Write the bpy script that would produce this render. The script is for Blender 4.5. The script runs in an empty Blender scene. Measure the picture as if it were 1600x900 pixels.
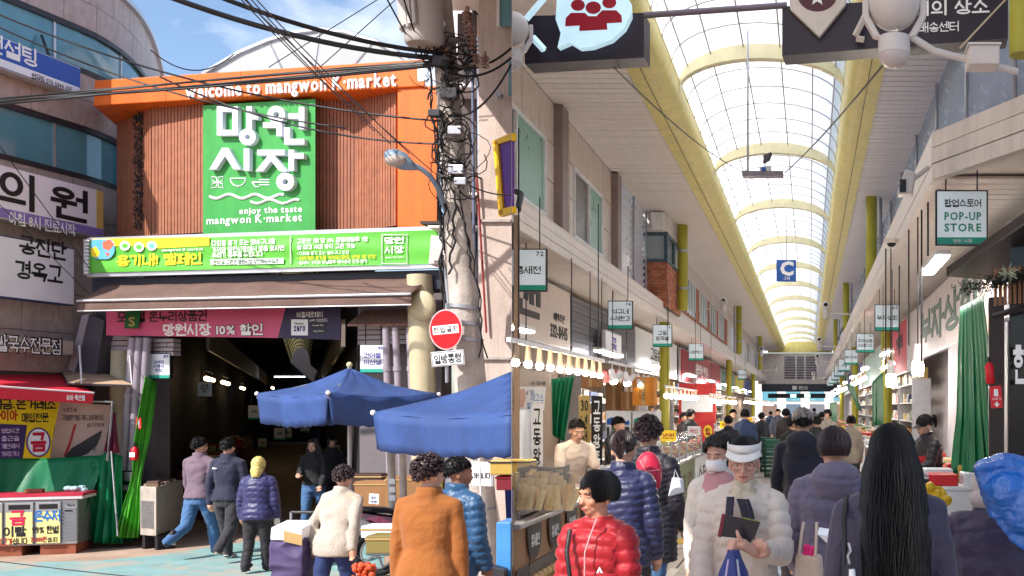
import bpy, bmesh, math, random
import numpy as np
from mathutils import Vector, Matrix, noise as mnoise
# ---------------------------------------------------------------- camera, sky, sun, exposure
SC = bpy.context.scene
F, X0, Y0, HC = 1600.0, 1265.0, 637.0, 1.75      # focal length and principal point of the photograph in its pixels, eye height
cam = bpy.data.cameras.new('camera'); co = bpy.data.objects.new('camera', cam); SC.collection.objects.link(co)
cam.sensor_width = 36; cam.lens = 36 * F / 1600
cam.shift_x = (800 - X0) / 1600; cam.shift_y = (Y0 - 450) / 1600
cam.clip_start = .05; cam.clip_end = 3000
co.location = (0, 0, HC); co.rotation_euler = (math.pi / 2, 0, 0); SC.camera = co
SUND = Vector((.52, .60, -.72)).normalized()       # direction the sunlight travels
sun = bpy.data.lights.new('sun', 'SUN'); sun.energy = 3.3; sun.angle = math.radians(.5); sun.color = (1, .95, .88)
so = bpy.data.objects.new('sun', sun); SC.collection.objects.link(so)
so.rotation_euler = SUND.to_track_quat('-Z', 'Y').to_euler()
W = bpy.data.worlds.new('World'); SC.world = W; W.use_nodes = True
wn, wl = W.node_tree.nodes, W.node_tree.links; wn.clear()
sky = wn.new('ShaderNodeTexSky'); sky.sky_type = 'NISHITA'; sky.sun_disc = False
sky.sun_elevation = math.asin(-SUND.z); sky.sun_rotation = math.atan2(-SUND.x, -SUND.y)
sky.air_density = 1.0; sky.dust_density = 1.2; sky.ozone_density = 2.6
tc = wn.new('ShaderNodeTexCoord'); mp = wn.new('ShaderNodeMapping'); mp.inputs['Scale'].default_value = (1, 1, 1.7); mp.inputs['Location'].default_value = (.32, .1, .05)
nz = wn.new('ShaderNodeTexNoise'); nz.inputs['Scale'].default_value = 3.2; nz.inputs['Detail'].default_value = 7; nz.inputs['Roughness'].default_value = .55
rp = wn.new('ShaderNodeValToRGB'); rp.color_ramp.elements[0].position = .535; rp.color_ramp.elements[1].position = .74
mx = wn.new('ShaderNodeMixRGB'); mx.inputs[2].default_value = (7.6, 7.7, 7.9, 1)
bg = wn.new('ShaderNodeBackground'); bg.inputs['Strength'].default_value = .11; ow = wn.new('ShaderNodeOutputWorld')
for a, b in ((tc.outputs['Generated'], mp.inputs[0]), (mp.outputs[0], nz.inputs[0]), (nz.outputs[0], rp.inputs[0]), (rp.outputs[0], mx.inputs[0]), (sky.outputs[0], mx.inputs[1]), (mx.outputs[0], bg.inputs[0]), (bg.outputs[0], ow.inputs[0])): wl.new(a, b)
SC.view_settings.view_transform = 'Standard'; SC.view_settings.look = 'None'; SC.view_settings.gamma = 1
SC.view_settings.exposure = 1.05
SC.render.engine = 'CYCLES'; SC.cycles.use_denoising = True; SC.cycles.max_bounces = 8; SC.cycles.diffuse_bounces = 4
SC.cycles.transmission_bounces = 6; SC.cycles.transparent_max_bounces = 8; SC.cycles.sample_clamp_indirect = 6
SC.cycles.caustics_reflective = False; SC.cycles.caustics_refractive = False
# ---------------------------------------------------------------- helpers
RN = random.Random(11); COL = SC.collection; PI = math.pi
def lin(c): c /= 255; return c / 12.92 if c <= .04045 else ((c + .055) / 1.055) ** 2.4
def C(r, g, b): return (lin(r), lin(g), lin(b))
_m = {}
def mat(key, col=None, rough=.6, var=.14, scale=3, bump=.15, bscale=70, metal=0, spec=.4, sheen=0, emit=0, alpha=1, coat=0, trans=0, grime=0):
    if key in _m: return _m[key]
    m = bpy.data.materials.new(key); m.use_nodes = True; _m[key] = m
    n, l = m.node_tree.nodes, m.node_tree.links; b = n['Principled BSDF']
    t = n.new('ShaderNodeTexCoord'); a = n.new('ShaderNodeTexNoise'); a.inputs['Scale'].default_value = scale; a.inputs['Detail'].default_value = 8; a.inputs['Roughness'].default_value = .65
    l.new(t.outputs['Object'], a.inputs['Vector'])
    mr = n.new('ShaderNodeMapRange'); mr.inputs[1].default_value = .3; mr.inputs[2].default_value = .7; mr.inputs[3].default_value = 1 - var; mr.inputs[4].default_value = 1 + var * .6
    l.new(a.outputs[0], mr.inputs[0])
    mu = n.new('ShaderNodeMixRGB'); mu.blend_type = 'MULTIPLY'; mu.inputs[0].default_value = 1; mu.inputs[1].default_value = (*col, 1)
    l.new(mr.outputs[0], mu.inputs[2]); l.new(mu.outputs[0], b.inputs['Base Color'])
    if grime:                               # rain streaks and dust, stretched down the surface
        gm_ = n.new('ShaderNodeMapping'); gm_.inputs['Scale'].default_value = (5, 5, .55); gn = n.new('ShaderNodeTexNoise'); gn.inputs['Scale'].default_value = 1.6; gn.inputs['Detail'].default_value = 9; gn.inputs['Roughness'].default_value = .7
        l.new(t.outputs['Object'], gm_.inputs[0]); l.new(gm_.outputs[0], gn.inputs[0]); gr = n.new('ShaderNodeValToRGB'); gr.color_ramp.elements[0].position = .45; gr.color_ramp.elements[0].color = (0, 0, 0, 1); gr.color_ramp.elements[1].position = .75; gr.color_ramp.elements[1].color = (grime, grime, grime, 1); l.new(gn.outputs[0], gr.inputs[0])
        dm_ = n.new('ShaderNodeMixRGB'); l.new(gr.outputs[0], dm_.inputs[0]); l.new(mu.outputs[0], dm_.inputs[1]); dm_.inputs[2].default_value = (col[0] * .35 + .02, col[1] * .33 + .018, col[2] * .3 + .016, 1); l.new(dm_.outputs[0], b.inputs['Base Color'])
    r2 = n.new('ShaderNodeMapRange'); r2.inputs[3].default_value = max(.03, rough - .12); r2.inputs[4].default_value = min(1, rough + .12); l.new(a.outputs[0], r2.inputs[0]); l.new(r2.outputs[0], b.inputs['Roughness'])
    b.inputs['Metallic'].default_value = metal; b.inputs['Specular IOR Level'].default_value = spec
    if sheen: b.inputs['Sheen Weight'].default_value = sheen
    if coat: b.inputs['Coat Weight'].default_value = coat
    if alpha < 1: b.inputs['Alpha'].default_value = alpha
    if trans: b.inputs['Transmission Weight'].default_value = trans
    if emit: l.new(mu.outputs[0], b.inputs['Emission Color']); b.inputs['Emission Strength'].default_value = emit
    if bump:
        f = n.new('ShaderNodeTexNoise'); f.inputs['Scale'].default_value = bscale; f.inputs['Detail'].default_value = 4; l.new(t.outputs['Object'], f.inputs['Vector'])
        bp = n.new('ShaderNodeBump'); bp.inputs['Strength'].default_value = bump; bp.inputs['Distance'].default_value = .02; l.new(f.outputs[0], bp.inputs['Height']); l.new(bp.outputs[0], b.inputs['Normal'])
    return m
def lamp(key, col, s):
    if key in _m: return _m[key]
    m = bpy.data.materials.new(key); m.use_nodes = True; _m[key] = m
    b = m.node_tree.nodes['Principled BSDF']; b.inputs['Base Color'].default_value = (*col, 1); b.inputs['Emission Color'].default_value = (*col, 1); b.inputs['Emission Strength'].default_value = s
    return m
def translucent(key, col, t=.6):          # polycarbonate sheet: scatters daylight through
    if key in _m: return _m[key]
    m = bpy.data.materials.new(key); m.use_nodes = True; _m[key] = m; n, l = m.node_tree.nodes, m.node_tree.links; n.clear()
    tc_ = n.new('ShaderNodeTexCoord'); nn = n.new('ShaderNodeTexNoise'); nn.inputs['Scale'].default_value = .7; nn.inputs['Detail'].default_value = 6; l.new(tc_.outputs['Object'], nn.inputs[0])
    cr = n.new('ShaderNodeValToRGB'); cr.color_ramp.elements[0].position = .3; cr.color_ramp.elements[0].color = (col[0] * .86, col[1] * .86, col[2] * .84, 1); cr.color_ramp.elements[1].position = .6; cr.color_ramp.elements[1].color = (*col, 1); l.new(nn.outputs[0], cr.inputs[0])
    a = n.new('ShaderNodeBsdfTranslucent'); d = n.new('ShaderNodeBsdfDiffuse'); x = n.new('ShaderNodeMixShader'); o = n.new('ShaderNodeOutputMaterial')
    l.new(cr.outputs[0], a.inputs[0]); l.new(cr.outputs[0], d.inputs[0]); x.inputs[0].default_value = 1 - t
    l.new(a.outputs[0], x.inputs[1]); l.new(d.outputs[0], x.inputs[2]); l.new(x.outputs[0], o.inputs[0]); return m
def P(px, py, Y): return Vector(((px - X0) / F * Y, Y, HC + (Y0 - py) / F * Y))   # photo pixel at depth Y -> world
class Fr:                                   # a vertical plane: local x along it, y up (absolute), z out of it
    def __init__(s, O, U):
        s.O = Vector((O[0], O[1], 0)); s.U = Vector((U[0], U[1], 0)).normalized(); s.N = Vector((s.U.y, -s.U.x, 0))
        s.M = Matrix(((s.U.x, 0, s.N.x, s.O.x), (s.U.y, 0, s.N.y, s.O.y), (0, 1, 0, 0), (0, 0, 0, 1)))
    def u(s, px, w=0):
        k = (px - X0) / F; return (k * (s.O.y + w * s.N.y) - s.O.x - w * s.N.x) / (s.U.x - k * s.U.y)
    def uv(s, px, py, w=0):
        u = s.u(px, w); return u, HC + (Y0 - py) / F * (s.O.y + u * s.U.y + w * s.N.y)
    def rect(s, x0, y0, x1, y1, w=0):       # pixel box -> u0,u1,z0,z1
        a, b = s.uv(x0, y0, w), s.uv(x1, y1, w); return a[0], b[0], b[1], a[1]
    def pt(s, u, z, w=0): return s.M @ Vector((u, z, w))
    def at(s, u, z, w=0, rot=0): return s.M @ Matrix.Translation((u, z, w)) @ Matrix.Rotation(rot, 4, 'Z')
def frp(a, b):                              # plane through (px,Y) and (px,Y)
    A, B = P(a[0], 0, a[1]), P(b[0], 0, b[1]); return Fr(A, (B - A)[:2])
class MB:
    def __init__(s, M=None): s.v = []; s.f = []; s.mi = []; s.M = M; s.m = 0
    def add(s, vs, fs):
        o = len(s.v)
        s.v += [tuple(s.M @ Vector(p)) if s.M else tuple(p) for p in vs]; s.f += [tuple(i + o for i in q) for q in fs]; s.mi += [s.m] * len(fs); return s
    def box(s, x0, x1, y0, y1, z0, z1):
        return s.add([(x, y, z) for x in (x0, x1) for y in (y0, y1) for z in (z0, z1)], [(0, 1, 3, 2), (4, 6, 7, 5), (0, 4, 5, 1), (2, 3, 7, 6), (0, 2, 6, 4), (1, 5, 7, 3)])
    def prism(s, poly, d):                  # polygon (3-D points) extruded by vector d
        n = len(poly); q = [Vector(p) for p in poly]; d = Vector(d)
        return s.add(q + [p + d for p in q], [tuple(range(n))[::-1], tuple(range(n, 2 * n))] + [(i, (i + 1) % n, n + (i + 1) % n, n + i) for i in range(n)])
    def tube(s, pts, r, n=8, cap=True):
        pts = [Vector(p) for p in pts]; k = len(pts); rs = r if isinstance(r, (list, tuple)) else [r] * k
        vs = []; up = None
        for i, p in enumerate(pts):
            t = (pts[min(i + 1, k - 1)] - pts[max(i - 1, 0)]).normalized()
            if up is None: up = Vector((0, 0, 1)) if abs(t.z) < .9 else Vector((1, 0, 0))
            a = up - t * up.dot(t)
            if a.length < 1e-4: a = t.orthogonal()
            a.normalize(); up = a; b = t.cross(a)
            vs += [p + (a * math.cos(2 * PI * j / n) + b * math.sin(2 * PI * j / n)) * rs[i] for j in range(n)]
        fs = [(i * n + j, i * n + (j + 1) % n, (i + 1) * n + (j + 1) % n, (i + 1) * n + j) for i in range(k - 1) for j in range(n)]
        if cap: fs += [tuple(range(n))[::-1], tuple(range((k - 1) * n, k * n))]
        return s.add(vs, fs)
    def rings(s, rs, cap=True):             # list of equal-length rings
        n = len(rs[0]); k = len(rs)
        fs = [(i * n + j, i * n + (j + 1) % n, (i + 1) * n + (j + 1) % n, (i + 1) * n + j) for i in range(k - 1) for j in range(n)]
        if cap: fs += [tuple(range(n))[::-1], tuple(range((k - 1) * n, k * n))]
        return s.add([p for q in rs for p in q], fs)
    def sph(s, c, r, n=10, m=7):            # ellipsoid
        r = r if isinstance(r, (list, tuple)) else (r, r, r); c = Vector(c); vs = [(c.x, c.y, c.z + r[2])]
        for i in range(1, m):
            a = PI * i / m
            vs += [(c.x + r[0] * math.sin(a) * math.cos(2 * PI * j / n), c.y + r[1] * math.sin(a) * math.sin(2 * PI * j / n), c.z + r[2] * math.cos(a)) for j in range(n)]
        vs.append((c.x, c.y, c.z - r[2])); L = len(vs) - 1; b = 1 + (m - 2) * n
        fs = [(0, 1 + j, 1 + (j + 1) % n) for j in range(n)] + [(1 + i * n + j, 1 + (i + 1) * n + j, 1 + (i + 1) * n + (j + 1) % n, 1 + i * n + (j + 1) % n) for i in range(m - 2) for j in range(n)] + [(L, b + (j + 1) % n, b + j) for j in range(n)]
        return s.add(vs, fs)
    def sheet(s, fn, nu, nv):               # fn(a,b) a,b in 0..1
        vs = [fn(i / nu, j / nv) for i in range(nu + 1) for j in range(nv + 1)]; k = nv + 1
        return s.add(vs, [(i * k + j, (i + 1) * k + j, (i + 1) * k + j + 1, i * k + j + 1) for i in range(nu) for j in range(nv)])
    def mesh(s, name, mats, smooth=0):
        me = bpy.data.meshes.new(name); me.from_pydata([tuple(p) for p in s.v], [], s.f)
        for m in (mats if isinstance(mats, (list, tuple)) else [mats]): me.materials.append(m)
        if any(s.mi): me.polygons.foreach_set('material_index', s.mi)
        bm = bmesh.new(); bm.from_mesh(me); bmesh.ops.recalc_face_normals(bm, faces=bm.faces[:]); bm.to_mesh(me); bm.free()
        if smooth:
            me.polygons.foreach_set('use_smooth', [True] * len(me.polygons))
            try: me.set_sharp_from_angle(angle=math.radians(smooth if smooth > 1 else 40))
            except Exception: pass
        return me
    def build(s, name, mats, parent=None, smooth=0, bev=0, solid=0):
        return obj(name, s.mesh(name, mats, smooth), parent, bev, solid)
def obj(name, me, parent=None, bev=0, solid=0):
    o = bpy.data.objects.new(name, me); COL.objects.link(o)
    if parent is not None: o.parent = parent; o.matrix_parent_inverse = inv(parent)
    if solid: d = o.modifiers.new('thick', 'SOLIDIFY'); d.thickness = solid; d.offset = 0
    if bev: d = o.modifiers.new('bevel', 'BEVEL'); d.width = bev; d.segments = 2; d.limit_method = 'ANGLE'; d.angle_limit = .6
    return o
def wm(o):
    m = o.matrix_basis.copy()
    if o.parent: m = wm(o.parent) @ o.matrix_parent_inverse @ m
    return m
def inv(o): return wm(o).inverted()
def tag(o, label, cat=None, group=None, kind=None):
    if label: o['label'] = label
    if cat: o['category'] = cat
    if group: o['group'] = group
    if kind: o['kind'] = kind
    return o
def thing(name, label, cat, loc=(0, 0, 0), group=None):
    o = bpy.data.objects.new(name, None); COL.objects.link(o); o.location = loc; o.empty_display_size = .1; return tag(o, label, cat, group)
def dup(root, loc, rz=0, label=None, group=None, sc=None):
    r = root.copy(); COL.objects.link(r); r.location = loc; r.rotation_euler = (0, 0, rz)
    if sc: r.scale = (sc, sc, sc)
    if label: r['label'] = label
    if group: r['group'] = group
    for ch in root.children:
        c = ch.copy(); COL.objects.link(c); c.parent = r
        for g in ch.children:
            d = g.copy(); COL.objects.link(d); d.parent = c
    return r
# Hangul is composed from letter strokes; Latin letters and digits come from Blender's own font
_SQ = [(0, 1), (1, 1), (1, 0), (0, 0), (0, 1)]
JAMO = {'ㄱ': [[(0, 1), (1, 1), (.88, 0)]], 'ㄴ': [[(0, 1), (0, 0), (1, 0)]], 'ㄷ': [[(1, 1), (0, 1), (0, 0), (1, 0)]], 'ㄹ': [[(0, 1), (1, 1), (1, .5), (0, .5), (0, 0), (1, 0)]],
        'ㅁ': [_SQ], 'ㅂ': [[(0, 1), (0, 0), (1, 0), (1, 1)], [(0, .5), (1, .5)]], 'ㅅ': [[(.5, 1), (0, 0)], [(.46, .72), (1, 0)]], 'ㅇ': 'O', 'ㅈ': [[(0, 1), (1, 1)], [(.5, 1), (0, 0)], [(.46, .72), (1, 0)]],
        'ㅊ': [[(.3, 1.08), (.7, 1.08)], [(0, .78), (1, .78)], [(.5, .78), (0, 0)], [(.46, .55), (1, 0)]], 'ㅋ': [[(0, 1), (1, 1), (.88, 0)], [(0, .52), (.9, .52)]], 'ㅌ': [[(1, 1), (0, 1), (0, 0), (1, 0)], [(0, .5), (1, .5)]],
        'ㅍ': [[(0, 1), (1, 1)], [(0, 0), (1, 0)], [(.3, 1), (.3, 0)], [(.7, 1), (.7, 0)]], 'ㅎ': [[(.3, 1.08), (.7, 1.08)], [(0, .78), (1, .78)], 'o']}
VOW = {'ㅏ': [[(.2, 0), (.2, 1)], [(.2, .52), (1, .52)]], 'ㅐ': [[(.1, 0), (.1, 1)], [(.9, 0), (.9, 1)], [(.1, .52), (.9, .52)]], 'ㅑ': [[(.2, 0), (.2, 1)], [(.2, .66), (1, .66)], [(.2, .36), (1, .36)]], 'ㅒ': [[(.1, 0), (.1, 1)], [(.9, 0), (.9, 1)], [(.1, .66), (.9, .66)], [(.1, .36), (.9, .36)]],
       'ㅓ': [[(.8, 0), (.8, 1)], [(0, .52), (.8, .52)]], 'ㅔ': [[(.45, 0), (.45, 1)], [(1, 0), (1, 1)], [(-.15, .52), (.45, .52)]], 'ㅕ': [[(.8, 0), (.8, 1)], [(0, .66), (.8, .66)], [(0, .36), (.8, .36)]], 'ㅖ': [[(.45, 0), (.45, 1)], [(1, 0), (1, 1)], [(-.15, .66), (.45, .66)], [(-.15, .36), (.45, .36)]],
       'ㅗ': [[(0, 0), (1, 0)], [(.5, 0), (.5, .9)]], 'ㅛ': [[(0, 0), (1, 0)], [(.3, 0), (.3, .9)], [(.7, 0), (.7, .9)]], 'ㅜ': [[(0, .9), (1, .9)], [(.5, .9), (.5, 0)]], 'ㅠ': [[(0, .9), (1, .9)], [(.3, .9), (.3, 0)], [(.7, .9), (.7, 0)]], 'ㅡ': [[(0, .45), (1, .45)]], 'ㅣ': [[(.5, 0), (.5, 1)]]}
_INI = 'ㄱㄲㄴㄷㄸㄹㅁㅂㅃㅅㅆㅇㅈㅉㅊㅋㅌㅍㅎ'; _MED = 'ㅏㅐㅑㅒㅓㅔㅕㅖㅗㅘㅙㅚㅛㅜㅝㅞㅟㅠㅡㅢㅣ'
_FIN = ['', 'ㄱ', 'ㄱㄱ', 'ㄱㅅ', 'ㄴ', 'ㄴㅈ', 'ㄴㅎ', 'ㄷ', 'ㄹ', 'ㄹㄱ', 'ㄹㅁ', 'ㄹㅂ', 'ㄹㅅ', 'ㄹㅌ', 'ㄹㅍ', 'ㄹㅎ', 'ㅁ', 'ㅂ', 'ㅂㅅ', 'ㅅ', 'ㅅㅅ', 'ㅇ', 'ㅈ', 'ㅊ', 'ㅋ', 'ㅌ', 'ㅍ', 'ㅎ']
_DBL = {'ㄲ': 'ㄱㄱ', 'ㄸ': 'ㄷㄷ', 'ㅃ': 'ㅂㅂ', 'ㅆ': 'ㅅㅅ', 'ㅉ': 'ㅈㅈ'}; _CMP = {'ㅘ': 'ㅗㅏ', 'ㅙ': 'ㅗㅐ', 'ㅚ': 'ㅗㅣ', 'ㅝ': 'ㅜㅓ', 'ㅞ': 'ㅜㅔ', 'ㅟ': 'ㅜㅣ', 'ㅢ': 'ㅡㅣ'}
def hangul(m, c, x, y, t, e):
    k = ord(c) - 0xac00; ini, med, fin = _INI[k // 588], _MED[k % 588 // 28], _FIN[k % 28]; st = [0]
    def seg(p, q):
        p, q = Vector((*p, 0)), Vector((*q, 0)); d = (q - p).normalized(); n_ = Vector((-d.y, d.x, 0)) * t / 2; p, q = p - d * t / 2, q + d * t / 2; st[0] += 1
        m.prism([p + n_, p - n_, q - n_, q + n_], (0, 0, e * (1 + .012 * st[0])))
    def oval(x0, x1, y0, y1):
        cx, cy, rx, ry = (x0 + x1) / 2, (y0 + y1) / 2, (x1 - x0) / 2 + t / 2, (y1 - y0) / 2 + t / 2; rs = []
        for i in range(17):
            a = 2 * PI * i / 16; A = (cx + rx * math.cos(a), cy + ry * math.sin(a)); B = (cx + (rx - t) * math.cos(a), cy + (ry - t) * math.sin(a)); rs.append([(*B, 0), (*A, 0), (*A, e), (*B, e)])
        m.rings(rs, cap=False)
    def put(js, x0, x1, y0, y1, tab=JAMO):
        w = (x1 - x0) / len(js); g = .1 if len(js) > 1 else 0
        for i, j in enumerate(js):
            a, b = x0 + w * i + (g * .5 if i else 0), x0 + w * (i + 1) - (g * .5 if i < len(js) - 1 else 0)
            d = tab[j]
            if d == 'O': oval(a, b, y0, y1); continue
            for s_ in d:
                if s_ == 'o': oval(a + .1 * (b - a), b - .1 * (b - a), y0, y0 + .5 * (y1 - y0)); continue
                pts = [(a + (b - a) * u, y0 + (y1 - y0) * v) for u, v in s_]
                for p, q in zip(pts, pts[1:]): seg(p, q)
    def X(a): return x + .05 + a * .85
    def Y(a): return y - .08 + a * .86
    ij = _DBL.get(ini, ini); lo = .42 if fin else 0
    if fin: put(fin, X(.16), X(.92), Y(.02), Y(.27))
    if med in _CMP:
        h, v = _CMP[med]; put(ij, X(.05), X(.55), Y(lo + (.36 if not fin else .28)), Y(.96)); put(h, X(0), X(.62), Y(lo + (.08 if not fin else -.02)), Y(lo + (.26 if not fin else .14)), VOW); put(v, X(.74), X(1), Y(lo + (0 if not fin else -.04)), Y(1.02), VOW)
    elif med in 'ㅗㅛㅜㅠㅡ':
        put(ij, X(.14), X(.86), Y(lo + (.46 if not fin else .27)), Y(.98)); put(med, X(0), X(1), Y(lo + (.08 if not fin else -.02)), Y(lo + (.32 if not fin else .14)), VOW)
    else:
        put(ij, X(.03), X(.52 if med not in 'ㅔㅖㅐㅒ' else .46), Y(lo + (.14 if not fin else .04)), Y(.92)); put(med, X(.70 if med not in 'ㅔㅖㅐㅒ' else .62), X(1), Y(lo + (0 if not fin else -.04)), Y(1.02), VOW)
_lat = {}
def latin(c, bold):
    if (c, bold) not in _lat:
        cu = bpy.data.curves.new('glyph', 'FONT'); cu.body = c; cu.size = 1; cu.extrude = .02; cu.offset = bold * .8; cu.resolution_u = 2
        o = bpy.data.objects.new('glyph', cu); me = bpy.data.meshes.new_from_object(o); bpy.data.objects.remove(o); bpy.data.curves.remove(cu)
        _lat[c, bold] = ([tuple(v.co) for v in me.vertices], [tuple(f.vertices) for f in me.polygons]); bpy.data.meshes.remove(me)
    return _lat[c, bold]
def text(s, M, box, m, parent, ext=.003, bold=.0, name='lettering', label=None):
    """lettering filling the local box (x0,x1,y0,y1) of frame M, standing proud of it"""
    q = MB(); x = y = 0
    for c in s:
        if c == '\n': x = 0; y -= 1.12
        elif c == ' ': x += .3
        elif 0xac00 <= ord(c) <= 0xd7a3: hangul(q, c, x, y, .085 + bold * 1.3, .04); x += .98
        else:
            vs, fs = latin(c, round(bold, 3)); q.add([(v[0] + x, v[1] + y, v[2] + .02) for v in vs], fs); x += (max((v[0] for v in vs), default=.3) + .07 + bold)
    me = bpy.data.meshes.new(name); me.from_pydata(q.v, [], q.f)
    n = len(me.vertices); a = np.empty(n * 3); me.vertices.foreach_get('co', a); a = a.reshape(-1, 3)
    if n == 0: return None
    lo, hi = a.min(0), a.max(0); sx = (box[1] - box[0]) / max(hi[0] - lo[0], 1e-6); sy = (box[3] - box[2]) / max(hi[1] - lo[1], 1e-6)
    a[:, 0] = box[0] + (a[:, 0] - lo[0]) * sx; a[:, 1] = box[2] + (a[:, 1] - lo[1]) * sy; a[:, 2] = (a[:, 2] - lo[2]) / .04 * ext
    me.vertices.foreach_set('co', a.ravel()); me.transform(M); me.materials.clear(); me.materials.append(m); me.name = name
    o = obj(name, me, parent)
    if label: o['label'] = label
    return o
def catenary(a, b, sag, n=14): a, b = Vector(a), Vector(b); return [a.lerp(b, i / n) - Vector((0, 0, sag * 4 * (i / n) * (1 - i / n))) for i in range(n + 1)]
# shared paints
WHITE = mat('white_paint', C(232, 230, 232), .5); BLACK = mat('black_plastic', C(24, 23, 27), .45); DARK = mat('dark_metal', C(46, 45, 52), .45)
STEEL = mat('galvanised_steel', C(172, 172, 178), .38, metal=.75); LETW = mat('white_lettering', C(245, 245, 245), .5, var=.04, bump=0); LETK = mat('black_lettering', C(28, 26, 34), .5, var=.05, bump=0)
TEAL = mat('teal_print', C(38, 160, 140), .5, var=.05, bump=0); SIGNW = mat('sign_white', C(235, 238, 244), .35, var=.05, bump=0); SIGNLIT = mat('lit_sign_white', C(196, 208, 216), .35, var=.06, bump=0, emit=.18)
REDP = mat('red_paint', C(214, 26, 40), .4, var=.06, bump=.03); CONC = mat('concrete', C(176, 166, 160), .85, var=.25, scale=5, bump=.35, bscale=40)
GRNCLOTH = mat('green_tarpaulin', C(0, 112, 70), .5, var=.22, scale=2, bump=.2, bscale=14)
GLASS = mat('window_glass', C(96, 152, 168), .06, var=.2, scale=.8, bump=0, spec=.8)
SILVER = mat('silver_frame', C(196, 196, 202), .35, metal=.6)
# ================================================================ GROUND
def KX(px): return (px - X0) / F
RAY = KX(800)                                # the market street and the arcade meet along this line in plan
GL = -.39                                    # street level outside the gate
def gz(Y): return -.15 if Y < 8.5 else (GL if Y > 12.5 else -.15 + (GL + .15) * (Y - 8.5) / 4)
tag(MB().box(-400, 400, -300, 500, -1.4, -.62).build('ground', mat('far_ground', C(120, 112, 108), .9)), 'grey ground spreading around the market buildings', kind='structure')
asph = mat('street_concrete', C(176, 150, 132), .85, var=.28, scale=1.6, bump=.3, bscale=50)
g = MB()
ys = [-14, 2, 8.5, 12.5, 16, 30, 70]
g.rings([[(-40 - Y * .5, Y, gz(Y)), (RAY * Y - .004, Y, gz(Y)), (RAY * Y - .004, Y, -.9), (-40 - Y * .5, Y, -.9)] for Y in ys])
tag(g.build('street', asph), 'tan concrete street in front of the market gate', kind='structure')
# worn turquoise paint on the street
tm = mat('turquoise_road_paint', C(128, 166, 166), .8, var=.2, scale=2.5, bump=.25, bscale=45)
n, l = tm.node_tree.nodes, tm.node_tree.links; b = n['Principled BSDF']
t = n.new('ShaderNodeTexCoord'); w1 = n.new('ShaderNodeTexNoise'); w1.inputs['Scale'].default_value = 1.3; w1.inputs['Detail'].default_value = 9; w1.inputs['Roughness'].default_value = .7; l.new(t.outputs['Object'], w1.inputs[0])
r_ = n.new('ShaderNodeValToRGB'); r_.color_ramp.elements[0].position = .50; r_.color_ramp.elements[1].position = .66; l.new(w1.outputs[0], r_.inputs[0])
x_ = n.new('ShaderNodeMixRGB'); l.new(r_.outputs[0], x_.inputs[0]); l.new(b.inputs['Base Color'].links[0].from_socket, x_.inputs[1]); x_.inputs[2].default_value = (*C(176, 158, 142), 1); l.new(x_.outputs[0], b.inputs['Base Color'])
def gp(px, py): 
    Y = F * (HC - GL) / (py - Y0); return Vector((KX(px) * Y, Y, GL + .004))
tag(MB().add([gp(-40, 880), gp(150, 877), gp(240, 868), gp(420, 842), gp(600, 835), gp(600, 958), gp(-40, 958)], [tuple(range(7))]).build('painted_lane', tm), 'worn turquoise paint band across the street', kind='structure')
tag(MB().tube([gp(-20, 876) , gp(120, 893), gp(260, 908)], .012, 4).build('road_crack', mat('tar', C(60, 56, 58), .9)), 'dark tar seam across the painted street', kind='structure')
# ================================================================ ROUND BUILDING
GRAN = mat('pink_granite', C(188, 168, 162), .5, grime=.35, var=.22, scale=9, bump=.12, bscale=140)
ctrl = [(-70, 14.6), (0, 15.27), (80, 16.1), (150, 16.95), (195, 17.9), (222, 19.0), (240, 20.6), (251, 22.6)]
cp = [Vector((KX(a) * b, b)) for a, b in ctrl]
curve = []
for i in range(len(cp) - 1):
    p0, p1, p2, p3 = cp[max(i - 1, 0)], cp[i], cp[i + 1], cp[min(i + 2, len(cp) - 1)]
    for j in range(12):
        t = j / 12; curve.append(.5 * (2 * p1 + (p2 - p0) * t + (2 * p0 - 5 * p1 + 4 * p2 - p3) * t * t + (3 * p1 - p0 - 3 * p2 + p3) * t ** 3))
cum = [0]
for a, b in zip(curve, curve[1:]): cum.append(cum[-1] + (b - a).length)
def cat(s):
    for i in range(len(cum) - 1):
        if cum[i + 1] >= s: t = (s - cum[i]) / max(cum[i + 1] - cum[i], 1e-6); p = curve[i].lerp(curve[i + 1], t); d = (curve[i + 1] - curve[i]).normalized(); return p, Vector((d.y, -d.x))
    return curve[-1], Vector((1, 0))
L = cum[-1]
rb = thing('office_building', 'curved pink granite office building with blue glass bands', 'building', (*curve[20], GL))
def band(s0, s1, z0, z1, w0, w1, n=1):
    m = MB(); rs = []
    for i in range(n + 1):
        p, q = cat(s0 + (s1 - s0) * i / n); a, b = p + q * w0, p + q * w1
        rs.append([(a.x, a.y, z0), (b.x, b.y, z0), (b.x, b.y, z1), (a.x, a.y, z1)])
    return m.rings(rs)
body = [(p.x, p.y) for p in curve] + [(-24, 24), (-26, 12)]
MB().prism([(x, y, GL) for x, y in body], (0, 0, 8.7 - GL)).build('wall_core', mat('mortar', C(96, 86, 84), .9), rb)
for z0, z1, rows in ((7.92, 8.78, 2), (6.32, 7.18, 2), (2.3, 5.46, 5)):
    for r in range(rows):
        a, b = z0 + (z1 - z0) * r / rows, z0 + (z1 - z0) * (r + 1) / rows; s = RN.uniform(-.3, 0)
        while s < L - .1:
            e = min(s + .62, L); 
            if e > .05: band(max(s, 0) + .005, e - .005, a + .005, b - .005, .0, .05 + RN.uniform(0, .006), 2).build('granite_tile', GRAN, rb)
            s = e
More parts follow.
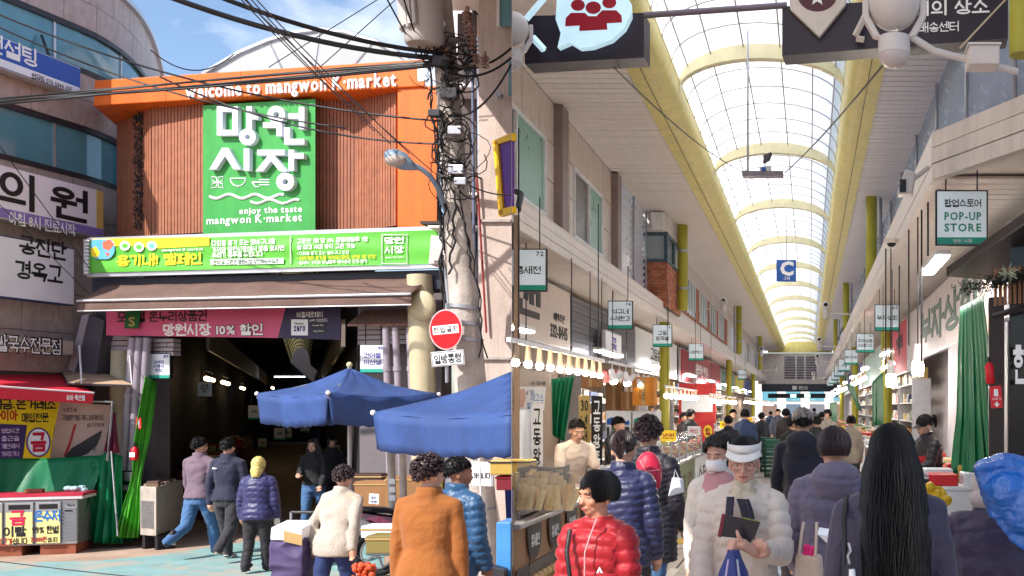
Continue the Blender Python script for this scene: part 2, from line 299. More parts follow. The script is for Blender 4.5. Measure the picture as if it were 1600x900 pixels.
for z0, z1 in ((7.22, 7.88), (5.5, 6.28)):
    s = 0
    while s < L - .2:
        e = min(s + 1.55, L); band(s + .02, e - .02, z0, z1, .0, .02, 4).build('window_pane', GLASS, rb, 60); s = e
        band(s - .02, s + .02, z0, z1, 0, .04).build('mullion', SILVER, rb)
    for z in (z0, z1): band(0, L, z - .05, z + .03, 0, .07, 40).build('window_rail', DARK, rb)
band(0, L, 8.78, 8.86, -.2, .12, 40).build('coping', SILVER, rb)
SF = frp((0, 15.05), (150, 16.75))
def T(fr, s, x0, y0, x1, y1, m, parent, w=.0, **k):
    u0, u1 = fr.u(x0, w), fr.u(x1, w); xm = (x0 + x1) / 2
    return text(s, fr.M @ Matrix.Translation((0, 0, w)), (u0, u1, fr.uv(xm, y1, w)[1], fr.uv(xm, y0, w)[1]), m, parent, **k)
def signbox(name, label, fr, px0, px1, pxr, yt, yb, m, d=.18, w=0, edge=SILVER):
    u0, u1 = fr.u(px0, w), fr.u(px1, w); z0, z1 = fr.uv(pxr, yb, w)[1], fr.uv(pxr, yt, w)[1]
    o = thing(name, label, 'sign', fr.pt((u0 + u1) / 2, z0, w))
    MB(fr.M).box(u0, u1, z0, z1, w - d, w - .012).build('casing', edge, o, bev=.01)
    MB(fr.M).box(u0 + .02, u1 - .02, z0 + .02, z1 - .02, w - .012, w).build('face', m, o)
    return o, (u0, u1, z0, z1)
s, q = signbox('shop_sign', 'blue and white sign high on the round building', SF, -60, 127, 127, 106, 152, mat('sign_blue', C(36, 82, 178), .4, var=.06, bump=0), w=.12)
MB(SF.M).box(q[0] + .03, q[1] - .03, q[2] + .025, q[2] + .14, .12, .124).build('white_strip', SIGNW, s)
T(SF, '컨설팅', -22, 62, 58, 92, LETW, s, .122, bold=.02); T(SF, '법무팀 070-5044-1115', 50, 124, 112, 134, LETK, s, .126)
for u in (q[0] + .6, q[1] - .5): MB(SF.M).tube([(u, q[3] + .35, -.1), (u, q[3] - .02, .05)], .02).build('hanger', DARK, s)
s, q = signbox('clinic_sign', 'white sign with violet bottom band and large black letters', SF, -60, 163, 163, 298, 374, mat('sign_lilac_white', C(240, 234, 246), .4, var=.05, bump=0), w=.16)
MB(SF.M).box(q[0] + .03, q[1] - .03, q[2] + .022, q[2] + .16, .16, .164).build('violet_strip', mat('violet_print', C(142, 120, 190), .4, bump=0), s)
MB(SF.M).box(q[1] - .16, q[1] - .022, q[2] + .16, q[3] - .022, .16, .163).build('yellow_corner', mat('yellow_print', C(226, 190, 110), .4, bump=0), s)
T(SF, '의', -4, 268, 54, 326, LETK, s, .163, bold=.035); T(SF, '원', 79, 292, 137, 344, LETK, s, .163, bold=.035); T(SF, '아침 8시 진료시작', 14, 340, 118, 360, LETW, s, .167, bold=.01)
s, q = signbox('medicine_sign', 'white sign with six black letters below the clinic sign', SF, -60, 117, 117, 388, 478, mat('sign_pale', C(240, 236, 246), .4, var=.05, bump=0), w=.14, edge=mat('navy_edge', C(40, 56, 110), .5))
T(SF, '공진단', 30, 372, 104, 402, LETK, s, .143, bold=.03); T(SF, '경옥고', 24, 410, 98, 440, LETK, s, .143, bold=.03)
s, q = signbox('noodle_shop_sign', 'cream fascia sign with outlined noodle shop letters over the red awning', SF, -60, 116, 116, 532, 556, mat('sign_cream', C(206, 190, 176), .5, bump=0), w=.2)
T(SF, '쌀국수전문점', -6, 524, 96, 554, LETK, s, .21, ext=.02, bold=.06); T(SF, '쌀국수전문점', -5, 526, 95, 552, LETW, s, .231, bold=.005)
# ================================================================ MARKET GATE
GF = frp((135, 16.8), (690, 15.7)); GM = GF.M
ORG = mat('orange_panel', C(226, 104, 24), .5, var=.13, scale=1.2, grime=.5, bump=.05, bscale=20); TERR = mat('terracotta_slat', C(164, 104, 78), .6, var=.22, grime=.3, scale=6, bump=.1); GAP = mat('slat_backing', C(58, 34, 30), .8); GREEN = mat('gate_green', C(58, 156, 70), .45, var=.1, grime=.35, bump=.04)
gate = thing('market_gate', 'orange market gate with terracotta slats and a green name board', 'gate', GF.pt(3.1, GL))
W_ = .62
a = [GF.uv(152, 127, W_), GF.uv(664, 90, W_), GF.uv(664, 141, W_), GF.uv(146, 171, W_)]
zt, zb = (a[0][1] + a[1][1]) / 2, (a[2][1] + a[3][1]) / 2
zb += .06; uL, uR = a[3][0], a[1][0]; uBL = GF.u(176, -.35)
fb = MB(GM)
pl = [(uL, W_), (uR, W_), (GF.u(663, -.4), -.4), (uBL, -.4)]
fb.rings([[(u, zb, w) for u, w in pl], [(u + (.02 if i == 0 else 0), zt, w) for i, (u, w) in enumerate(pl)]]).build('fascia', ORG, gate, bev=.015)
u0, u1 = GF.u(621, .58), GF.u(683, .58); zc = GF.uv(650, 361, .58)[1]
MB(GM).prism([(u0, zc, .58), (u1, zc, .58), (GF.u(682, -.35), zc, -.35), (GF.u(640, -.35), zc, -.35)], (0, zb + .01 - zc, 0)).build('side_column', ORG, gate, bev=.012)
# panel joints on the column and fascia
for u in (uL + 1.3, uL + 2.6, uL + 3.9): MB(GM).box(u - .004, u + .004, zb + .01, zt - .01, W_, W_ + .003).build('panel_joint', mat('joint', C(150, 70, 20), .7), gate)
zw0 = GF.uv(300, 366, .2)[1]; zw1 = zb + .02
gb = MB(GM).box(GF.u(200, -.3), u0, zw0, zw1, -.6, -.32); gb.build('back_panel', GAP, gate)
def slats(pa, pb, n, nm='slat'):
    A, B = Vector((*pa, 0)), Vector((*pb, 0)); d = (B - A); Ls = d.length; d.normalize(); nn = Vector((-d.y, d.x, 0)); nn = nn if nn.y > 0 else -nn
    f = MB(GM); f.prism([(A.x, zw0, A.y), (B.x, zw0, B.y), (B.x - nn.x * .1, zw0, B.y - nn.y * .1), (A.x - nn.x * .1, zw0, A.y - nn.y * .1)], (0, zw1 - zw0, 0)).build('slat_backing', GAP, gate)
    st = Ls / n
    for i in range(n):
        c = A + d * (st * (i + .5)); h = d * (st * .39); o = nn * (.035 + RN.uniform(0, .004))
        MB(GM).prism([((c - h).x, zw0 - .02, (c - h).y), ((c + h).x, zw0 - .02, (c + h).y), ((c + h + o).x, zw0 - .02, (c + h + o).y), ((c - h + o).x, zw0 - .02, (c - h + o).y)], (0, zw1 - zw0 + .01, 0)).build(nm, TERR, gate)
pa, pb, pc = (GF.u(186, -.3), -.3), (GF.u(240, .30), .30), (GF.u(322, .38), .38)
slats(pa, pb, 16); slats(pb, pc, 16)
pd, pe, pf = (GF.u(490, .25), .25), (GF.u(560, .1), .1), (GF.u(622, .42), .42)
slats(pd, pe, 13); slats(pe, pf, 15)
lf = MB(GM)
for i in range(420):
    t = RN.random(); u = pa[0] + (pb[0] - pa[0]) * (.70 + RN.uniform(-.07, .07)); w = pa[1] + (pb[1] - pa[1]) * .7 + .07 + RN.uniform(0, .05); z = zw0 + .1 + (zw1 - zw0 - .15) * t
    s_ = .028; dx, dy, dz = [RN.uniform(-1, 1) * s_ for _ in range(3)]; lf.add([(u - dx, z - s_, w + dz), (u + s_, z + dy, w), (u + dx, z + s_, w - dz)], [(0, 1, 2)])
lf.build('dark_planting', mat('dark_leaf', C(34, 30, 30), .6), gate)
# green name board and its letters
gu0, gu1, gz0, gz1 = GF.rect(317, 156, 493, 363, .5)
gz1 = GF.uv(493, 154, .5)[1]; gz0 = GF.uv(493, 362, .5)[1]
brd = MB(GM).prism([(gu0, gz0, .5), (gu1, gz0, .5), (GF.u(492, .1), gz0, .1), (GF.u(330, .1), gz0, .1)], (0, gz1 - gz0, 0)).build('name_board', GREEN, gate, bev=.01)
LM = mat('white_letter_metal', C(222, 224, 238), .4, var=.04, bump=0)
def stroke(poly, d=.085, nm='letter_stroke', par=brd):
    q = [GF.uv(x, y, .58) for x, y in poly]
    MB(GM).prism([(u, z, .502) for u, z in q], (0, 0, d)).build(nm, LM, par, bev=.006)
def bx(x0, y0, x1, y1): stroke([(x0, y0), (x1, y0), (x1, y1), (x0, y1)])
def ring(cx, cy, r0, r1, nm='letter_ring', d=.085):
    m = MB(GM); n = 28; rs = []
    for j in range(n + 1):
        a = 2 * PI * j / n; o_ = GF.uv(cx + r1 * math.cos(a), cy + r1 * math.sin(a), .58); i_ = GF.uv(cx + r0 * math.cos(a), cy + r0 * math.sin(a), .58)
        rs.append([(*i_, .502), (*o_, .502), (*o_, .502 + d), (*i_, .502 + d)])
    m.rings(rs, cap=False).build(nm, LM, brd, 50)
for r in ((339, 166, 348, 212), (363, 166, 372, 212), (348, 166, 363, 175), (348, 203, 363, 212), (385, 166, 394, 203), (394, 178, 404, 187), (411, 191, 441, 200), (432, 200, 441, 213), (467, 167, 476, 202), (451, 177, 467, 186), (444, 199, 453, 226), (453, 217, 476, 226),
          (381, 232, 390, 267), (402, 234, 445, 243), (451, 234, 460, 267), (460, 239, 475, 248)): bx(*r)
ring(387, 214, 4, 13); ring(432, 179, 4.5, 13.5); ring(446, 284, 4.5, 14)
stroke([(347, 231), (357, 231), (376, 265), (365, 265), (352, 244), (338, 265), (327, 265)])
stroke([(419, 243), (429, 243), (449, 268), (437, 268), (424, 252), (411, 268), (399, 268)])
def wline(pts, r, par=brd, m=LETW, w=.504, fr=GF, nm='printed_line'): MB(fr.M).tube([(*fr.uv(x, y, w), w) for x, y in pts], r, 5).build(nm, m, par)
wline([(328 + i * 4, 307 + 3.2 * math.sin(i * .62)) for i in range(30)], .022); wline([(392 + i * 4, 315 + 3 * math.sin(i * .62)) for i in range(20)], .02)
for sx, sy in ((-1, -1), (1, -1), (-1, 1), (1, 1)): wline([(340, 285), (340 + 8 * sx, 285 + 2 * sy), (340 + 9 * sx, 285 + 9 * sy), (340 + 2 * sx, 285 + 8 * sy), (340, 285)], .008)
wline([(360, 279), (384, 279)], .009); wline([(360 + 12 - 12 * math.cos(a * PI / 8), 279 + 12 * math.sin(a * PI / 8)) for a in range(9)], .009)
for dy in (-4, 0, 4): wline([(405, 285 + dy), (421, 285 + dy)], .008)
wline([(394, 285), (405, 285)], .012); wline([(394, 285), (399, 292), (405, 292)], .009)
T(GF, 'enjoy the taste', 374, 323, 472, 336, LETW, brd, .504, bold=.025); T(GF, 'mangwon K·market', 323, 336, 472, 352, LETW, brd, .504, bold=.025)
T(GF, 'welcome to mangwon K·market', 292, 123, 620, 152, LETW, gate, W_ + .002, ext=.03, bold=.022)
MB(GM).add([(*GF.uv(x, y, W_ + .004), W_ + .004) for x, y in ((652, 103), (664, 102), (664, 126), (653, 127))], [(0, 1, 2, 3)]).build('column_mark', LETW, gate)
# letters on a slope like the band: the fascia front is level, the row of letters follows it
# ---- arched translucent roof behind the gate
ar = thing('gate_vault', 'white translucent arched roof rising behind the orange gate', 'roof', P(480, 150, 19))
arc = [(300, 128), (330, 108), (375, 82), (420, 63), (460, 51), (500, 46), (540, 50), (585, 64), (620, 82), (650, 104), (668, 125)]
VT = translucent('vault_sheet', (.86, .88, .9), .45); axis = Vector((KX(470), 1, 0))
ap = [P(x, y, 18.6) for x, y in arc]; base = P(480, 190, 18.6)
for a_, b_ in zip(ap, ap[1:]):
    MB().prism([a_, b_, Vector((b_.x, b_.y, base.z)), Vector((a_.x, a_.y, base.z))], axis * .02).build('gable_pane', VT, ar)
    MB().prism([a_, b_, b_ + Vector((0, 0, .03)), a_ + Vector((0, 0, .03))], axis * 6).build('roof_pane', VT, ar)
MB().tube(ap, .05, 6).build('arch_rib', SILVER, ar)
for p in ap[1:-1:2]: MB().tube([p, p.lerp(base, .85)], .018, 5).build('gable_strut', SILVER, ar)
MB().tube([Vector((p.x, p.y - .03, base.z + (p.z - base.z) * .55)) for p in ap], .018, 5).build('gable_rib', SILVER, ar)
# ---- campaign banner
bw = .9
b0, b1 = GF.u(134, bw), GF.u(691, bw); bz0 = (GF.uv(135, 425, bw)[1] + GF.uv(690, 420, bw)[1]) / 2; bz1 = (GF.uv(135, 372, bw)[1] + GF.uv(690, 358, bw)[1]) / 2
bn = thing('campaign_banner', 'long light green campaign banner with white and yellow print across the gate', 'banner', GF.pt(b0, bz0, bw))
BG = mat('banner_green', C(92, 178, 60), .45, var=.06, scale=1.2, bump=.35, bscale=5)
MB(GM).sheet(lambda i, j: (b0 + .08 + (b1 - b0 - .12) * i, bz0 + .03 + (bz1 - bz0 - .06) * j, bw + .012 * math.sin(j * 9 + i * 4) * (.3 + .7 * abs(math.sin(i * 7)))), 60, 10).build('banner_cloth', BG, bn, 60)
fm = MB(GM); fm.box(b0, b1, bz1 - .03, bz1 + .03, bw - .1, bw - .02); fm.box(b0, b1, bz0 - .03, bz0 + .03, bw - .1, bw - .02); fm.box(b0, b0 + .08, bz0, bz1, bw - .1, bw + .04); fm.box(b1 - .05, b1, bz0, bz1, bw - .1, bw + .02)
fm.build('banner_frame', SILVER, bn)
for i in range(10): MB(GM).tube([(b0 + .03, bz0 + (bz1 - bz0) * (i + .5) / 10, bw + .05), (b0 + .11, bz0 + (bz1 - bz0) * (i + .5) / 10, bw + .05)], .008, 5).build('lacing', LETW, bn)
YEL = mat('yellow_lettering', C(250, 214, 40), .45, var=.04, bump=0); CY = mat('sky_blue_print', C(96, 176, 226), .45, bump=0); RD = mat('coral_print', C(236, 104, 74), .45, bump=0)
bq = bw + .018
def BT(s, x0, y0, x1, y1, m=LETW, bold=.02): return T(GF, s, x0, y0, x1, y1, m, bn, bq, bold=bold, ext=.002)
MB(GM).add([(*GF.uv(x, y, bq), bq) for x, y in ((145, 373), (327, 370), (327, 384), (250, 388), (200, 384), (145, 386))], [tuple(range(6))]).build('yellow_strip', YEL, bn)
MB(GM).add([(*GF.uv(min(179, max(142, 160 + 20 * math.cos(a * PI / 12))), max(374, min(405, 388 + 19 * math.sin(a * PI / 12))), bq + .002), bq + .002) for a in range(24)], [tuple(range(24))]).build('printed_globe', CY, bn)
for pts, m_ in ((((160, 378), (172, 374), (178, 382), (170, 392), (161, 388)), RD), (((142, 388), (150, 385), (156, 395), (152, 403), (143, 400)), YEL), (((164, 394), (172, 396), (168, 402)), RD)):
    MB(GM).add([(*GF.uv(x, y, bq + .004), bq + .004) for x, y in pts], [tuple(range(len(pts)))]).build('printed_land', m_, bn)
for i, (x, y) in enumerate(((195, 384), (217, 386), (237, 384))):
    MB(GM).add([(*GF.uv(x + 8 * math.cos(a * PI / 8), y + 7.5 * math.sin(a * PI / 8), bq + .004), bq + .004) for a in range(16)], [tuple(range(16))]).build('printed_icon', LETW, bn)
    MB(GM).add([(*GF.uv(x + 5 * math.cos(a * PI / 4), y + 4 * math.sin(a * PI / 4), bq + .006), bq + .006) for a in range(8)], [tuple(range(8))]).build('printed_icon_core', CY if i == 2 else BG, bn)
BT('용기내! 캠페인', 182, 396, 315, 415, YEL, .05); BT('mangwon K·market', 253, 388, 317, 393)
for s, y in (('다회용 용기 또는 장바구니를', 374), ('가져와 망원시장에서 장을 보시면', 384), ('쓰레기 봉투를 드립니다', 393)): BT(s, 331, y, 430 if y == 374 else 444 if y == 384 else 411, y + 9)
MB(GM).add([(*GF.uv(x, y, bq), bq) for x, y in ((329, 405), (443, 403), (443, 412), (329, 414))], [(0, 1, 2, 3)]).build('white_strip', LETW, bn); T(GF, '문의 및 교환은 망원시장 상인회사무실로~', 333, 405, 439, 412, mat('green_print', C(50, 120, 50), .5, bump=0), bn, bq + .003)
wline([(454, 369), (454, 412)], .008, bn, w=bq)
BT('교환권 1장 당 10L 종량제봉투 1장', 464, 371, 575, 379); BT('월 최대 10매 까지 교환 가능', 464, 381, 555, 389)
BT('• 다회용 용기 또는 장바구니 인정', 464, 392, 545, 398, bold=.005); BT('• 여러개의 용기를 가져오더라도 1인당 1장 인정', 464, 399, 586, 405, YEL, .005); BT('• 집에서 가져온 비닐봉투 재사용은 인정 불가', 464, 406, 574, 412, bold=.005)
wline([(597, 367), (636, 367), (636, 412), (597, 412), (597, 367)], .007, bn, w=bq); BT('망원', 601, 370, 631, 381, bold=.03); BT('시장', 601, 384, 631, 396, bold=.03); BT('enjoy the taste', 602, 400, 631, 404, bold=0)
# header beam, awning
hd = thing('gate_header', 'dark steel header beam under the green banner', 'beam', GF.pt(b0, bz0 - .2, 1)); MB(GM).box(b0 - .05, b1 - .1, bz0 - .32, bz0 - .035, .3, .74).build('beam', mat('navy_steel', C(34, 38, 56), .5), hd, bev=.01)
AW = mat('awning_cloth', C(108, 84, 76), .8, var=.2, grime=.5, scale=2, bump=.3, bscale=12)
aw = thing('gate_awning', 'dusty brown awning rolled out over the market entrance', 'awning', GF.pt(GF.u(380, 1.6), GF.uv(380, 478, 1.6)[1], 1.6))
w0, w1 = .7, 1.2; za, zb_, zc_ = GF.uv(380, 438, w0)[1], GF.uv(380, 464, w1)[1], GF.uv(380, 479, w1)[1]; au0, au1 = GF.u(122, w1), GF.u(643, w1)
MB(GM).sheet(lambda i, j: (au0 + (au1 - au0) * i, za + (zb_ - za) * j - .02 * math.sin(PI * j) + .006 * math.sin(i * 40), w0 + (w1 - w0) * j), 40, 4).build('canopy_sheet', AW, aw, 60, solid=.012)
MB(GM).sheet(lambda i, j: (au0 + (au1 - au0) * i, zb_ - .03 + (zc_ - zb_) * j - (.012 * math.sin(i * 55) if j == 1 else 0), w1 + .012 * math.sin(i * 33 + j) * j), 70, 3).build('valance', AW, aw, 60, solid=.008)
MB(GM).tube([(au0, zb_ - .01, w1 + .015), (au1, zb_ - .01, w1 + .015)], .022, 8).build('front_bar', SILVER, aw, 60); MB(GM).tube([(au0, zc_ - .02, w1 + .01), (au1, zc_ - .02, w1 + .01)], .009, 6).build('hem_bar', LETW, aw)
# voucher banner
pk = thing('voucher_banner', 'pink and navy banner advertising a ten percent voucher over the entrance', 'banner', GF.pt(GF.u(340, .6), GF.uv(340, 530, .6)[1], .6))
PK = mat('banner_pink', C(206, 84, 124), .5, var=.12, scale=1, bump=.3, bscale=6); NV = mat('banner_navy', C(44, 34, 74), .5, var=.08, bump=.2, bscale=6)
def poly(fr, pts, m, par, w, nm, d=.01): return MB(fr.M).prism([(*fr.uv(x, y, w), w) for x, y in pts], (0, 0, -d)).build(nm, m, par)
poly(GF, ((166, 481), (446, 481), (434, 528), (166, 524)), PK, pk, .6, 'pink_cloth'); poly(GF, ((446, 481), (532, 481), (532, 531), (434, 528)), NV, pk, .6, 'navy_cloth')
T(GF, '모바일 온누리상품권', 183, 486, 323, 503, LETK, pk, .602, bold=.03); T(GF, '망원시장', 255, 505, 330, 525, LETW, pk, .602, bold=.04); T(GF, '10% 할인', 337, 505, 412, 525, LETK, pk, .602, bold=.07); T(GF, '10% 할인', 338, 506, 411, 524, LETW, pk, .606, bold=.03)
T(GF, '비플제로페이', 464, 487, 504, 496, LETW, pk, .602); T(GF, 'APP 다운로드', 484, 498, 512, 503, LETW, pk, .602)
poly(GF, ((455, 499), (481, 499), (481, 524), (455, 524)), SIGNW, pk, .606, 'app_tile', .004); T(GF, 'zero', 459, 509, 477, 518, mat('violet_letter', C(80, 40, 120), .5, bump=0), pk, .608, bold=.04); T(GF, 'Bizplay', 461, 504, 475, 508, LETK, pk, .608)
for y in (505, 514): poly(GF, ((485, y), (509, y), (509, y + 7), (485, y + 7)), BLACK, pk, .606, 'store_badge', .004)
T(GF, 'Google Play', 488, 507, 506, 510, LETW, pk, .608); T(GF, 'App Store', 490, 516, 506, 519, LETW, pk, .608)
gc = thing('green_pennant', 'dark green cloth strip with an S hanging over the pink banner', 'cloth', GF.pt(GF.u(207, .86), GF.uv(207, 512, .86)[1], .86))
poly(GF, ((199, 470), (222, 470), (216, 513), (194, 513)), mat('bottle_green', C(20, 92, 40), .6), gc, .66, 'cloth_strip'); T(GF, 'S', 201, 495, 211, 510, mat('gold_letter', C(170, 160, 90), .5, bump=0), gc, .663, bold=.02)
# ================================================================ MARKET PASSAGE SEEN THROUGH THE GATE
passage_dir = Vector((KX(478), 1, 0))                         # direction the passage runs
pg = thing('market_passage', 'dark roofed market passage behind the gate', 'building', P(400, 850, 17))
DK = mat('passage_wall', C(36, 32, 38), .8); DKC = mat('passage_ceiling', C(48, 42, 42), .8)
lp, rp_ = P(243, 0, 17.2), P(562, 0, 16.2); lp.z = rp_.z = GL; passage_len = 46
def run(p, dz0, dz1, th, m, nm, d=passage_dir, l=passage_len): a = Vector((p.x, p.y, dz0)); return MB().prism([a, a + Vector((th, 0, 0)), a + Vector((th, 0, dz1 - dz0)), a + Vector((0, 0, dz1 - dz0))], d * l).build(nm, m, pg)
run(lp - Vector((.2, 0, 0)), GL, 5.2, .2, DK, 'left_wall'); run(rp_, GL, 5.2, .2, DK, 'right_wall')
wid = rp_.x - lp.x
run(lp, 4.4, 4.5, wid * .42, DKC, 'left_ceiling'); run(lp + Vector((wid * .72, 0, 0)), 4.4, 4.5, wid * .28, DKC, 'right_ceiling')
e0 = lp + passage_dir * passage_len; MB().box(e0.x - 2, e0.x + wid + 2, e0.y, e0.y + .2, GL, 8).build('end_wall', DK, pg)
tl, tr = lp.x + wid * .42, lp.x + wid * .72
VT2 = translucent('old_vault_sheet', (.72, .68, .5), .35)
for i in range(15):
    o = passage_dir * (i * 3); q = []
    for j in range(9):
        a = PI * j / 8; q.append(Vector(((tl + tr) / 2 - (tr - tl) / 2 * math.cos(a), lp.y, 4.5 + .9 * math.sin(a))) + o)
    for j in range(8): MB().prism([q[j], q[j + 1], q[j + 1] + Vector((0, 0, .02)), q[j] + Vector((0, 0, .02))], passage_dir * 2.98).build('vault_pane', VT2, pg)
    MB().tube(q, .05, 6).build('vault_rib', DARK, pg)
def fascia_run(p, sgn): return MB().prism([Vector((p.x, p.y, 2.75)), Vector((p.x + .06 * sgn, p.y, 2.75)), Vector((p.x + .06 * sgn, p.y, 3.2)), Vector((p.x, p.y, 3.2))], passage_dir * 40).build('shop_fascia', mat('old_fascia', C(120, 108, 100), .6), pg)
fascia_run(lp + Vector((.5, .6, 0)), 1); fascia_run(rp_ - Vector((.5, -.6, 0)), -1)
# goods, counters and lamps down both sides of the passage
BULB = lamp('warm_bulb', (1, .72, .38), 8); TUBE = lamp('cool_tube', (.85, .93, 1), 5)
def pass_pt(fr, d, z): return lp + Vector((wid * fr, 0, 0)) + passage_dir * d + Vector((0, 0, z - GL))
for i, (fr, d, z, n_) in enumerate(((.16, 2.2, 2.45, 4), (.14, 7, 2.5, 5), (.86, 5, 2.4, 3), (.88, 11, 2.5, 5), (.14, 14, 2.5, 4), (.86, 18, 2.5, 5), (.3, 24, 2.7, 4))):
    r = thing('bulb_row', ['row of warm bulbs inside the left entrance stall', 'second row of bulbs deeper in the left stalls', 'bulbs over the stall behind the blue parasol', 'bulbs deeper on the right of the passage', 'third row of bulbs in the left stalls', 'far right row of bulbs in the passage', 'farthest row of bulbs across the dark passage'][i], 'lamp', pass_pt(fr, d, z))
    a = pass_pt(fr, d, z); b = a + passage_dir * (n_ * .45); MB().tube([a, b], .012, 6).build('rail', DARK, r)
    for k in range(n_):
        c = a.lerp(b, (k + .5) / n_); MB().tube([c, c - Vector((0, 0, .1))], .012, 6).build('socket', DARK, r); MB().sph(c - Vector((0, 0, .14)), .045).build('bulb', BULB, r, 60)
tl_ = thing('tube_lamp', 'cool fluorescent tube far inside the passage', 'lamp', pass_pt(.5, 20, 2.9)); MB().box(-.6, .6, -.03, .03, 0, .04).build('housing', WHITE, tl_); MB().tube([(-.55, 0, -.03), (.55, 0, -.03)], .018, 6).build('tube', TUBE, tl_)
for ch in tl_.children: ch.matrix_parent_inverse = Matrix()
STALLC = [C(120, 60, 40), C(60, 80, 110), C(150, 110, 60), C(90, 90, 90)]
for i, (fr, d, l_, h, lab) in enumerate(((.08, 2.4, 1.8, .95, 'low stall counter just inside the left entrance'), (.08, 6, 3.5, 1, 'second stall counter on the left of the passage'), (.82, 2.4, 2.2, .9, 'crate stall behind the motorcycle'), (.84, 7, 4, 1, 'long stall on the right of the passage'), (.08, 12, 5, 1, 'far stall counter on the left of the passage'))):
    o = thing('market_stall', lab, 'stall', pass_pt(fr, d, GL)); a = pass_pt(fr - .06, d, GL); w_ = .7
    MB().prism([a, a + Vector((w_, 0, 0)), a + Vector((w_, 0, h)), a + Vector((0, 0, h))], passage_dir * l_).build('counter', mat('stall%d' % (i % 4), STALLC[i % 4], .7), o, bev=.01)
    k = 0
    for r in range(int(l_ / .45)):
        for c in range(2):
            p = a + passage_dir * (.1 + r * .45) + Vector((.06 + c * .33, 0, h)); hh = RN.uniform(.1, .26)
            MB().prism([p, p + Vector((.27, 0, 0)), p + Vector((.27, 0, hh)), p + Vector((0, 0, hh))], passage_dir * .36).build('goods_box', mat('goods%d' % (k % 5), (C(170, 120, 70), C(190, 60, 50), C(200, 190, 160), C(90, 120, 70), C(60, 60, 90))[k % 5], .6), o, bev=.008); k += 1
def hang_sign(label, p, w, h, lines, num=None, face=SIGNW, fr=None, strip=TEAL, mark=LETK, rod=.3, group=None):
    """board with a dark frame hung on two rods; p = centre of its bottom edge"""
    fr = fr or Fr((p.x, p.y), (1, 0)); o = thing('hanging_sign', label, 'sign', p, group); M = fr.M @ Matrix.Translation(((p - fr.O).dot(fr.U), 0, (p - fr.O).dot(fr.N))); z = p.z
    MB(M).box(-w / 2, w / 2, z, z + h, -.07, -.004).build('casing', BLACK, o, bev=.008); MB(M).box(-w / 2 + .03 * h, w / 2 - .03 * h, z + .03 * h, z + .97 * h, -.004, .002).build('face', face, o)
    if strip: MB(M).box(-w / 2 + .03 * h, w / 2 - .03 * h, z + .03 * h, z + .15 * h, .002, .004).build('colour_strip', strip, o)
    for x in (-.3 * w, .3 * w): MB(M).tube([(x, z + h, -.03), (x, z + h + rod, -.03)], .009, 6).build('hanger_rod', DARK, o)
    n_ = len(lines); top = .74 if num else .84
    for i, s in enumerate(lines):
        c = top - (top - .26) * (i + .5) / n_; th = min(.19, (top - .26) / n_ * .8); tw = min(.41, .5 * th * h / w * 1.05 * sum(1 if ord(ch) > 127 else .6 for ch in s))
        text(s, M @ Matrix.Translation((0, 0, .003)), (-tw * w, tw * w, z + h * (c - th / 2), z + h * (c + th / 2)), mark, o, bold=.025)
    if num: text(num, M @ Matrix.Translation((0, 0, .003)), (.22 * w, .42 * w, z + h * .82, z + h * .93), mark, o, bold=.02)
    return o
hang_sign('white stall sign number 89 at the left of the market entrance', P(248, 592, 16.0), .36, .4, ['김하진', '사랑의', '횟집'], '89', mark=mat('ink_blue', C(60, 60, 140), .5, bump=0))
hang_sign('white stall sign number 88 between the entrance and the grey pipes', P(582, 583, 15.0), .38, .42, ['건어물', '이선생'], '88', mark=mat('ink_violet', C(70, 60, 150), .5, bump=0))
hang_sign('small white three line notice hanging inside the passage', P(320, 620, 19), .28, .28, ['바다를', '사랑하는', '횟집'], strip=None)
for i, (x, y, Y_, n_) in enumerate(((398, 656, 22, '만두'), (437, 688, 26, '떡집'), (448, 686, 28, '정육'), (476, 676, 30, '반찬'), (410, 700, 33, '과일'))):
    hang_sign('small white stall sign deep in the passage, %s from the left' % ['first', 'third', 'fourth', 'fifth', 'second'][i], P(x, y, Y_), .3, .32, [n_])
# ================================================================ ENTRANCE SURROUNDS
SID = mat('lilac_siding', C(168, 156, 162), .5, var=.12, bump=.05); CREAM = mat('cream_column', C(190, 178, 148), .55, var=.14); PIPE = mat('grey_pvc', C(150, 140, 152), .4, var=.15)
def siding(label, fr, x0, y0, x1, y1, w, n, d=.15):
    u0, u1, z0, z1 = fr.rect(x0, y0, x1, y1, w); o = thing('siding_panel', label, 'wall', fr.pt((u0 + u1) / 2, z0, w))
    for i in range(n): MB(fr.M).box(u0, u1, z0 + (z1 - z0) * i / n + .006, z0 + (z1 - z0) * (i + 1) / n - .006, w - d, w + .008 * (i % 2)).build('siding_board', SID, o, bev=.006)
    MB(fr.M).box(u0 + .01, u1 - .01, z0, z1, w - d + .01, w - .012).build('backing', GAP, o); return o
siding('lilac metal siding left of the pipes under the pink banner', GF, 152, 524, 203, 549, .3, 3)
siding('lilac metal siding between the left pipes and the entrance', GF, 231, 529, 271, 556, .45, 4)
siding('lilac metal siding behind the right pipes', GF, 559, 508, 652, 538, .35, 4)
siding('lilac metal siding behind the no entry sign', GF, 646, 505, 676, 538, .3, 4)
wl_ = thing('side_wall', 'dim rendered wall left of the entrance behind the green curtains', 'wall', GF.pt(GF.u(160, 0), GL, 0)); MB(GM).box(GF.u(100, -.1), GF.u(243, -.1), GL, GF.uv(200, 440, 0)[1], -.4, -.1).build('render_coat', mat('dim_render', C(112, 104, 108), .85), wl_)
wr_ = thing('side_wall', 'rendered wall right of the entrance behind the grey pipes', 'wall', GF.pt(GF.u(620, 0), GL, 0)); MB(GM).box(GF.u(562, -.1), GF.u(690, -.1), GL, GF.uv(620, 425, 0)[1], -.4, -.1).build('render_coat', mat('dim_render'), wr_)
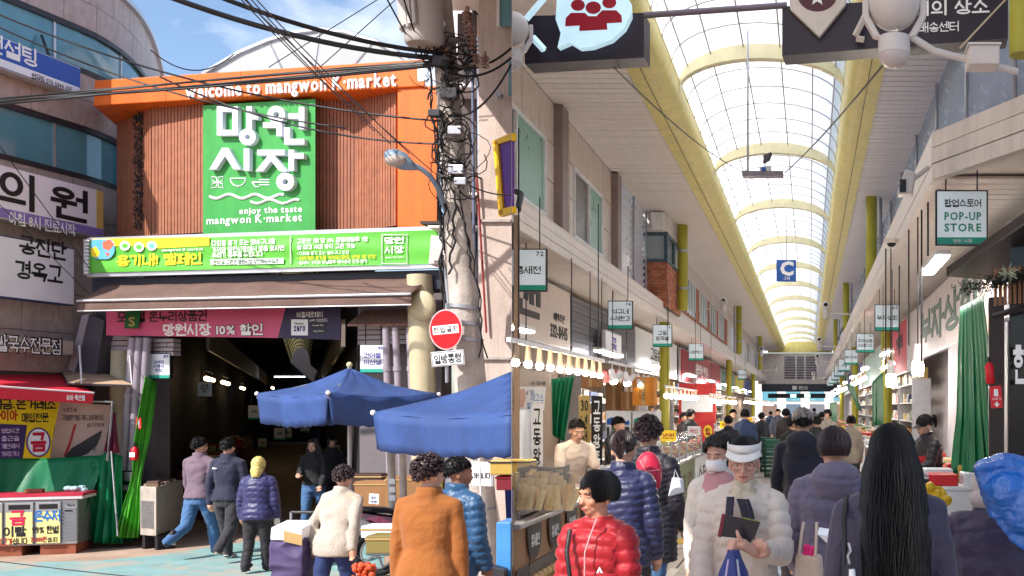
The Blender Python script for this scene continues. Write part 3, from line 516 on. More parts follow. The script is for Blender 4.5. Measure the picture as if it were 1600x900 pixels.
def col(label, px, Y_, y0, y1, r, m=CREAM, name='column', cat_='column', lean=0):
    a, b = P(px, y1, Y_), P(px + lean, y0, Y_); o = thing(name, label, cat_, a); MB().tube([a, a.lerp(b, .5), b], r, 16).build('shaft', m, o, 50); return o
c_ = col('cream round column left of the three grey pipes', 184, 16.4, 549, 845, .15, lean=6)
c_ = col('cream round column with domed cap right of the entrance', 668, 14.9, 430, 860, .18, lean=-12); MB().sph(P(660, 478, 14.7), (.2, .1, .22), 16, 10).build('cap', CREAM, c_, 60)
for i, (xa, xb) in enumerate(((192, 207), (205, 218), (217, 230))):
    a, b = P(xa, 735 if i < 2 else 745, 15.9), P(xb, 528, 15.9); o = thing('drain_pipe', 'grey drain pipe at the left entrance, %s of three' % ['left one', 'middle one', 'right one'][i], 'pipe', a, 'drain pipes left of the entrance')
    MB().tube([a, b], .055, 12).build('pipe', PIPE, o, 50)
    for t_ in (.15, .55): MB().tube([a.lerp(b, t_), a.lerp(b, t_ + .03)], .068, 12).build('coupling', PIPE, o, 50)
    if i == 2: MB().tube([a, a - Vector((.02, 0, .1)), a - Vector((.12, 0, .17)), a - Vector((.3, 0, .17))], .055, 12).build('elbow', PIPE, o, 50)
    if i < 2: MB().box(a.x - .09, a.x + .09, a.y - .1, a.y + .08, a.z - .16, a.z - .02).build('valve_box', BLACK if i == 0 else STEEL, o, bev=.01)
for i, (xa, xb) in enumerate(((612, 603), (633, 618), (652, 640))):
    a, b = P(xa, 850, 14.9), P(xb, 512, 14.9); o = thing('drain_pipe', 'grey drain pipe right of stall sign 88, %s of three' % ['left one', 'middle one', 'right one'][i], 'pipe', a, 'drain pipes right of the entrance')
    MB().tube([a, b], .05, 12).build('pipe', PIPE, o, 50)
    for t_ in (.5, .8): MB().tube([a.lerp(b, t_), a.lerp(b, t_ + .02)], .062, 12).build('coupling', PIPE, o, 50)
# little tiled canopy right of the banner
cn = thing('tiled_canopy', 'small brown tiled canopy right of the pink banner', 'canopy', GF.pt(GF.u(600, .5), GF.uv(600, 507, .5)[1], .5))
ua, ub = GF.u(557, .55), GF.u(652, .75); z1, z2 = GF.uv(600, 486, .4)[1], GF.uv(600, 507, .75)[1]
for i in range(13):
    u = ua + (ub - ua) * i / 13; v = ua + (ub - ua) * (i + 1) / 13 - .008
    for r in range(2): MB(GM).prism([(u, z1 + (z2 - z1) * r / 2, .35 + .2 * r), (v, z1 + (z2 - z1) * r / 2, .35 + .2 * r), (v, z1 + (z2 - z1) * (r + 1) / 2 - .02, .57 + .2 * r), (u, z1 + (z2 - z1) * (r + 1) / 2 - .02, .57 + .2 * r)], (0, .025, .01)).build('roof_tile', mat('clay_tile', C(150, 116, 104), .7), cn)
# metal hood, glazed bay and lean-to flap at the left
hd2 = thing('vent_hood', 'grey metal hood with sloping top between the round building and the gate', 'hood', P(135, 590, 16.3))
poly(GF, ((137, 491), (163, 501), (150, 588), (112, 588)), mat('dull_metal', C(92, 88, 98), .4, metal=.3), hd2, .5, 'hood_front', .35); poly(GF, ((128, 493), (139, 490), (116, 582), (106, 578)), SID, hd2, .52, 'hood_side', .3)
bay = thing('glazed_bay', 'pale blue glazed strip between round building and terracotta slats', 'window', P(170, 590, 17.7)); fb_ = frp((118, 18.2), (225, 17.6))
u0, u1, z0, z1 = fb_.rect(120, 235, 222, 470, 0); MB(fb_.M).box(u0, u1, GL, 6.7, -.3, -.05).build('wall', SIGNW, bay)
for i, (ya, yb) in enumerate(((238, 295), (300, 368), (452, 500))): a = fb_.rect(152, ya, 205, yb, 0); MB(fb_.M).box(a[0], a[1], a[2], a[3], -.05, -.02).build('window_pane', mat('sky_glass', C(120, 150, 196), .12, bump=0), bay); MB(fb_.M).box(a[0] - .05, a[1] + .05, a[3], a[3] + .05, -.05, .02).build('window_frame', WHITE, bay)
fl = thing('service_hatch_flap', 'open wooden hatch flap on a metal frame above the poster', 'flap', P(150, 603, 15.8))
q = [P(96, 582, 16.3), P(170, 588, 16.3), P(206, 603, 15.5), P(107, 600, 15.5)]; MB().prism(q, (0, 0, .03)).build('panel', mat('plywood', C(178, 150, 124), .7), fl)
MB().tube(q + [q[0]], .018, 6).build('frame', DARK, fl); MB().tube([q[3] + Vector((.2, 0, 0)), P(124, 540, 16)], .014, 6).build('stay', WHITE, fl); MB().tube([q[2], P(202, 550, 15.9)], .008, 6).build('stay', WHITE, fl)
# ---- red shop awning, yellow gold-shop sign, poster
SF2 = frp((0, 14.6), (150, 16.2))
ra = thing('shop_awning', 'red awning with white script over the gold shop', 'awning', P(60, 630, 15))
A = [P(-60, 570, 15.3), P(97, 585, 16.3), P(147, 614, 15.4), P(-60, 600, 14.2)]
RA = mat('awning_red', C(206, 38, 58), .6, var=.1, bump=.25, bscale=10)
MB().prism(A, (0, 0, -.012)).build('canopy_sheet', RA, ra); MB().prism([A[3] - Vector((0, 0, .015)), A[2] - Vector((0, 0, .015)), P(144, 631, 15.4), P(-60, 620, 14.2)], (.004, -.01, 0)).build('valance', RA, ra)
MB().tube([A[3], A[2]], .014, 6).build('front_bar', WHITE, ra); fv = Fr(A[3], (A[2] - A[3])[:2]); T(fv, '하하 축산물', 104, 617, 133, 626, LETW, ra, .02, bold=.03)
GY = mat('gold_sign_yellow', C(232, 200, 30), .45, var=.06, bump=.03)
ys_ = thing('gold_shop_sign', 'bright yellow and violet gold buying sign under the red awning', 'sign', P(40, 720, 15.0)); gq = frp((0, 14.75), (100, 15.6))
def gpoly(pts, m, w, nm, par=ys_, d=.03): return poly(gq, pts, m, par, w, nm, d)
gpoly(((-60, 612), (94, 626), (86, 666), (-60, 664)), GY, 0, 'upper_panel'); gpoly(((-60, 660), (42, 664), (35, 716), (-60, 716)), mat('sign_violet', C(58, 40, 92), .5), .01, 'violet_panel'); gpoly(((43, 664), (85, 666), (78, 716), (36, 716)), GY, .01, 'yellow_panel')
DR = mat('dark_red_letter', C(170, 24, 34), .5, bump=0); T(gq, '제금.은거래소', -14, 623, 88, 640, LETK, ys_, .003, bold=.04); T(gq, '다이아', -12, 640, 28, 658, DR, ys_, .003, bold=.05); T(gq, '매입전문', 34, 645, 76, 660, LETK, ys_, .003, bold=.03)
for i, s in enumerate(('영업시간', '출근을', '계단에서', '가져오거나')): T(gq, s, 2, 669 + i * 12, 30, 677 + i * 12, mat('pale_pink_letter', C(220, 190, 220), .5, bump=0), ys_, .013)
MB(gq.M).add([(*gq.uv(60 + 18 * math.cos(a * PI / 12), 691 + 22 * math.sin(a * PI / 12), .014), .014) for a in range(24)], [tuple(range(24))]).build('white_disc', SIGNW, ys_); MB(gq.M).tube([(*gq.uv(60 + 18 * math.cos(a * PI / 12), 691 + 22 * math.sin(a * PI / 12), .014), .014) for a in range(25)], .012, 5).build('disc_outline', mat('violet_letter'), ys_); T(gq, '금', 48, 675, 72, 706, mat('crimson_letter', C(190, 20, 60), .5, bump=0), ys_, .016, bold=.06)
po = thing('crane_poster', 'pale poster of a dark winged bird with handwritten lines beside the yellow sign', 'poster', P(130, 720, 16)); fq = frp((84, 15.75), (176, 16.1))
def fpoly(pts, m, w, nm, d=.02): return poly(fq, pts, m, po, w, nm, d)
fpoly(((92, 628), (173, 633), (166, 718), (78, 716)), mat('poster_pink', C(190, 164, 156), .6, bump=.05), 0, 'sheet'); T(fq, '거 피가 바', 98, 637, 120, 644, LETK, po, .003); T(fq, '그리울때면 겨울도 깨지고술에 깨치네요', 96, 648, 162, 657, LETK, po, .003); T(fq, '술과 그리 맛나게', 136, 661, 162, 667, LETK, po, .003)
fpoly(((115, 664), (120, 662), (112, 690), (104, 714), (99, 712), (108, 690)), mat('crane_red', C(170, 30, 40), .5, bump=0), .004, 'bird_neck', .003)
fpoly(((101, 714), (112, 700), (126, 692), (142, 682), (160, 672), (152, 694), (138, 708), (120, 716)), LETK, .005, 'bird_wing', .003)
for i in range(7): fpoly(((140 + i, 686 + i * 4), (160 - i * 2, 680 + i * 5), (146, 692 + i * 3)), LETK, .006 + i * .001, 'wing_feather', .002)
MB().tube([P(88, 626, 15.7), P(176, 628, 15.6), P(168, 720, 15.6)], .02, 6).build('poster_frame', STEEL, po)
# ---- green tarpaulin and curtains
def drape(name, label, top, bot, n, amp, m, cat_='curtain', nv=10, seed=0, sag=0, pinch=None):
    rr = random.Random(seed); ph = [rr.uniform(0, 6) for _ in range(4)]; top = [Vector(p) for p in top]; bot = [Vector(p) for p in bot]
    def samp(L_, t): k = t * (len(L_) - 1); i = min(int(k), len(L_) - 2); return L_[i].lerp(L_[i + 1], k - i)
    def fn(a, b):
        p, q = samp(top, a), samp(bot, a); r = p.lerp(q, b); s_ = amp * (.3 + .7 * b)
        if pinch: c = samp(top, .5).lerp(samp(bot, .5), b); k = 1 - pinch * math.exp(-((b - .62) / .16) ** 2); r = c + (r - c) * k; s_ *= .6 + .4 * k
        off = math.sin(a * n * 6.28 + ph[0] + .8 * math.sin(b * 3 + ph[1])) + .5 * math.sin(a * n * 13 + ph[2] + b * 2)
        return r + Vector((.2 * s_ * math.cos(a * n * 9), -s_ * off, -sag * math.sin(PI * a) * b))
    o = MB().sheet(fn, n * 8, nv).build(name, m, None, 60, solid=.006); return tag(o, label, cat_)
drape('tarpaulin', 'dark green tarpaulin slung behind the fridge counter', [P(-40, 712, 15.2), P(80, 716, 15.4), P(165, 711, 15.7)], [P(-40, 790, 15.0), P(60, 800, 15.1), P(140, 800, 15.4)], 3, .05, GRNCLOTH, seed=1)
drape('tarpaulin', 'dark green tarpaulin falling to the ground beside the fridge counter', [P(118, 740, 15.6), P(166, 706, 15.6), P(190, 712, 15.7)], [P(118, 838, 15.6), P(155, 848, 15.5), P(190, 850, 15.6)], 5, .06, GRNCLOTH, seed=2)
drape('curtain', 'deep green curtain gathered beside the left pipes', [P(205, 552, 16.1), P(244, 590, 16.2)], [P(178, 846, 15.85), P(208, 846, 15.85)], 6, .05, GRNCLOTH, seed=3)
drape('curtain', 'bright green curtain tied in a bundle next to the air conditioner', [P(228, 588, 15.8), P(246, 598, 16.1)], [P(182, 840, 15.6), P(216, 840, 15.6)], 5, .05, mat('bright_green_cloth', C(70, 160, 40), .55, var=.2, bump=.2, bscale=14), seed=4, pinch=.5)
drape('jacket_cloth', 'maroon garment hanging by the poster', [P(172, 645, 15.7), P(181, 645, 15.7)], [P(162, 705, 15.6), P(186, 708, 15.6)], 3, .04, mat('maroon_cloth', C(90, 14, 44), .7), 'garment', seed=5)
MB_ = MB(); o = thing('fire_extinguisher', 'small red fire extinguisher strapped to the left pipes', 'fire extinguisher', P(210, 720, 15.6))
a, b = P(210, 719, 15.65), P(211, 698, 15.65); MB().tube([a, a.lerp(b, .05), a.lerp(b, .8), b], [.04, .055, .055, .02], 12).build('cylinder', REDP, o, 50); MB().tube([b, b + Vector((0, 0, .06))], .018, 8).build('valve', BLACK, o); MB().box(a.x - .04, a.x + .04, a.y - .058, a.y - .05, a.z + .05, a.z + .12).build('instruction_label', LETW, o)
o = thing('extinguisher_notice', 'small red fire extinguisher notice on the right hand pipe', 'sign', P(217, 670, 15.7)); q = P(217, 670, 15.75); fz = Fr((q.x, q.y), (1, 0)); MB(fz.M).box(-.04, .04, q.z, q.z + .17, 0, .01).build('plate', REDP, o); text('소화기', fz.M, (-.03, .03, q.z + .02, q.z + .05), LETW, o, ext=.012); MB(fz.M).box(-.012, .012, q.z + .06, q.z + .14, .01, .013).build('pictogram', LETW, o)
o = tag(MB().tube([P(184, 838, 15.35), P(174, 705, 15.5)], .012, 6).build('metal_rod', STEEL), 'thin steel rod leaning by the valve boxes', 'rod')
# ---- fridge counter
fg = thing('counter_fridge', 'stainless counter fridge with yellow gold buying adverts', 'fridge', P(60, 850, 15)); ff = frp((-60, 14.55), (121, 15.0))
FR = mat('stainless', C(168, 168, 172), .32, metal=.6, var=.12); FY = mat('advert_cream', C(238, 226, 150), .45, bump=.02, var=.06)
def frect(x0, x1, ya, yb, w0, w1): u0, u1 = ff.u(x0, w1), ff.u(x1, w1); return u0, u1, ff.uv((x0 + x1) / 2, yb, w1)[1], ff.uv((x0 + x1) / 2, ya, w1)[1]
u0, u1, z0, z1 = frect(-60, 121, 782, 853, 0, 0); MB(ff.M).box(u0, u1, z0, z1, -.65, 0).build('cabinet', FR, fg, bev=.012)
u0, u1, z2, z3 = frect(-60, 129, 771, 783, 0, .06); MB(ff.M).box(u0, u1, z1 + .004, z1 + .09, -.68, .05).build('top_cover', mat('cover_white', C(226, 210, 214), .5), fg, bev=.01); MB(ff.M).box(u0, u1, z1 + .05, z1 + .093, -.684, .054).build('red_trim', mat('trim_red', C(190, 40, 66), .5), fg)
for i, (xa, xb) in enumerate(((-50, 4), (8, 52), (56, 95))):
    u0, u1, za, zb2 = frect(xa, xb, 785, 850, 0, .03); d_ = MB(ff.M).box(u0, u1, z0 + .02, z1 - .03, .002, .03).build('door', FR, fg, bev=.006)
    MB(ff.M).box(u0 + .04, u1 - .04, z1 - .13, z1 - .06, .031, .034).build('handle_recess', BLACK, d_); MB(ff.M).box(u0 + .01, u1 - .01, z0 + .03, z1 - .17, .031, .034).build('advert', FY, d_)
PINKL = mat('magenta_letter', C(206, 30, 80), .5, bump=0); BLUL = mat('blue_letter', C(28, 110, 190), .5, bump=0)
T(ff, '금', 15, 797, 40, 821, PINKL, fg, .036, bold=.05); T(ff, '이빨', 5, 822, 41, 839, LETK, fg, .036, bold=.04); T(ff, '최고가', -6, 841, 20, 853, DR, fg, .036, bold=.03); T(ff, '삽니다', 20, 840, 43, 851, LETK, fg, .036, bold=.03)
T(ff, '은수저', 53, 797, 94, 815, BLUL, fg, .036, bold=.05); T(ff, '99% 한벌', 50, 821, 91, 834, LETK, fg, .036, bold=.03); T(ff, '70,000원', 48, 838, 72, 848, DR, fg, .036, bold=.03); T(ff, '삽니다', 74, 839, 90, 847, LETK, fg, .036, bold=.02)
u0, u1, za, zb2 = frect(97, 119, 790, 850, 0, .012)
for i in range(9): MB(ff.M).box(u0, u1, z0 + .06 + i * .055, z0 + .09 + i * .055, .0, .014).build('grille_slat', mat('grille_grey', C(120, 120, 128), .4), fg)
T(ff, 'Nario', 105, 787, 117, 791, LETK, fg, .004); MB(ff.M).box(u0 + .03, u1 - .05, z1 - .2, z1 - .15, .0, .006).build('thermostat', BLACK, fg)
for u in (ff.u(-50), ff.u(20), ff.u(90), ff.u(105)): MB(ff.M).box(u - .22, u + .1, GL, z0, -.6, -.02).build('brick_foot', mat('foot_brick', C(150, 84, 60), .8), fg)
o = thing('brick', 'loose orange brick lying on the fridge counter', 'brick', ff.pt(ff.u(45), z1 + .1, -.2)); u = ff.u(46); MB(ff.M).box(u - .11, u + .11, z1 + .095, z1 + .15, -.25, -.15).build('block', mat('foot_brick'), o, bev=.006)
o = thing('plastic_bag', 'crumpled translucent bag on the fridge counter', 'bag', ff.pt(ff.u(108), z1 + .1, -.3)); m_ = MB()
for k in range(7): m_.sph(ff.pt(ff.u(108), z1 + .12, -.3) + Vector((RN.uniform(-.1, .1), RN.uniform(-.06, .06), RN.uniform(-.02, .04))), (RN.uniform(.06, .1), .06, .04), 8, 6)
m_.build('film', mat('pale_film', C(170, 200, 206), .25, bump=.4, bscale=20), o)
# ---- outdoor air conditioner
ac = thing('outdoor_air_conditioner', 'weathered outdoor air conditioner unit just inside the left entrance', 'air conditioner', P(262, 835, 16)); fa = frp((219, 15.5), (245, 15.35))
u0, u1, z0, z1 = fa.rect(219, 760, 244, 838, 0); ACm = mat('ac_enamel', C(176, 166, 156), .5, var=.25, scale=7); dk = mat('ac_dark', C(34, 30, 34), .7)
MB(fa.M).prism([(u0, z0, 0), (u1, z0, 0), (fa.u(286, -1.2), z0, -1.2), (fa.u(262, -1.2), z0, -1.2)], (0, z1 - z0, 0)).build('case', ACm, ac, bev=.012)
for i in range(16): MB(fa.M).box(u0 + .03, u1 - .05, z0 + .12 + i * .026, z0 + .132 + i * .026, .0, .012).build('grille_slat', STEEL, ac)
for i in range(26): k_ = RN.uniform(.05, 1.1); p = fa.pt(fa.u(230 + 36 * k_ + RN.uniform(-5, 8), -k_), z1, -k_); MB().box(p.x - .08, p.x + .08, p.y - .03, p.y + .03, p.z + .001, p.z + RN.uniform(.02, .06)).build('stacked_wood', mat('driftwood%d' % (i % 3), [C(120, 90, 70), C(90, 70, 60), C(150, 130, 120)][i % 3], .8), ac)
for u in (u0 + .05, u1 - .03): MB(fa.M).box(u - .03, u + .03, GL, z0, -.3, -.02).build('foot', dk, ac)
# ================================================================ BUILDING, POLE AND CABLES AT THE RIGHT OF THE STREET
BEI = mat('beige_render', C(200, 182, 172), .8, grime=.5, var=.16, scale=2.2, bump=.3, bscale=30); GREYW = mat('pale_panel', C(206, 200, 206), .6, var=.1)
sb = thing('corner_building', 'beige rendered building at the right edge of the street', 'building', P(775, 900, 13))
def rq(px, Y_): p = P(px, 0, Y_); return (p.x, p.y)
a = [rq(748, 13), rq(799.3, 13), rq(799.3, 13.72), rq(760, 14.4)]
MB().prism([(x, y, GL) for x, y in a], (0, 0, 8.6 - GL)).build('wall', BEI, sb)
a = [rq(690, 15.1), rq(752, 14.4), rq(790, 14.8), rq(742, 16)]
MB().prism([(x, y, 5.6) for x, y in a], (0, 0, 3.2)).build('upper_wall', GREYW, sb)
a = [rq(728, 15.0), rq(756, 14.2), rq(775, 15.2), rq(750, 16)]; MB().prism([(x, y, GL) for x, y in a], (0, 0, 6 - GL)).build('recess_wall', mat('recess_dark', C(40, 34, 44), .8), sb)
p = P(738, 135, 13.6); MB().box(p.x - .28, p.x + .26, p.y - .2, p.y + .3, p.z - .08, p.z + .05).build('ledge', GREYW, sb, bev=.01)
for i, px in enumerate((742, 752)): MB().tube([P(px, 560, 13.3), P(px - 4, 60, 13.3)], .02 + .012 * i, 8).build('service_pipe', mat('pipe_blue_grey', C(96, 104, 130), .5) if i == 0 else STEEL, sb, 50)
MB().tube([P(760, 520, 12.95), P(745, 270, 12.95)], .014, 8).build('red_conduit', mat('conduit_red', C(150, 50, 50), .6), sb)
for y in (345, 560): q = P(774, y, 12.98); MB().box(q.x - .2, q.x + .2, q.y - .02, q.y + .02, q.z - .015, q.z + .015).build('wall_joint', CONC, sb)
q = P(782, 150, 12.95); MB().tube([q, q - Vector((0, .1, 0))], .04, 10).build('vent_cap', STEEL, sb, 50)
wq = Fr(rq(772, 12.95), (1, 0)); u0, u1, z0, z1 = wq.rect(795, 95, 799, 150); MB(wq.M).box(u0, u1, z0, z1, 0, .02).build('window_pane', GLASS, sb)
u0, u1, z0, z1 = wq.rect(782, -30, 799, 42); MB(wq.M).box(u0, u1, z0, z1, 0, .02).build('window_pane', GLASS, sb); MB(wq.M).box(u0 - .04, u0, z0, z1, 0, .04).build('window_frame', WHITE, sb)
vs_ = thing('framed_billboard', 'violet billboard in a yellow frame cut by the right wall edge', 'sign', P(785, 335, 12.9)); fv_ = frp((771, 12.75), (799.5, 12.55))
poly(fv_, ((776, 218), (799.4, 214), (799.4, 331), (784, 334)), mat('violet_panel', C(92, 44, 140), .45, var=.3, scale=6), vs_, 0, 'panel', .04)
for pts in (((770, 220), (799.4, 207), (799.4, 218), (770, 227)), ((770, 220), (777, 220), (786, 334), (779, 337)), ((779, 328), (799.4, 322), (799.4, 332), (780, 338))): poly(fv_, pts, mat('frame_yellow', C(238, 190, 10), .4, bump=.03), vs_, .03, 'frame_bar', .07)
# ---- utility pole
PY = 12.0; POL = mat('pole_concrete', C(190, 180, 172), .8, grime=.5, var=.3, scale=4, bump=.35, bscale=25)
up = thing('utility_pole', 'tall leaning concrete utility pole wrapped in cables', 'utility pole', P(756, 905, PY))
axp = [P(757, 930, PY), P(748, 800, PY), P(738, 640, PY), P(724, 460, PY), P(708, 250, PY), P(697, 100, PY), P(684, -60, PY)]; axp[0].z = GL
MB().tube(axp, [.21, .2, .185, .165, .145, .13, .12], 16).build('shaft', POL, up, 50)
def pole_at(y):
    for a, b in zip(axp, axp[1:]):
        ya, yb = Y0 - (a.z - HC) * F / PY, Y0 - (b.z - HC) * F / PY
        if yb <= y <= ya: return a.lerp(b, (ya - y) / (ya - yb))
    return axp[-1].copy()
for y in (480, 505, 530, 620, 700, 792): p = pole_at(y); MB().tube([p - Vector((.004, 0, .02)), p + Vector((0, 0, .02))], .19 if y < 600 else .205, 16).build('steel_band', STEEL, up, 50)
CAB = mat('black_cable', C(24, 22, 26), .5, bump=0); CAB2 = mat('grey_cable', C(92, 88, 92), .5, bump=0)
m_ = MB()
for i in range(15):                                   # cables climbing the pole
    r0 = random.Random(i); a0 = r0.uniform(2.6, 5.8); y = r0.uniform(60, 380); ye = y + r0.uniform(40, 160) if i > 4 else 560; pts = []
    for k in range(14):
        yy = y + (ye - y) * k / 13; c = pole_at(min(yy, 880)); a0 += r0.uniform(-.22, .22); rr = .17 + r0.uniform(0, .05) + (.03 if yy > 400 else 0); pts.append(c + Vector((rr * math.cos(a0), rr * math.sin(a0), 0)))
    m_.tube(pts, r0.uniform(.006, .014), 5)
m_.build('riser_cables', CAB, up)['kind'] = 'stuff'
m_ = MB()
for cy, sp, n_ in ((100, 30, 26), (215, 22, 12), (280, 24, 15), (150, 20, 9)):                # tangled loops at the splice boxes
    for i in range(n_):
        r0 = random.Random(cy * 50 + i); c = pole_at(cy + r0.uniform(-sp, sp)) + Vector((r0.uniform(-.12, .3), -.16 - r0.random() * .1, r0.uniform(-.1, .1))); rr = r0.uniform(.08, .32); t0 = r0.uniform(0, 6); ln = r0.uniform(2.2, 6.2); tx, tz = r0.uniform(.4, 1), r0.uniform(.4, 1)
        m_.tube([c + Vector((rr * tx * math.cos(t0 + ln * k / 10), .05 * math.sin(k * 1.3 + i), rr * tz * math.sin(t0 + ln * k / 10) - .004 * k)) for k in range(11)], r0.uniform(.004, .011), 5)
m_.build('cable_tangle', CAB, up)['kind'] = 'stuff'
for y, dx, s_ in ((272, .1, .09), (290, .14, .07), (212, .12, .08), (185, -.1, .07), (105, .02, .1), (155, .08, .1)): p = pole_at(y) + Vector((dx, -.2, 0)); MB().box(p.x - s_, p.x + s_, p.y - .05, p.y + .05, p.z - s_ * .6, p.z + s_ * .6).build('splice_box', DARK if dx < .1 else STEEL, up, bev=.01)
for y0_, x1_, y1_ in ((75, 740, 58), (122, 745, 98), (140, 735, 120)): MB().tube([pole_at(y0_) - Vector((0, .15, 0)), P(x1_, y1_, PY - .1)], .03, 6).build('crossarm', mat('crossarm_steel', C(120, 112, 112), .5, metal=.4), up)
for x, y in ((730, 35), (734, 58), (738, 78), (742, 102), (757, 105), (700, 95)):
    c = P(x, y, PY - .2); i_ = MB()
    for k in range(3): i_.tube([c + Vector((0, 0, .05 * k)), c + Vector((0, 0, .05 * k + .025))], [.065, .04], 12)
    i_.tube([c, c + Vector((0, 0, .18))], .025, 8).build('insulator', mat('porcelain', C(150, 120, 110), .25), up, 50)
p = P(690, 105, PY); MB().tube([P(735, 20, PY - .1), P(728, 130, PY - .1)], .035, 8).build('switch_arm', STEEL, up)
tf = thing('pole_transformer', 'pale grey cylindrical transformer hung on the utility pole', 'transformer', P(660, 72, PY)); c0, c1 = P(664, 66, 11.75), P(656, -50, 11.75); TG = mat('transformer_grey', C(190, 184, 182), .5, var=.1)
MB().tube([c0 - Vector((0, 0, .04)), c0, c1], [.2, .225, .235], 24).build('tank', TG, tf, 40)
for k in range(7): a = PI + .25 * k; d = Vector((math.cos(a) * .25, math.sin(a) * .25, 0)); MB().tube([c0 + d + Vector((0, 0, .12)), c1 + d], .03, 6).build('cooling_fin', TG, tf)
MB().tube([c0.lerp(c1, .25) + Vector((.2, 0, 0)), pole_at(40)], .05, 8).build('bracket', STEEL, tf); MB().tube([c0 + Vector((-.1, -.22, .1)), c0 + Vector((-.1, -.24, .16))], .03, 8).build('bushing', TG, tf)
sl = thing('street_lamp', 'blue grey street lamp head on a curved arm from the pole', 'street lamp', P(625, 255, 11.6)); LG = mat('lamp_blue_grey', C(120, 142, 162), .45)
MB().tube([pole_at(330) - Vector((.1, .1, 0)), P(684, 293, 11.7), P(672, 275, 11.6), P(660, 265, 11.55), P(645, 258, 11.5)], [.03, .03, .03, .03, .035], 10).build('arm', LG, sl, 50)
def lampring(x, y, w, h): 
    c = P(x, y, 11.5); return [c + Vector((w * .25 * math.cos(a), w * math.sin(a) , h * math.cos(a))) for a in [2 * PI * k / 16 for k in range(16)]]
MB().rings([lampring(650, 262, .03, .03), lampring(641, 258, .07, .06), lampring(630, 252, .12, .095), lampring(617, 246, .13, .09), lampring(606, 242, .09, .055), lampring(602, 241, .03, .02)]).build('housing', LG, sl, 60)
MB().sph(P(619, 251, 11.44), (.125, .09, .07), 16, 10).build('lens', mat('lamp_lens', C(176, 166, 158), .15, bump=0), sl, 60)
mbx = thing('meter_box', 'beige electric meter box beside the pole under the orange column', 'box', P(695, 418, 12.2)); c = P(696, 395, 12.2)
MB().prism([(c.x - .15, c.y - .15, c.z - .16), (c.x + .09, c.y - .2, c.z - .15), (c.x + .12, c.y - .2, c.z + .14), (c.x - .12, c.y - .15, c.z + .19)], (.0, .25, 0)).build('case', mat('box_beige', C(206, 196, 192), .5), mbx, bev=.015); MB().box(c.x - .1, c.x + .07, c.y - .205, c.y - .19, c.z - .12, c.z + .02).build('cover', mat('box_beige'), mbx); MB().tube([c - Vector((0, 0, .15)), P(706, 520, 12.2)], .03, 8).build('conduit', STEEL, mbx, 50)
# ---- wires
def wire(label, a, b, sag=.1, r=.012, m=CAB, name='overhead_wire'): tag(MB().tube(catenary(a, b, sag), r, 6).build(name, m, None, 60), label, 'wire')
wire('thick black cable sloping across the sky to the pole, upper of a pair', P(262, -6, 10.6), P(700, 92, PY - .15), .12, .03); wire('thick black cable sloping across the sky to the pole, lower of a pair', P(330, -10, 10.4), P(700, 84, PY - .15), .1, .026)
wire('thin wire from the round building to the pole passing over the orange band', P(-20, 15, 13), P(700, 190, PY - .2), .25, .012); wire('thin wire just below it from the round building', P(-20, 34, 13), P(540, 200, 13), .2, .011)
for i, (x0, y0, x1, y1, s_) in enumerate(((-10, 155, 700, 96, -.01), (-10, 158, 700, 99, .02), (-10, 161, 700, 94, -.03), (-10, 157, 700, 101, .04), (-10, 164, 698, 97, .0))):
    wire('black cable in the sagging bundle before the welcome letters, strand %s' % ['one', 'two', 'three', 'four', 'five'][i], P(x0, y0, 12.6), P(x1, y1, PY - .25), s_, .013)
wire('thin steel wire rising from the gate to the upper frame edge', P(420, 105, 12.5), P(605, -10, 12), .0, .006); wire('thin steel wire crossing the vault', P(500, 105, 12.5), P(640, -20, 12), 0, .006); wire('thin wire drawn from the top edge down to the pole, left', P(600, -10, 11), P(655, 92, PY), 0, .009); wire('thin wire drawn from the top edge down to the pole, right', P(628, -10, 11), P(662, 95, PY), .0, .009)
for i, (x0, x1, y1) in enumerate(((368, 560, 180), (376, 585, 205), (384, 610, 225), (392, 640, 240), (372, 690, 280))): wire('hairline wire fanning from the sky down across the green board, number %s from the left' % ['one', 'two', 'three', 'four', 'five'][i], P(x0, -10, 10), P(x1, y1, 12), .03, .0065, CAB2)
wire('low wire across the slats from the green board to the pole', P(250, 120, 13), P(690, 225, PY - .2), .2, .011); wire('wire from the pole running right to the beige wall, upper', P(705, 105, PY - .2), P(799, 75, 12), .1, .014); wire('wire from the pole running right to the beige wall, middle', P(700, 112, PY - .2), P(799, 90, 12), .12, .014); wire('wire from the pole running right to the beige wall, lower', P(700, 180, PY - .2), P(799, 100, 12), .2, .012); wire('wire from the pole to the violet billboard', P(708, 275, PY - .2), P(799, 305, 12), .06, .008)
wire('thin wire in front of the clinic signs', P(-10, 215, 12), P(140, 420, 13), 0, .006); wire('second thin wire in front of the clinic signs', P(-10, 310, 12), P(140, 460, 13.4), 0, .005)
wire('slack wire linking the round building and the arched roof', P(235, 78, 16), P(365, 85, 18), .3, .01)
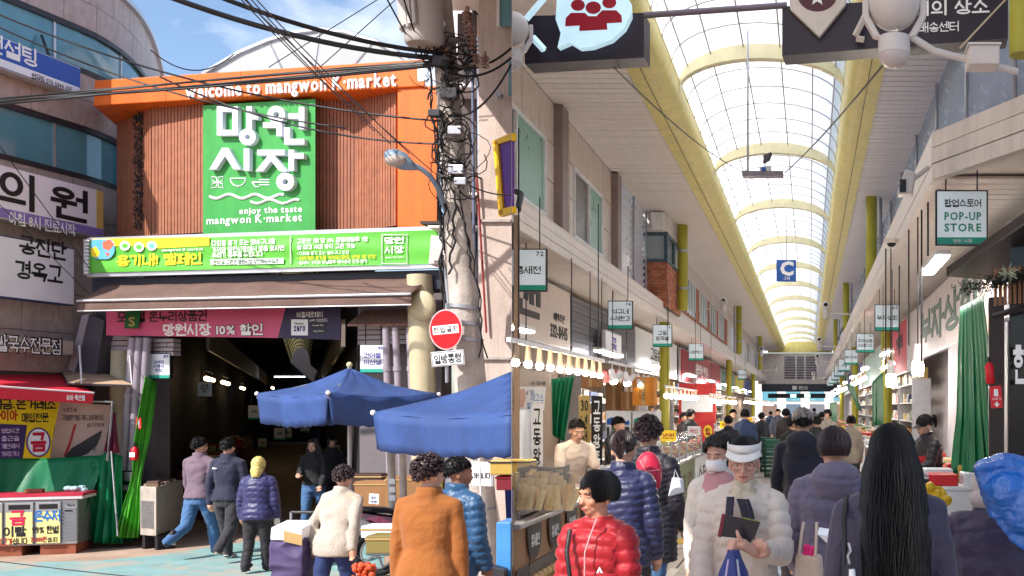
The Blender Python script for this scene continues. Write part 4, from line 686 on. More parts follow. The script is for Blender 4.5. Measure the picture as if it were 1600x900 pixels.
# ---- road signs
ne = thing('no_entry_sign', 'round red no entry sign with white bar', 'road sign', P(697, 548, 11.7)); fn = Fr(rq(697, 11.62), (1, .05))
def disc(r, w0, w1, m, nm, cx=697, cy=515, sy=1.25):
    u, z = fn.uv(cx, cy); rr = [[(u + r * k * math.cos(a * PI / 20), z + r * k * sy * math.sin(a * PI / 20), w) for a in range(40)] for k, w in ((1, w0), (1, w1))]; return MB(fn.M).rings(rr).build(nm, m, ne, 40)
disc(.184, 0, .012, mat('rim_pink', C(230, 190, 196), .4), 'rim'); disc(.172, .012, .016, mat('sign_red', C(222, 10, 26), .4, var=.05, bump=0), 'disc')
u, z = fn.uv(697, 515); MB(fn.at(u, z, .016, .1)).box(-.145, .145, -.05, .05, 0, .004).build('bar', LETW, ne); text('진 입 금 지', fn.at(u, z, .021, .1), (-.13, .13, -.034, .034), LETK, ne, bold=.015)
MB().tube([fn.pt(u, z - .6, -.03), fn.pt(u, z + .3, -.03)], .02, 8).build('bracket', STEEL, ne)
lower_sign = thing('lower_road_sign', 'white lettered plate below the round red road sign', 'road sign', P(700, 572, 11.7)); u, z = fn.uv(700, 560)
MB(fn.at(u, z, 0, .09)).box(-.185, .185, -.085, .085, 0, .012).build('plate', SIGNW, lower_sign, bev=.004); text('일방통행', fn.at(u, z, .013, .09), (-.15, .15, -.055, .055), LETK, lower_sign, bold=.01)
for x0, x1, y0, y1 in ((-.178, .178, .072, .078), (-.178, .178, -.078, -.072), (-.178, -.172, -.078, .078), (.172, .178, -.078, .078)): MB(fn.at(u, z, .012, .09)).box(x0, x1, y0, y1, 0, .002).build('border', LETK, lower_sign)
# ---- parasols
UB = mat('parasol_blue', C(48, 76, 134), .65, grime=.4, var=.25, scale=2, bump=.25, bscale=9)
def parasol(label, ctr, half, zr, za, rot, vdrop, cut=False, pole=True):
    o = thing('parasol', label, 'parasol', (ctr[0], ctr[1], gz(ctr[1]))); cs = [Vector((ctr[0] + half * math.cos(rot + k * PI / 2), ctr[1] + half * math.sin(rot + k * PI / 2), zr)) for k in range(4)]; ap = Vector((ctr[0], ctr[1], za))
    def trim(me_):
        bm = bmesh.new(); bm.from_mesh(me_); nn = Vector((1, -RAY, 0)).normalized(); bmesh.ops.bisect_plane(bm, geom=bm.verts[:] + bm.edges[:] + bm.faces[:], plane_co=(-.006, 0, 0), plane_no=nn, clear_outer=True); bm.to_mesh(me_); bm.free()
    for k in range(4):
        a, b = cs[k], cs[(k + 1) % 4]
        def fn_(i, j, a=a, b=b): e = a.lerp(b, i); r = ap.lerp(e, j); return r - Vector((0, 0, .05 * math.sin(PI * j) + .05 * math.sin(PI * i) * j)) + Vector((0, 0, .006 * math.sin(i * 20 + j * 9)))
        def fv2(i, j, a=a, b=b): e = a.lerp(b, i); out = (e - Vector((ap.x, ap.y, zr))).normalized(); gap = .16 * (1 - min(1, min(i, 1 - i) * 14)); return e - Vector((0, 0, .05 * math.sin(PI * i) + (vdrop + .012 * math.sin(i * 60)) * j)) + out * (.03 * j * math.sin(i * 17 + k) - .02 * j) + (b - a).normalized() * gap * j * (1 if i < .5 else -1) * .3
        for nm, f_, nv in (('canopy_panel', fn_, 8), ('valance', fv2, 4)):
            me_ = MB().sheet(f_, 20, nv).mesh(nm, UB, 60)
            if cut: trim(me_)
            if len(me_.polygons): obj(nm, me_, o, solid=.005)
        if not cut or a.x < RAY * a.y - .02:
            MB().sph(a, .025).build('rib_tip', LETW, o, 60)
            if not cut: MB().tube([ap - Vector((0, 0, .07)), a - Vector((0, 0, .05))], .011, 6).build('rib', STEEL, o)
    if pole:
        MB().tube([(ctr[0], ctr[1], gz(ctr[1])), (ctr[0], ctr[1], za + .02)], .024, 10).build('pole', STEEL, o, 50); MB().sph(ap + Vector((0, 0, .04)), .035).build('finial', mat('finial_cream', C(220, 210, 160), .5), o, 60); MB().sph(Vector((ctr[0], ctr[1], zr - .15)), .05).build('hub', BLACK, o, 60)
        for c in cs: MB().tube([Vector((ctr[0], ctr[1], zr - .15)), ap.lerp(c, .55) - Vector((0, 0, .06))], .008, 6).build('stretcher', STEEL, o)
        MB().tube([(ctr[0], ctr[1], gz(ctr[1])), (ctr[0], ctr[1], gz(ctr[1]) + .1)], [.25, .2], 16).build('base', CONC, o, 50)
    return o
c = P(546, 600, 12.3); parasol('blue market parasol with its pole before the entrance', (c.x, c.y), 1.02, HC + .165, HC + .475, math.radians(192), .34)
c = P(838, 600, 9.4); parasol('nearer blue parasol at the right edge of the street', (c.x, c.y), 1.40, HC - .045, HC + .42, math.radians(193), .33, cut=True, pole=False)
# ---- concrete posts and poster boards right of the entrance
for i, (x, xt, Y_, r, lab, m_) in enumerate(((616, 609, 13.4, .05, 'pale pole with stickers left of the woman in orange', POL), (632, 628, 13.2, .045, 'narrow pale pole just left of the curly head', POL), (708, 700, 12.9, .07, 'metal post with stickers right of the woman in orange', STEEL))):
    o = col(lab, x, Y_, 640, 880, r, m_, 'post', 'post', lean=xt - x)
    if i != 1:
        for y in (752, 765, 778): q = P(x + (xt - x) * (880 - y) / 240, y, Y_ - r - .004); MB().box(q.x - r * .8, q.x + r * .8, q.y - .004, q.y + .004, q.z - .035, q.z + .035).build('sticker', SIGNW, o)
yb = thing('yellow_board', 'narrow yellow notice board behind the curly haired woman', 'board', P(675, 775, 13.3)); fy = Fr(rq(675, 13.3), (1, 0)); poly(fy, ((663, 705), (691, 705), (691, 775), (663, 775)), mat('board_yellow', C(206, 196, 110), .5), yb, 0, 'panel', .03); poly(fy, ((668, 722), (686, 720), (688, 760), (669, 762)), SIGNW, yb, .006, 'paper', .004)
np_ = thing('paper_notice', 'white handwritten paper notice tied to the base of the pole', 'notice', P(753, 760, 11.6)); fy = Fr(rq(753, 11.62), (1, 0)); poly(fy, ((735, 721), (770, 722), (771, 760), (737, 758)), SIGNW, np_, 0, 'paper', .004); T(fy, '아닙니다', 740, 738, 766, 748, LETK, np_, .004, bold=.01)
MB().tube([P(748, 700, 11.5), P(752, 790, 11.5), P(762, 905, 11.4)], .012, 6).build('tie_cord', mat('white_cord', C(220, 214, 214), .6), np_)
bb = thing('blue_bin', 'light blue plastic bin at the foot of the right wall', 'bin', P(788, 900, 10.5)); xa, xb = KX(775) * 10.5, RAY * 10.5 - .01
MB().prism([(xa, 10.5, -.35), (xb, 10.5, -.35), (xb - .1, 10.9, -.35), (xa, 10.9, -.35)], (0, 0, P(0, 816, 10.5).z + .35)).build('tub', mat('bin_blue', C(70, 140, 206), .4), bb, bev=.012); q = P(775, 884, 10.3); MB().prism([(xa - .05, 10.35, q.z), (xb - .02, 10.35, q.z - .05), (xb - .02, 10.48, q.z - .05), (xa - .05, 10.48, q.z)], (0, 0, -.12)).build('grey_lid', DARK, bb, bev=.01)
bs = thing('blue_wall_sign', 'dark blue upright sign at the right wall edge below the parasol', 'sign', P(795, 810, 12.2)); fy = Fr(rq(790, 12.3), (1, 0)); poly(fy, ((786, 712), (799.4, 712), (799.4, 812), (791, 812)), mat('sign_navy', C(30, 60, 150), .4), bs, 0, 'panel', .05); poly(fy, ((788, 708), (799.4, 708), (799.4, 716), (788, 716)), LETW, bs, .01, 'white_edge', .005)
# ---- motorcycle
mc = thing('motorcycle', 'parked maroon motorcycle behind the woman in orange', 'motorcycle', P(600, 850, 13.2)); Mm = Matrix.Translation(P(590, 845, 13.0)) @ Matrix.Rotation(math.radians(12), 4, 'Z'); gl_ = GL - P(590, 845, 13.0).z
MR = mat('maroon_paint', C(96, 20, 44), .25, var=.06, bump=0, coat=.6); RUB = mat('rubber', C(26, 25, 27), .8)
for x in (0, 1.22):
    wh = MB(Mm); wh.tube([(x + .26 * math.cos(a * PI / 12), 0, gl_ + .3 + .26 * math.sin(a * PI / 12)) for a in range(25)], .045, 8, cap=False); w_o = wh.build('wheel', RUB, mc, 50)
    MB(Mm).tube([(x + .2 * math.cos(a * PI / 12), 0, gl_ + .3 + .2 * math.sin(a * PI / 12)) for a in range(25)], .016, 6, cap=False).build('rim', STEEL, w_o, 50)
    for k in range(5): a = k * 2 * PI / 5; MB(Mm).tube([(x, 0, gl_ + .3), (x + .2 * math.cos(a), 0, gl_ + .3 + .2 * math.sin(a))], .016, 6).build('spoke', STEEL, w_o)
    MB(Mm).tube([(x, -.06, gl_ + .3), (x, .06, gl_ + .3)], .05, 12).build('wheel_hub', STEEL, w_o, 50)
MB(Mm).rings([[(x, y * w, z + h * k) for y, k in ((-1, 0), (-.8, .8), (0, 1), (.8, .8), (1, 0), (0, -.6))] for x, z, w, h in ((-.25, gl_ + .78, .04, .05), (.0, gl_ + .70, .1, .1), (.3, gl_ + .62, .13, .14), (.6, gl_ + .55, .11, .14), (.85, gl_ + .62, .1, .16), (1.0, gl_ + .8, .07, .12))]).build('body', MR, mc, 60)
MB(Mm).sheet(lambda i, j: (.36 * math.cos(.5 + 2.0 * i), -.08 + .16 * j, gl_ + .3 + .36 * math.sin(.5 + 2.0 * i)), 12, 2).build('mudguard', MR, mc, 60, solid=.008)
MB(Mm).rings([[(x, y * .12, z + .05 * k) for y, k in ((-1, 0), (-.8, .9), (0, 1), (.8, .9), (1, 0), (0, -.5))] for x, z in ((-.2, gl_ + .84), (.1, gl_ + .82), (.4, gl_ + .76), (.62, gl_ + .8))]).build('seat', BLACK, mc, 60)
MB(Mm).tube([(-.35, -.13, gl_ + .86), (-.05, -.13, gl_ + .86), (-.05, .13, gl_ + .86), (-.35, .13, gl_ + .86), (-.35, -.13, gl_ + .86)], .014, 6).build('luggage_rack', BLACK, mc); MB(Mm).sph((-.27, -.05, gl_ + .74), (.05, .08, .045)).build('tail_light', mat('amber_lens', C(230, 110, 20), .2, bump=0), mc, 60)
MB(Mm).tube([(1.2, 0, gl_ + .32), (1.05, 0, gl_ + .95)], .03, 8).build('fork', STEEL, mc); MB(Mm).tube([(1.0, -.33, gl_ + 1.0), (1.05, 0, gl_ + .97), (1.0, .33, gl_ + 1.0)], .016, 8).build('handlebar', BLACK, mc); MB(Mm).sph((1.12, 0, gl_ + .86), (.07, .09, .09)).build('headlight', mat('lens_clear', C(200, 200, 200), .1, bump=0), mc, 60); MB(Mm).box(.35, .65, -.11, .11, gl_ + .28, gl_ + .5).build('engine', DARK, mc, bev=.03); MB(Mm).tube([(.5, -.14, gl_ + .3), (-.1, -.15, gl_ + .33)], .045, 10).build('exhaust', STEEL, mc, 50)
# crates and a bundle of newspapers by the motorcycle
for i, (x, y, Y_, w, h, d, lab, m_) in enumerate(((590, 790, 14.4, .5, .35, .35, 'brown produce carton stacked behind the motorcycle seat', mat('carton', C(150, 108, 70), .8)), (640, 800, 14.2, .5, .5, .4, 'tall carton right of the handwritten price card', mat('carton')), (600, 838, 12.2, .42, .14, .3, 'flattened stack of paper by the motorcycle wheel', SIGNW), (604, 862, 11.6, .34, .2, .3, 'yellow printed box low behind the white jacket', mat('print_yellow', C(126, 114, 62), .6)), (570, 772, 14.8, .6, .3, .3, 'dark crate of jars at the stall behind the parasol pole', mat('jar_crate', C(60, 36, 30), .6)))):
    p = P(x, y, Y_); o = thing('carton', lab, 'box', p); MB().box(p.x - w / 2, p.x + w / 2, p.y - d / 2, p.y + d / 2, p.z, p.z + h).build('box_body', m_, o, bev=.01); MB().box(p.x - w / 2 - .01, p.x + w / 2 + .01, p.y - d / 2 - .01, p.y + d / 2 + .01, p.z + h - .05, p.z + h - .03).build('tape_band', mat('tape', C(180, 150, 100), .4), o)
pc_ = thing('price_card', 'white handwritten price card on the stall by the parasol pole', 'card', P(584, 788, 14)); fy = Fr(rq(584, 14), (1, 0)); poly(fy, ((577, 771), (592, 772), (592, 788), (576, 787)), SIGNW, pc_, 0, 'card', .004); T(fy, '국산', 579, 775, 588, 780, mat('ink_blue'), pc_, .003); T(fy, '5천원', 579, 782, 589, 786, mat('ink_blue'), pc_, .003)
# ---- thin sheet added to divide street and arcade and block the sun
pw = thing('added_partition', 'thin added partition between the street and the arcade, blocking the sun', 'wall', (RAY * 6, 6, 0))
a = [(RAY * 7.2 - .003, 7.2), (RAY * 7.2 + .000, 7.2), (RAY * 13 + .0, 13), (RAY * 13 - .006, 13)]; MB().prism([(x, y, -.5) for x, y in a], (0, 0, 8.2)).build('panel', mat('partition_grey', C(150, 144, 146), .7), pw)
# ================================================================ ARCADE
YE = 96.0                                             # far end of the arcade
flm = mat('arcade_floor', C(184, 172, 164), .42, grime=.2, var=.3, scale=1.2, bump=.12, bscale=50)
tag(MB().prism([(RAY * 1 + .002, -6, 0), (7, -6, 0), (7, 140, 0), (RAY * 140 + .2, 140, 0), (RAY * 18, 18, 0), (RAY * 1.5, 1.5, 0)], (0, 0, -.5)).build('arcade_floor', flm), 'grey concrete floor of the covered arcade', kind='structure')
BLP = mat('pale_blue_lane', C(150, 170, 186), .6, var=.25, scale=1.5, bump=.1); YLP = mat('yellow_floor_paint', C(196, 164, 80), .7, var=.3, scale=4)
def fp(px, py): Y_ = F * HC / (py - Y0); return (KX(px) * Y_, Y_)
tag(MB().prism([(-.55, 9, .004), (.25, 9, .004), (.25, 60, .004), (-.55, 60, .004)], (0, 0, -.003)).build('floor_lane', BLP), 'pale blue painted walking lane down the arcade floor', kind='structure')
for i, (x, y) in enumerate(((1082, 846), (1205, 727), (1222, 700))):
    c = fp(x, y); tag(MB().add([(c[0] + .3 * math.cos(a * PI / 12), c[1] + .3 * math.sin(a * PI / 12), .008) for a in range(24)], [tuple(range(24))]).build('floor_dot', YLP), 'round yellow spot painted on the floor, %s' % ['nearest the red jacket', 'middle one', 'farthest one'][i], kind='structure')
tx = text('PIA', Matrix.Translation((0, 0, .006)), (-2.02, -.75, 9.0, 11.1), mat('white_floor_paint', C(206, 200, 192), .7, var=.25, scale=6), None, ext=.003, bold=.02, name='floor_lettering'); tag(tx, 'white letters painted on the arcade floor', kind='structure')
LW = lambda a: Fr((-a, 0), (0, 1)); RW = lambda a: Fr((a, 0), (0, -1))
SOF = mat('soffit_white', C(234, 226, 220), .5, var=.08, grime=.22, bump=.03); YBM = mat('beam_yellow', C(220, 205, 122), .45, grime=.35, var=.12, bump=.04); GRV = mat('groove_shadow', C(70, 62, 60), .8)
VP_ = translucent('arcade_polycarbonate', (.97, .97, .98), .95)
ro = thing('arcade_roof', 'long arcade roof with translucent vault, yellow beams and white slatted soffits', 'roof', (-.85, 14, 7))
def slat_run(x0, x1, z, ya, yb, st, near, up=1, m=SOF, par=ro, nm='soffit_slat', seed=0):
    rest = MB(); y = ya; h = None
    while y < yb - .01:
        if y < near:
            if h is None: h = MB().box(x0, x1, .012, st - .022, z, z + .03 * up).mesh(nm, m)
            o = bpy.data.objects.new(nm, h); COL.objects.link(o); o.parent = par; o.matrix_parent_inverse = inv(par); o.location = (0, y, 0) if par is None else (0, y, RN.uniform(0, .003))
        else: rest.box(x0, x1, y + .012, y + st - .022, z, z + .03 * up)
        y += st
    if rest.v: rest.build(nm + '_far', m, par)['kind'] = 'stuff'
ZS = 7.1
slat_run(-4.5, -2.87, ZS, 13.8, YE, .26, 40); slat_run(1.18, 2.16, ZS, 9.0, YE, .26, 36)
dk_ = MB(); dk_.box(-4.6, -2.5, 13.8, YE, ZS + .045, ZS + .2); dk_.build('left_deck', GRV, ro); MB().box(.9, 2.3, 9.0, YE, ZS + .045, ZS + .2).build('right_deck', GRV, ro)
MB().box(-5.2, -2.87, -5, 13.8, ZS, ZS + .2).build('left_deck', SOF, ro); MB().box(1.18, 2.4, -5, 9.0, ZS, ZS + .2).build('right_deck', SOF, ro)  # unseen roof over the camera, shaped to shade the near crowd
for sx, xo in ((1, -2.86), (-1, 1.17)):
    prof = [(0, 0), (.22, 0), (.235, .05)] + [(.235 + .33 * math.sin(a * PI / 12) ** 1.0, .40 - .35 * math.cos(a * PI / 12)) for a in range(1, 7)] + [(.565, .5), (0, .5)]
    y = -5.0
    while y < YE: MB().prism([(xo + sx * a, y, ZS - .06 + b) for a, b in prof], (0, min(6.65, YE - y) - .012, 0)).build('beam_segment', YBM, ro, 35); y += 6.65
    MB().box(xo + sx * .22 - .006, xo + sx * .22 + .006, 0, YE, ZS - .066, ZS - .058).build('beam_seam', GRV, ro)
va, vb, vz, vr = -2.29, .60, ZS + .40, .66
def vpt(t, y, k=0): a = PI * t; return Vector(((va + vb) / 2 - (vb - va) / 2 * math.cos(a), y, vz + (vr + k) * math.sin(a) + k))
bay = 6.7; yr = -2.0; NP = 7
while yr < YE:
    MB().rings([[vpt(t / 20, yr - .1, -.13), vpt(t / 20, yr + .1, -.13), vpt(t / 20, yr + .1, .0), vpt(t / 20, yr - .1, .0)] for t in range(21)]).build('arch_rib', mat('rib_cream', C(226, 218, 176), .45), ro)
    nr = 6 if 10 < yr < 42 else 1
    for r in range(nr):
        y0_, y1_ = yr + bay * r / nr, yr + bay * (r + 1) / nr
        for c in range(NP): MB().add([vpt((c + i / 3) / NP, y) for y in (y0_ + .01, y1_ - .01) for i in range(4)], [(i, i + 1, i + 5, i + 4) for i in range(3)]).build('roof_pane', VP_, ro, 60)
    for r in range(1, 6): MB().tube([vpt(t / 16, yr + bay * r / 6, -.012) for t in range(17)], .012, 5).build('glazing_bar', mat('bar_brown', C(172, 164, 164), .5), ro)
    yr += bay
for c in range(1, NP): MB().tube([vpt(c / NP, -2, -.02), vpt(c / NP, YE, -.02)], .017, 5).build('purlin', mat('bar_brown'), ro)
# ---- left upper walls
FAS = mat('fascia_white', C(226, 216, 210), .45, grime=.35, var=.08, bump=.03); GRW = mat('wall_granite', C(216, 202, 192), .45, grime=.35, var=.14, scale=6, bump=.05); W45 = LW(4.5)
def wallrect(o, fr, u0, u1, z0, z1, d, m, nm='wall', w=0, **k): return MB(fr.M).box(u0, u1, z0, z1, w - d, w).build(nm, m, o, **k)
wbl = thing('granite_upper_storey', 'pale granite clad upper storey with two sliding windows above the left shops', 'building', (-4.6, 18, 4.5)); wallrect(wbl, W45, 13.9, 23.9, 4.4, ZS, .25, mat('mortar'), 'wall_core', -.03)
WIN = [(13.95, 17.4), (19.5, 22.2)]; wz0, wz1 = W45.uv(893, 288)[1] - .25, W45.uv(893, 248)[1] + .1; wz0, wz1 = 5.0, 6.35
ROWS = [(4.5, 5.0), (5.0, 5.68), (5.68, 6.35), (6.35, ZS)]
for r, (za, zb2) in enumerate(ROWS):
    y = 13.9
    while y < 23.8:
        e = min(y + 1.05, 23.88)
        for s_, t_ in [(y, e)] if r in (0, 3) else [(a, b) for a, b in ([(y, e)] if not any(y < w1 and e > w0 for w0, w1 in WIN) else [(y, min(e, w0)) for w0, w1 in WIN if y < w0 < e] + [(max(y, w1), e) for w0, w1 in WIN if y < w1 < e]) if b - a > .05]:
            wallrect(wbl, W45, s_ + .014, t_ - .014, za + .012, zb2 - .012, .028, GRW, 'granite_panel', RN.uniform(0, .004))
        y = e
for i, (a, b) in enumerate(WIN):
    wf = MB(W45.M); t = .06
    for q in ((a, b, 5.0, 5.0 + t), (a, b, 6.35 - t, 6.35), (a, a + t, 5.0 + t, 6.35 - t), (b - t, b, 5.0 + t, 6.35 - t), ((a + b) / 2 - .03, (a + b) / 2 + .03, 5.0 + t, 6.35 - t)): wf.box(*q, -.1, .03)
    wo = wf.build('window_frame', WHITE, wbl, bev=.006); MB(W45.M).box(a + t, (a + b) / 2 - .03, 5.06, 6.29, -.1, -.024).build('window_pane', mat('dark_screen', C(92, 84, 84), .3, bump=0), wo); MB(W45.M).box((a + b) / 2 + .03, b - t, 5.06, 6.29, -.1, -.012).build('window_pane', mat('green_blind', C(120, 168, 150), .3, bump=0), wo)
for y in (18.0, 23.2): wallrect(wbl, W45, y, y + .45, 4.5, ZS - .02, .2, mat('pilaster_brown', C(138, 122, 118), .5), 'pilaster', .16, bev=.01)
lv = thing('louvre_screen', 'frosted glass louvre screen between granite storey and brick bay', 'louvre', (-4.5, 26, 4.5)); FRO = mat('frosted_glass', C(206, 210, 222), .3, var=.06, bump=0)
for k in range(2):
    for i in range(14): z = 4.55 + i * .18; MB(W45.M).prism([(24.0 + k * 1.95, z, -.1), (25.88 + k * 1.95, z, -.1), (25.88 + k * 1.95, z + .2, .02), (24.0 + k * 1.95, z + .2, .02)], (0, .0, .012)).build('louvre_blade', FRO, lv)
wallrect(lv, W45, 24, 27.9, 4.5, ZS, .02, mat('louvre_back', C(150, 152, 166), .6), 'backing', -.14)
for k in (25.9, 27.85): MB(W45.M).tube([(k, 4.5, .05), (k, ZS, .05)], .025, 6).build('louvre_post', STEEL, lv)
# brick: bay with individual bricks, then plainer brick storeys
BRK = [mat('brick%d' % i, c, .8, var=.15, bump=.2) for i, c in enumerate((C(176, 108, 78), C(160, 92, 66), C(186, 122, 92)))]
bk = thing('brick_bay', 'orange brick bay with dark framed corner window above the left shops', 'building', (-4.4, 29, 4.5))
MB().box(-4.6, -3.92, 28.02, 31.0, 4.5, 5.75).build('wall_core', mat('mortar'), bk); MB().box(-4.6, -3.9, 28.0, 31.0, 6.55, ZS).build('upper_panel', FAS, bk)
bm1 = MB().box(0, .215, 0, .02, 0, .062).mesh('brick', BRK[0]); nb = 0
for r in range(16):                                   # bricks of the near face and the street face
    z = 4.52 + r * .076; x = -4.6 + (.11 if r % 2 else 0)
    while x < -3.92: 
        w_ = min(.215, -3.92 - x)
        if w_ > .05: MB().box(x, x + w_, 27.99 - RN.uniform(0, .005), 28.03, z, z + .064).build('brick', RN.choice(BRK), bk)
        x += .228
    y = 28.0 + (.11 if r % 2 else 0)
    if r % 1 == 0:
        while y < 30.95: w_ = min(.215, 30.95 - y); MB().box(-3.93, -3.9 + RN.uniform(0, .004), y, y + w_, z, z + .064).build('brick', RN.choice(BRK), bk); y += .228
tf_ = mat('teal_frame', C(60, 84, 92), .4)
MB().box(-4.6, -3.95, 28.05, 31, 5.78, 6.5).build('corner_window', mat('bay_glass', C(150, 160, 166), .1, bump=0), bk)
for q in ((-4.62, -3.9, 28.0, 28.08, 5.74, 5.82), (-4.62, -3.9, 28.0, 28.08, 6.46, 6.56), (-3.98, -3.88, 27.98, 28.1, 5.74, 6.56), (-3.96, -3.88, 28.1, 31, 5.74, 5.82), (-3.96, -3.88, 28.1, 31, 6.46, 6.56), (-3.96, -3.88, 29.4, 29.5, 5.82, 6.46)): MB().box(*q).build('window_frame', tf_, bk)
MB().box(-4.3, -3.95, 27.7, 28.0, 6.6, 7.05).build('outdoor_unit', WHITE, bk, bev=.02)
bmt = mat('far_brick', C(176, 108, 80), .8, var=.2, scale=12, bump=.3, bscale=60)
fb2 = thing('brick_upper_storey', 'long orange brick upper storey with paired windows beyond the yellow pole', 'building', (-4.5, 40, 4.5)); wallrect(fb2, W45, 31.05, 56, 4.4, 6.5, .2, bmt, 'wall'); wallrect(fb2, W45, 31.05, 56, 6.5, ZS, .2, FAS, 'upper_band', .02); wallrect(fb2, W45, 31.05, 56, 4.95, 5.08, .1, FAS, 'string_course', .04)
for i in range(5): y = 33 + i * 4.4; wallrect(fb2, W45, y, y + 2.6, 5.25, 6.45, .05, GLASS, 'window_pane', .02); [wallrect(fb2, W45, y + k, y + k + .1, 5.2, 6.5, .05, WHITE, 'window_frame', .05) for k in (-.1, .85, 1.75, 2.6)]
fw = thing('pale_upper_storey', 'pale panelled upper storey at the far left of the arcade', 'building', (-4.5, 70, 4.5)); wallrect(fw, W45, 56.1, YE, 4.4, ZS, .2, GRW, 'wall')
for i in range(7): y = 58 + i * 5.2; wallrect(fw, W45, y, y + 2.4, 5.1, 6.4, .05, GLASS if i % 2 else FRO, 'window_pane', .02)
# ---- fascias and canopies
cl = thing('shop_canopy', 'long white canopy fascia along the left shops', 'canopy', (-4.3, 20, 4.2)); Z0, Z1 = 4.2, 4.62
for i in range(3): MB(LW(4.0).M).box(13.76, YE, Z0 + (Z1 - Z0) * i / 3 + .006, Z0 + (Z1 - Z0) * (i + 1) / 3 - .006, -.12, .006 * (i % 2)).build('fascia_strip', FAS, cl)
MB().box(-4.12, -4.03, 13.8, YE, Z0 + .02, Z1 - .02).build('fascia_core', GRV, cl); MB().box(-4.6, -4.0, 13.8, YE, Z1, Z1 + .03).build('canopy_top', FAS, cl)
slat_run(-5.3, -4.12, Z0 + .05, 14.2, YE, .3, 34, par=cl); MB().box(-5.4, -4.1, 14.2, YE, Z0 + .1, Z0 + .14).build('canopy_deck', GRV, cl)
cr = thing('shop_canopy', 'white canopy fascia along the right shops turning at a corner', 'canopy', (1.6, 20, 4.3)); R0, R1 = 4.35, 4.9
for i in range(3):
    za, zb2 = R0 + (R1 - R0) * i / 3 + .006, R0 + (R1 - R0) * (i + 1) / 3 - .006
    MB(RW(1.4).M).box(-YE, -11.7, za, zb2, -.12, .006 * (i % 2)).build('fascia_strip', FAS, cr)
    f3 = Fr((1.4, 11.7), (.75, -1.43)); MB(f3.M).box(0.003, 4.5, za, zb2, -.12, .006 * (i % 2)).build('fascia_strip', FAS, cr)
MB().prism([(1.52, 11.7, R1), (1.42, 11.7, R1), (1.42, YE, R1), (2.3, YE, R1), (2.3, 11.7, R1), (3.6, 8.0, R1), (3.4, 7.9, R1)], (0, 0, .03)).build('canopy_top', FAS, cr)
slat_run(1.52, 3.2, R0 + .06, 11.9, YE, .3, 34, par=cr); MB().prism([(1.5, 11.9, R0 + .12), (3.6, 7.9, R0 + .12), (6, 7.9, R0 + .12), (6, YE, R0 + .12), (1.5, YE, R0 + .12)], (0, 0, .05)).build('canopy_deck', SOF, cr)
# ---- right clerestory: blue louvres and pink wall behind
cs_ = thing('clerestory_louvre', 'bluish glass louvres above the right canopy', 'louvre', (2.16, 20, 5)); W216 = RW(2.16)
for i in range(13): z = 4.95 + i * .165; MB(W216.M).prism([(-60, z, -.08), (-9.2, z, -.08), (-9.2, z + .15, .02), (-60, z + .15, .02)], (0, 0, .01)).build('louvre_blade', mat('blue_louvre', C(158, 178, 208), .25, var=.1, bump=0), cs_)
for k in range(10): MB(W216.M).tube([(-10.5 - k * 3.2, 4.9, .06), (-10.5 - k * 3.2, ZS, .06)], .028, 6).build('louvre_post', STEEL, cs_)
MB(W216.M).box(-YE, -9, 4.9, ZS, -.3, -.12).build('backing', translucent('clerestory_sheet', (.8, .84, .95), .7), cs_)
rw_ = thing('right_shop_wall', 'lilac white back wall of the right hand shops', 'wall', (3.2, 30, 0)); MB().box(3.2, 3.4, 8, YE, 0, 4.5).build('wall', mat('lilac_white', C(222, 214, 220), .6, grime=.4), rw_)
lwl = thing('left_shop_wall', 'back wall of the left hand shops', 'wall', (-5.5, 30, 0)); MB().box(-5.6, -5.4, 18.6, YE, 0, 4.3).build('wall', mat('shop_wall_tan', C(150, 128, 110), .7), lwl)
MB().prism([(RAY * 13.3 + .02, 13.3, 0), (RAY * 18.5 + .03, 18.5, 0), (RAY * 18.5 + .12, 18.5, 0), (RAY * 13.3 + .1, 13.3, 0)], (0, 0, 4.25)).build('end_wall', mat('shop_wall_tan'), lwl)
# ---- columns
YG = mat('column_yellow_green', C(164, 158, 50), .45, var=.12, bump=.04)
for i, y in enumerate((30, 54, 77)):
    o = thing('arcade_column', 'yellow green round column on the left, %s' % ['nearest one beside the brick bay', 'middle one', 'farthest one'][i], 'column', (-4.25, y, 0)); MB().tube([(-4.25, y, 0), (-4.25, y, Z0 + .06)], .15, 16).build('lower_shaft', YG, o, 50); MB().tube([(-3.72, y, Z1 - .02), (-3.72, y, ZS)], .15, 16).build('upper_shaft', YG, o, 50); MB().tube([(-3.95, y - .12, Z1), (-3.95, y - .12, ZS)], .05, 8).build('downpipe', STEEL, o, 50)
    for z in (5.2, 6.3): MB().tube([(-3.72, y, z), (-3.72, y, z + .07)], .165, 16).build('collar', STEEL, o, 50)
for i, y in enumerate((7.7, 26, 44, 62)):
    o = thing('arcade_column', 'yellow green round column on the right, %s' % ['nearest one at the top corner', 'second one', 'third one', 'farthest one'][i], 'column', (1.62, y, 0)); xx = 1.57 if i else 1.60
    MB().tube([(xx, y, R1 if i else 4.4), (xx, y, ZS)], .14 if i else .1, 16).build('upper_shaft', YG, o, 50); MB().tube([(xx + .24, y + .1, R1 if i else 4.4), (xx + .24, y + .1, ZS)], .04, 8).build('downpipe', STEEL, o, 50)
    if i: MB().tube([(1.95, y, 0), (1.95, y, R0)], .14, 16).build('lower_shaft', YG, o, 50)
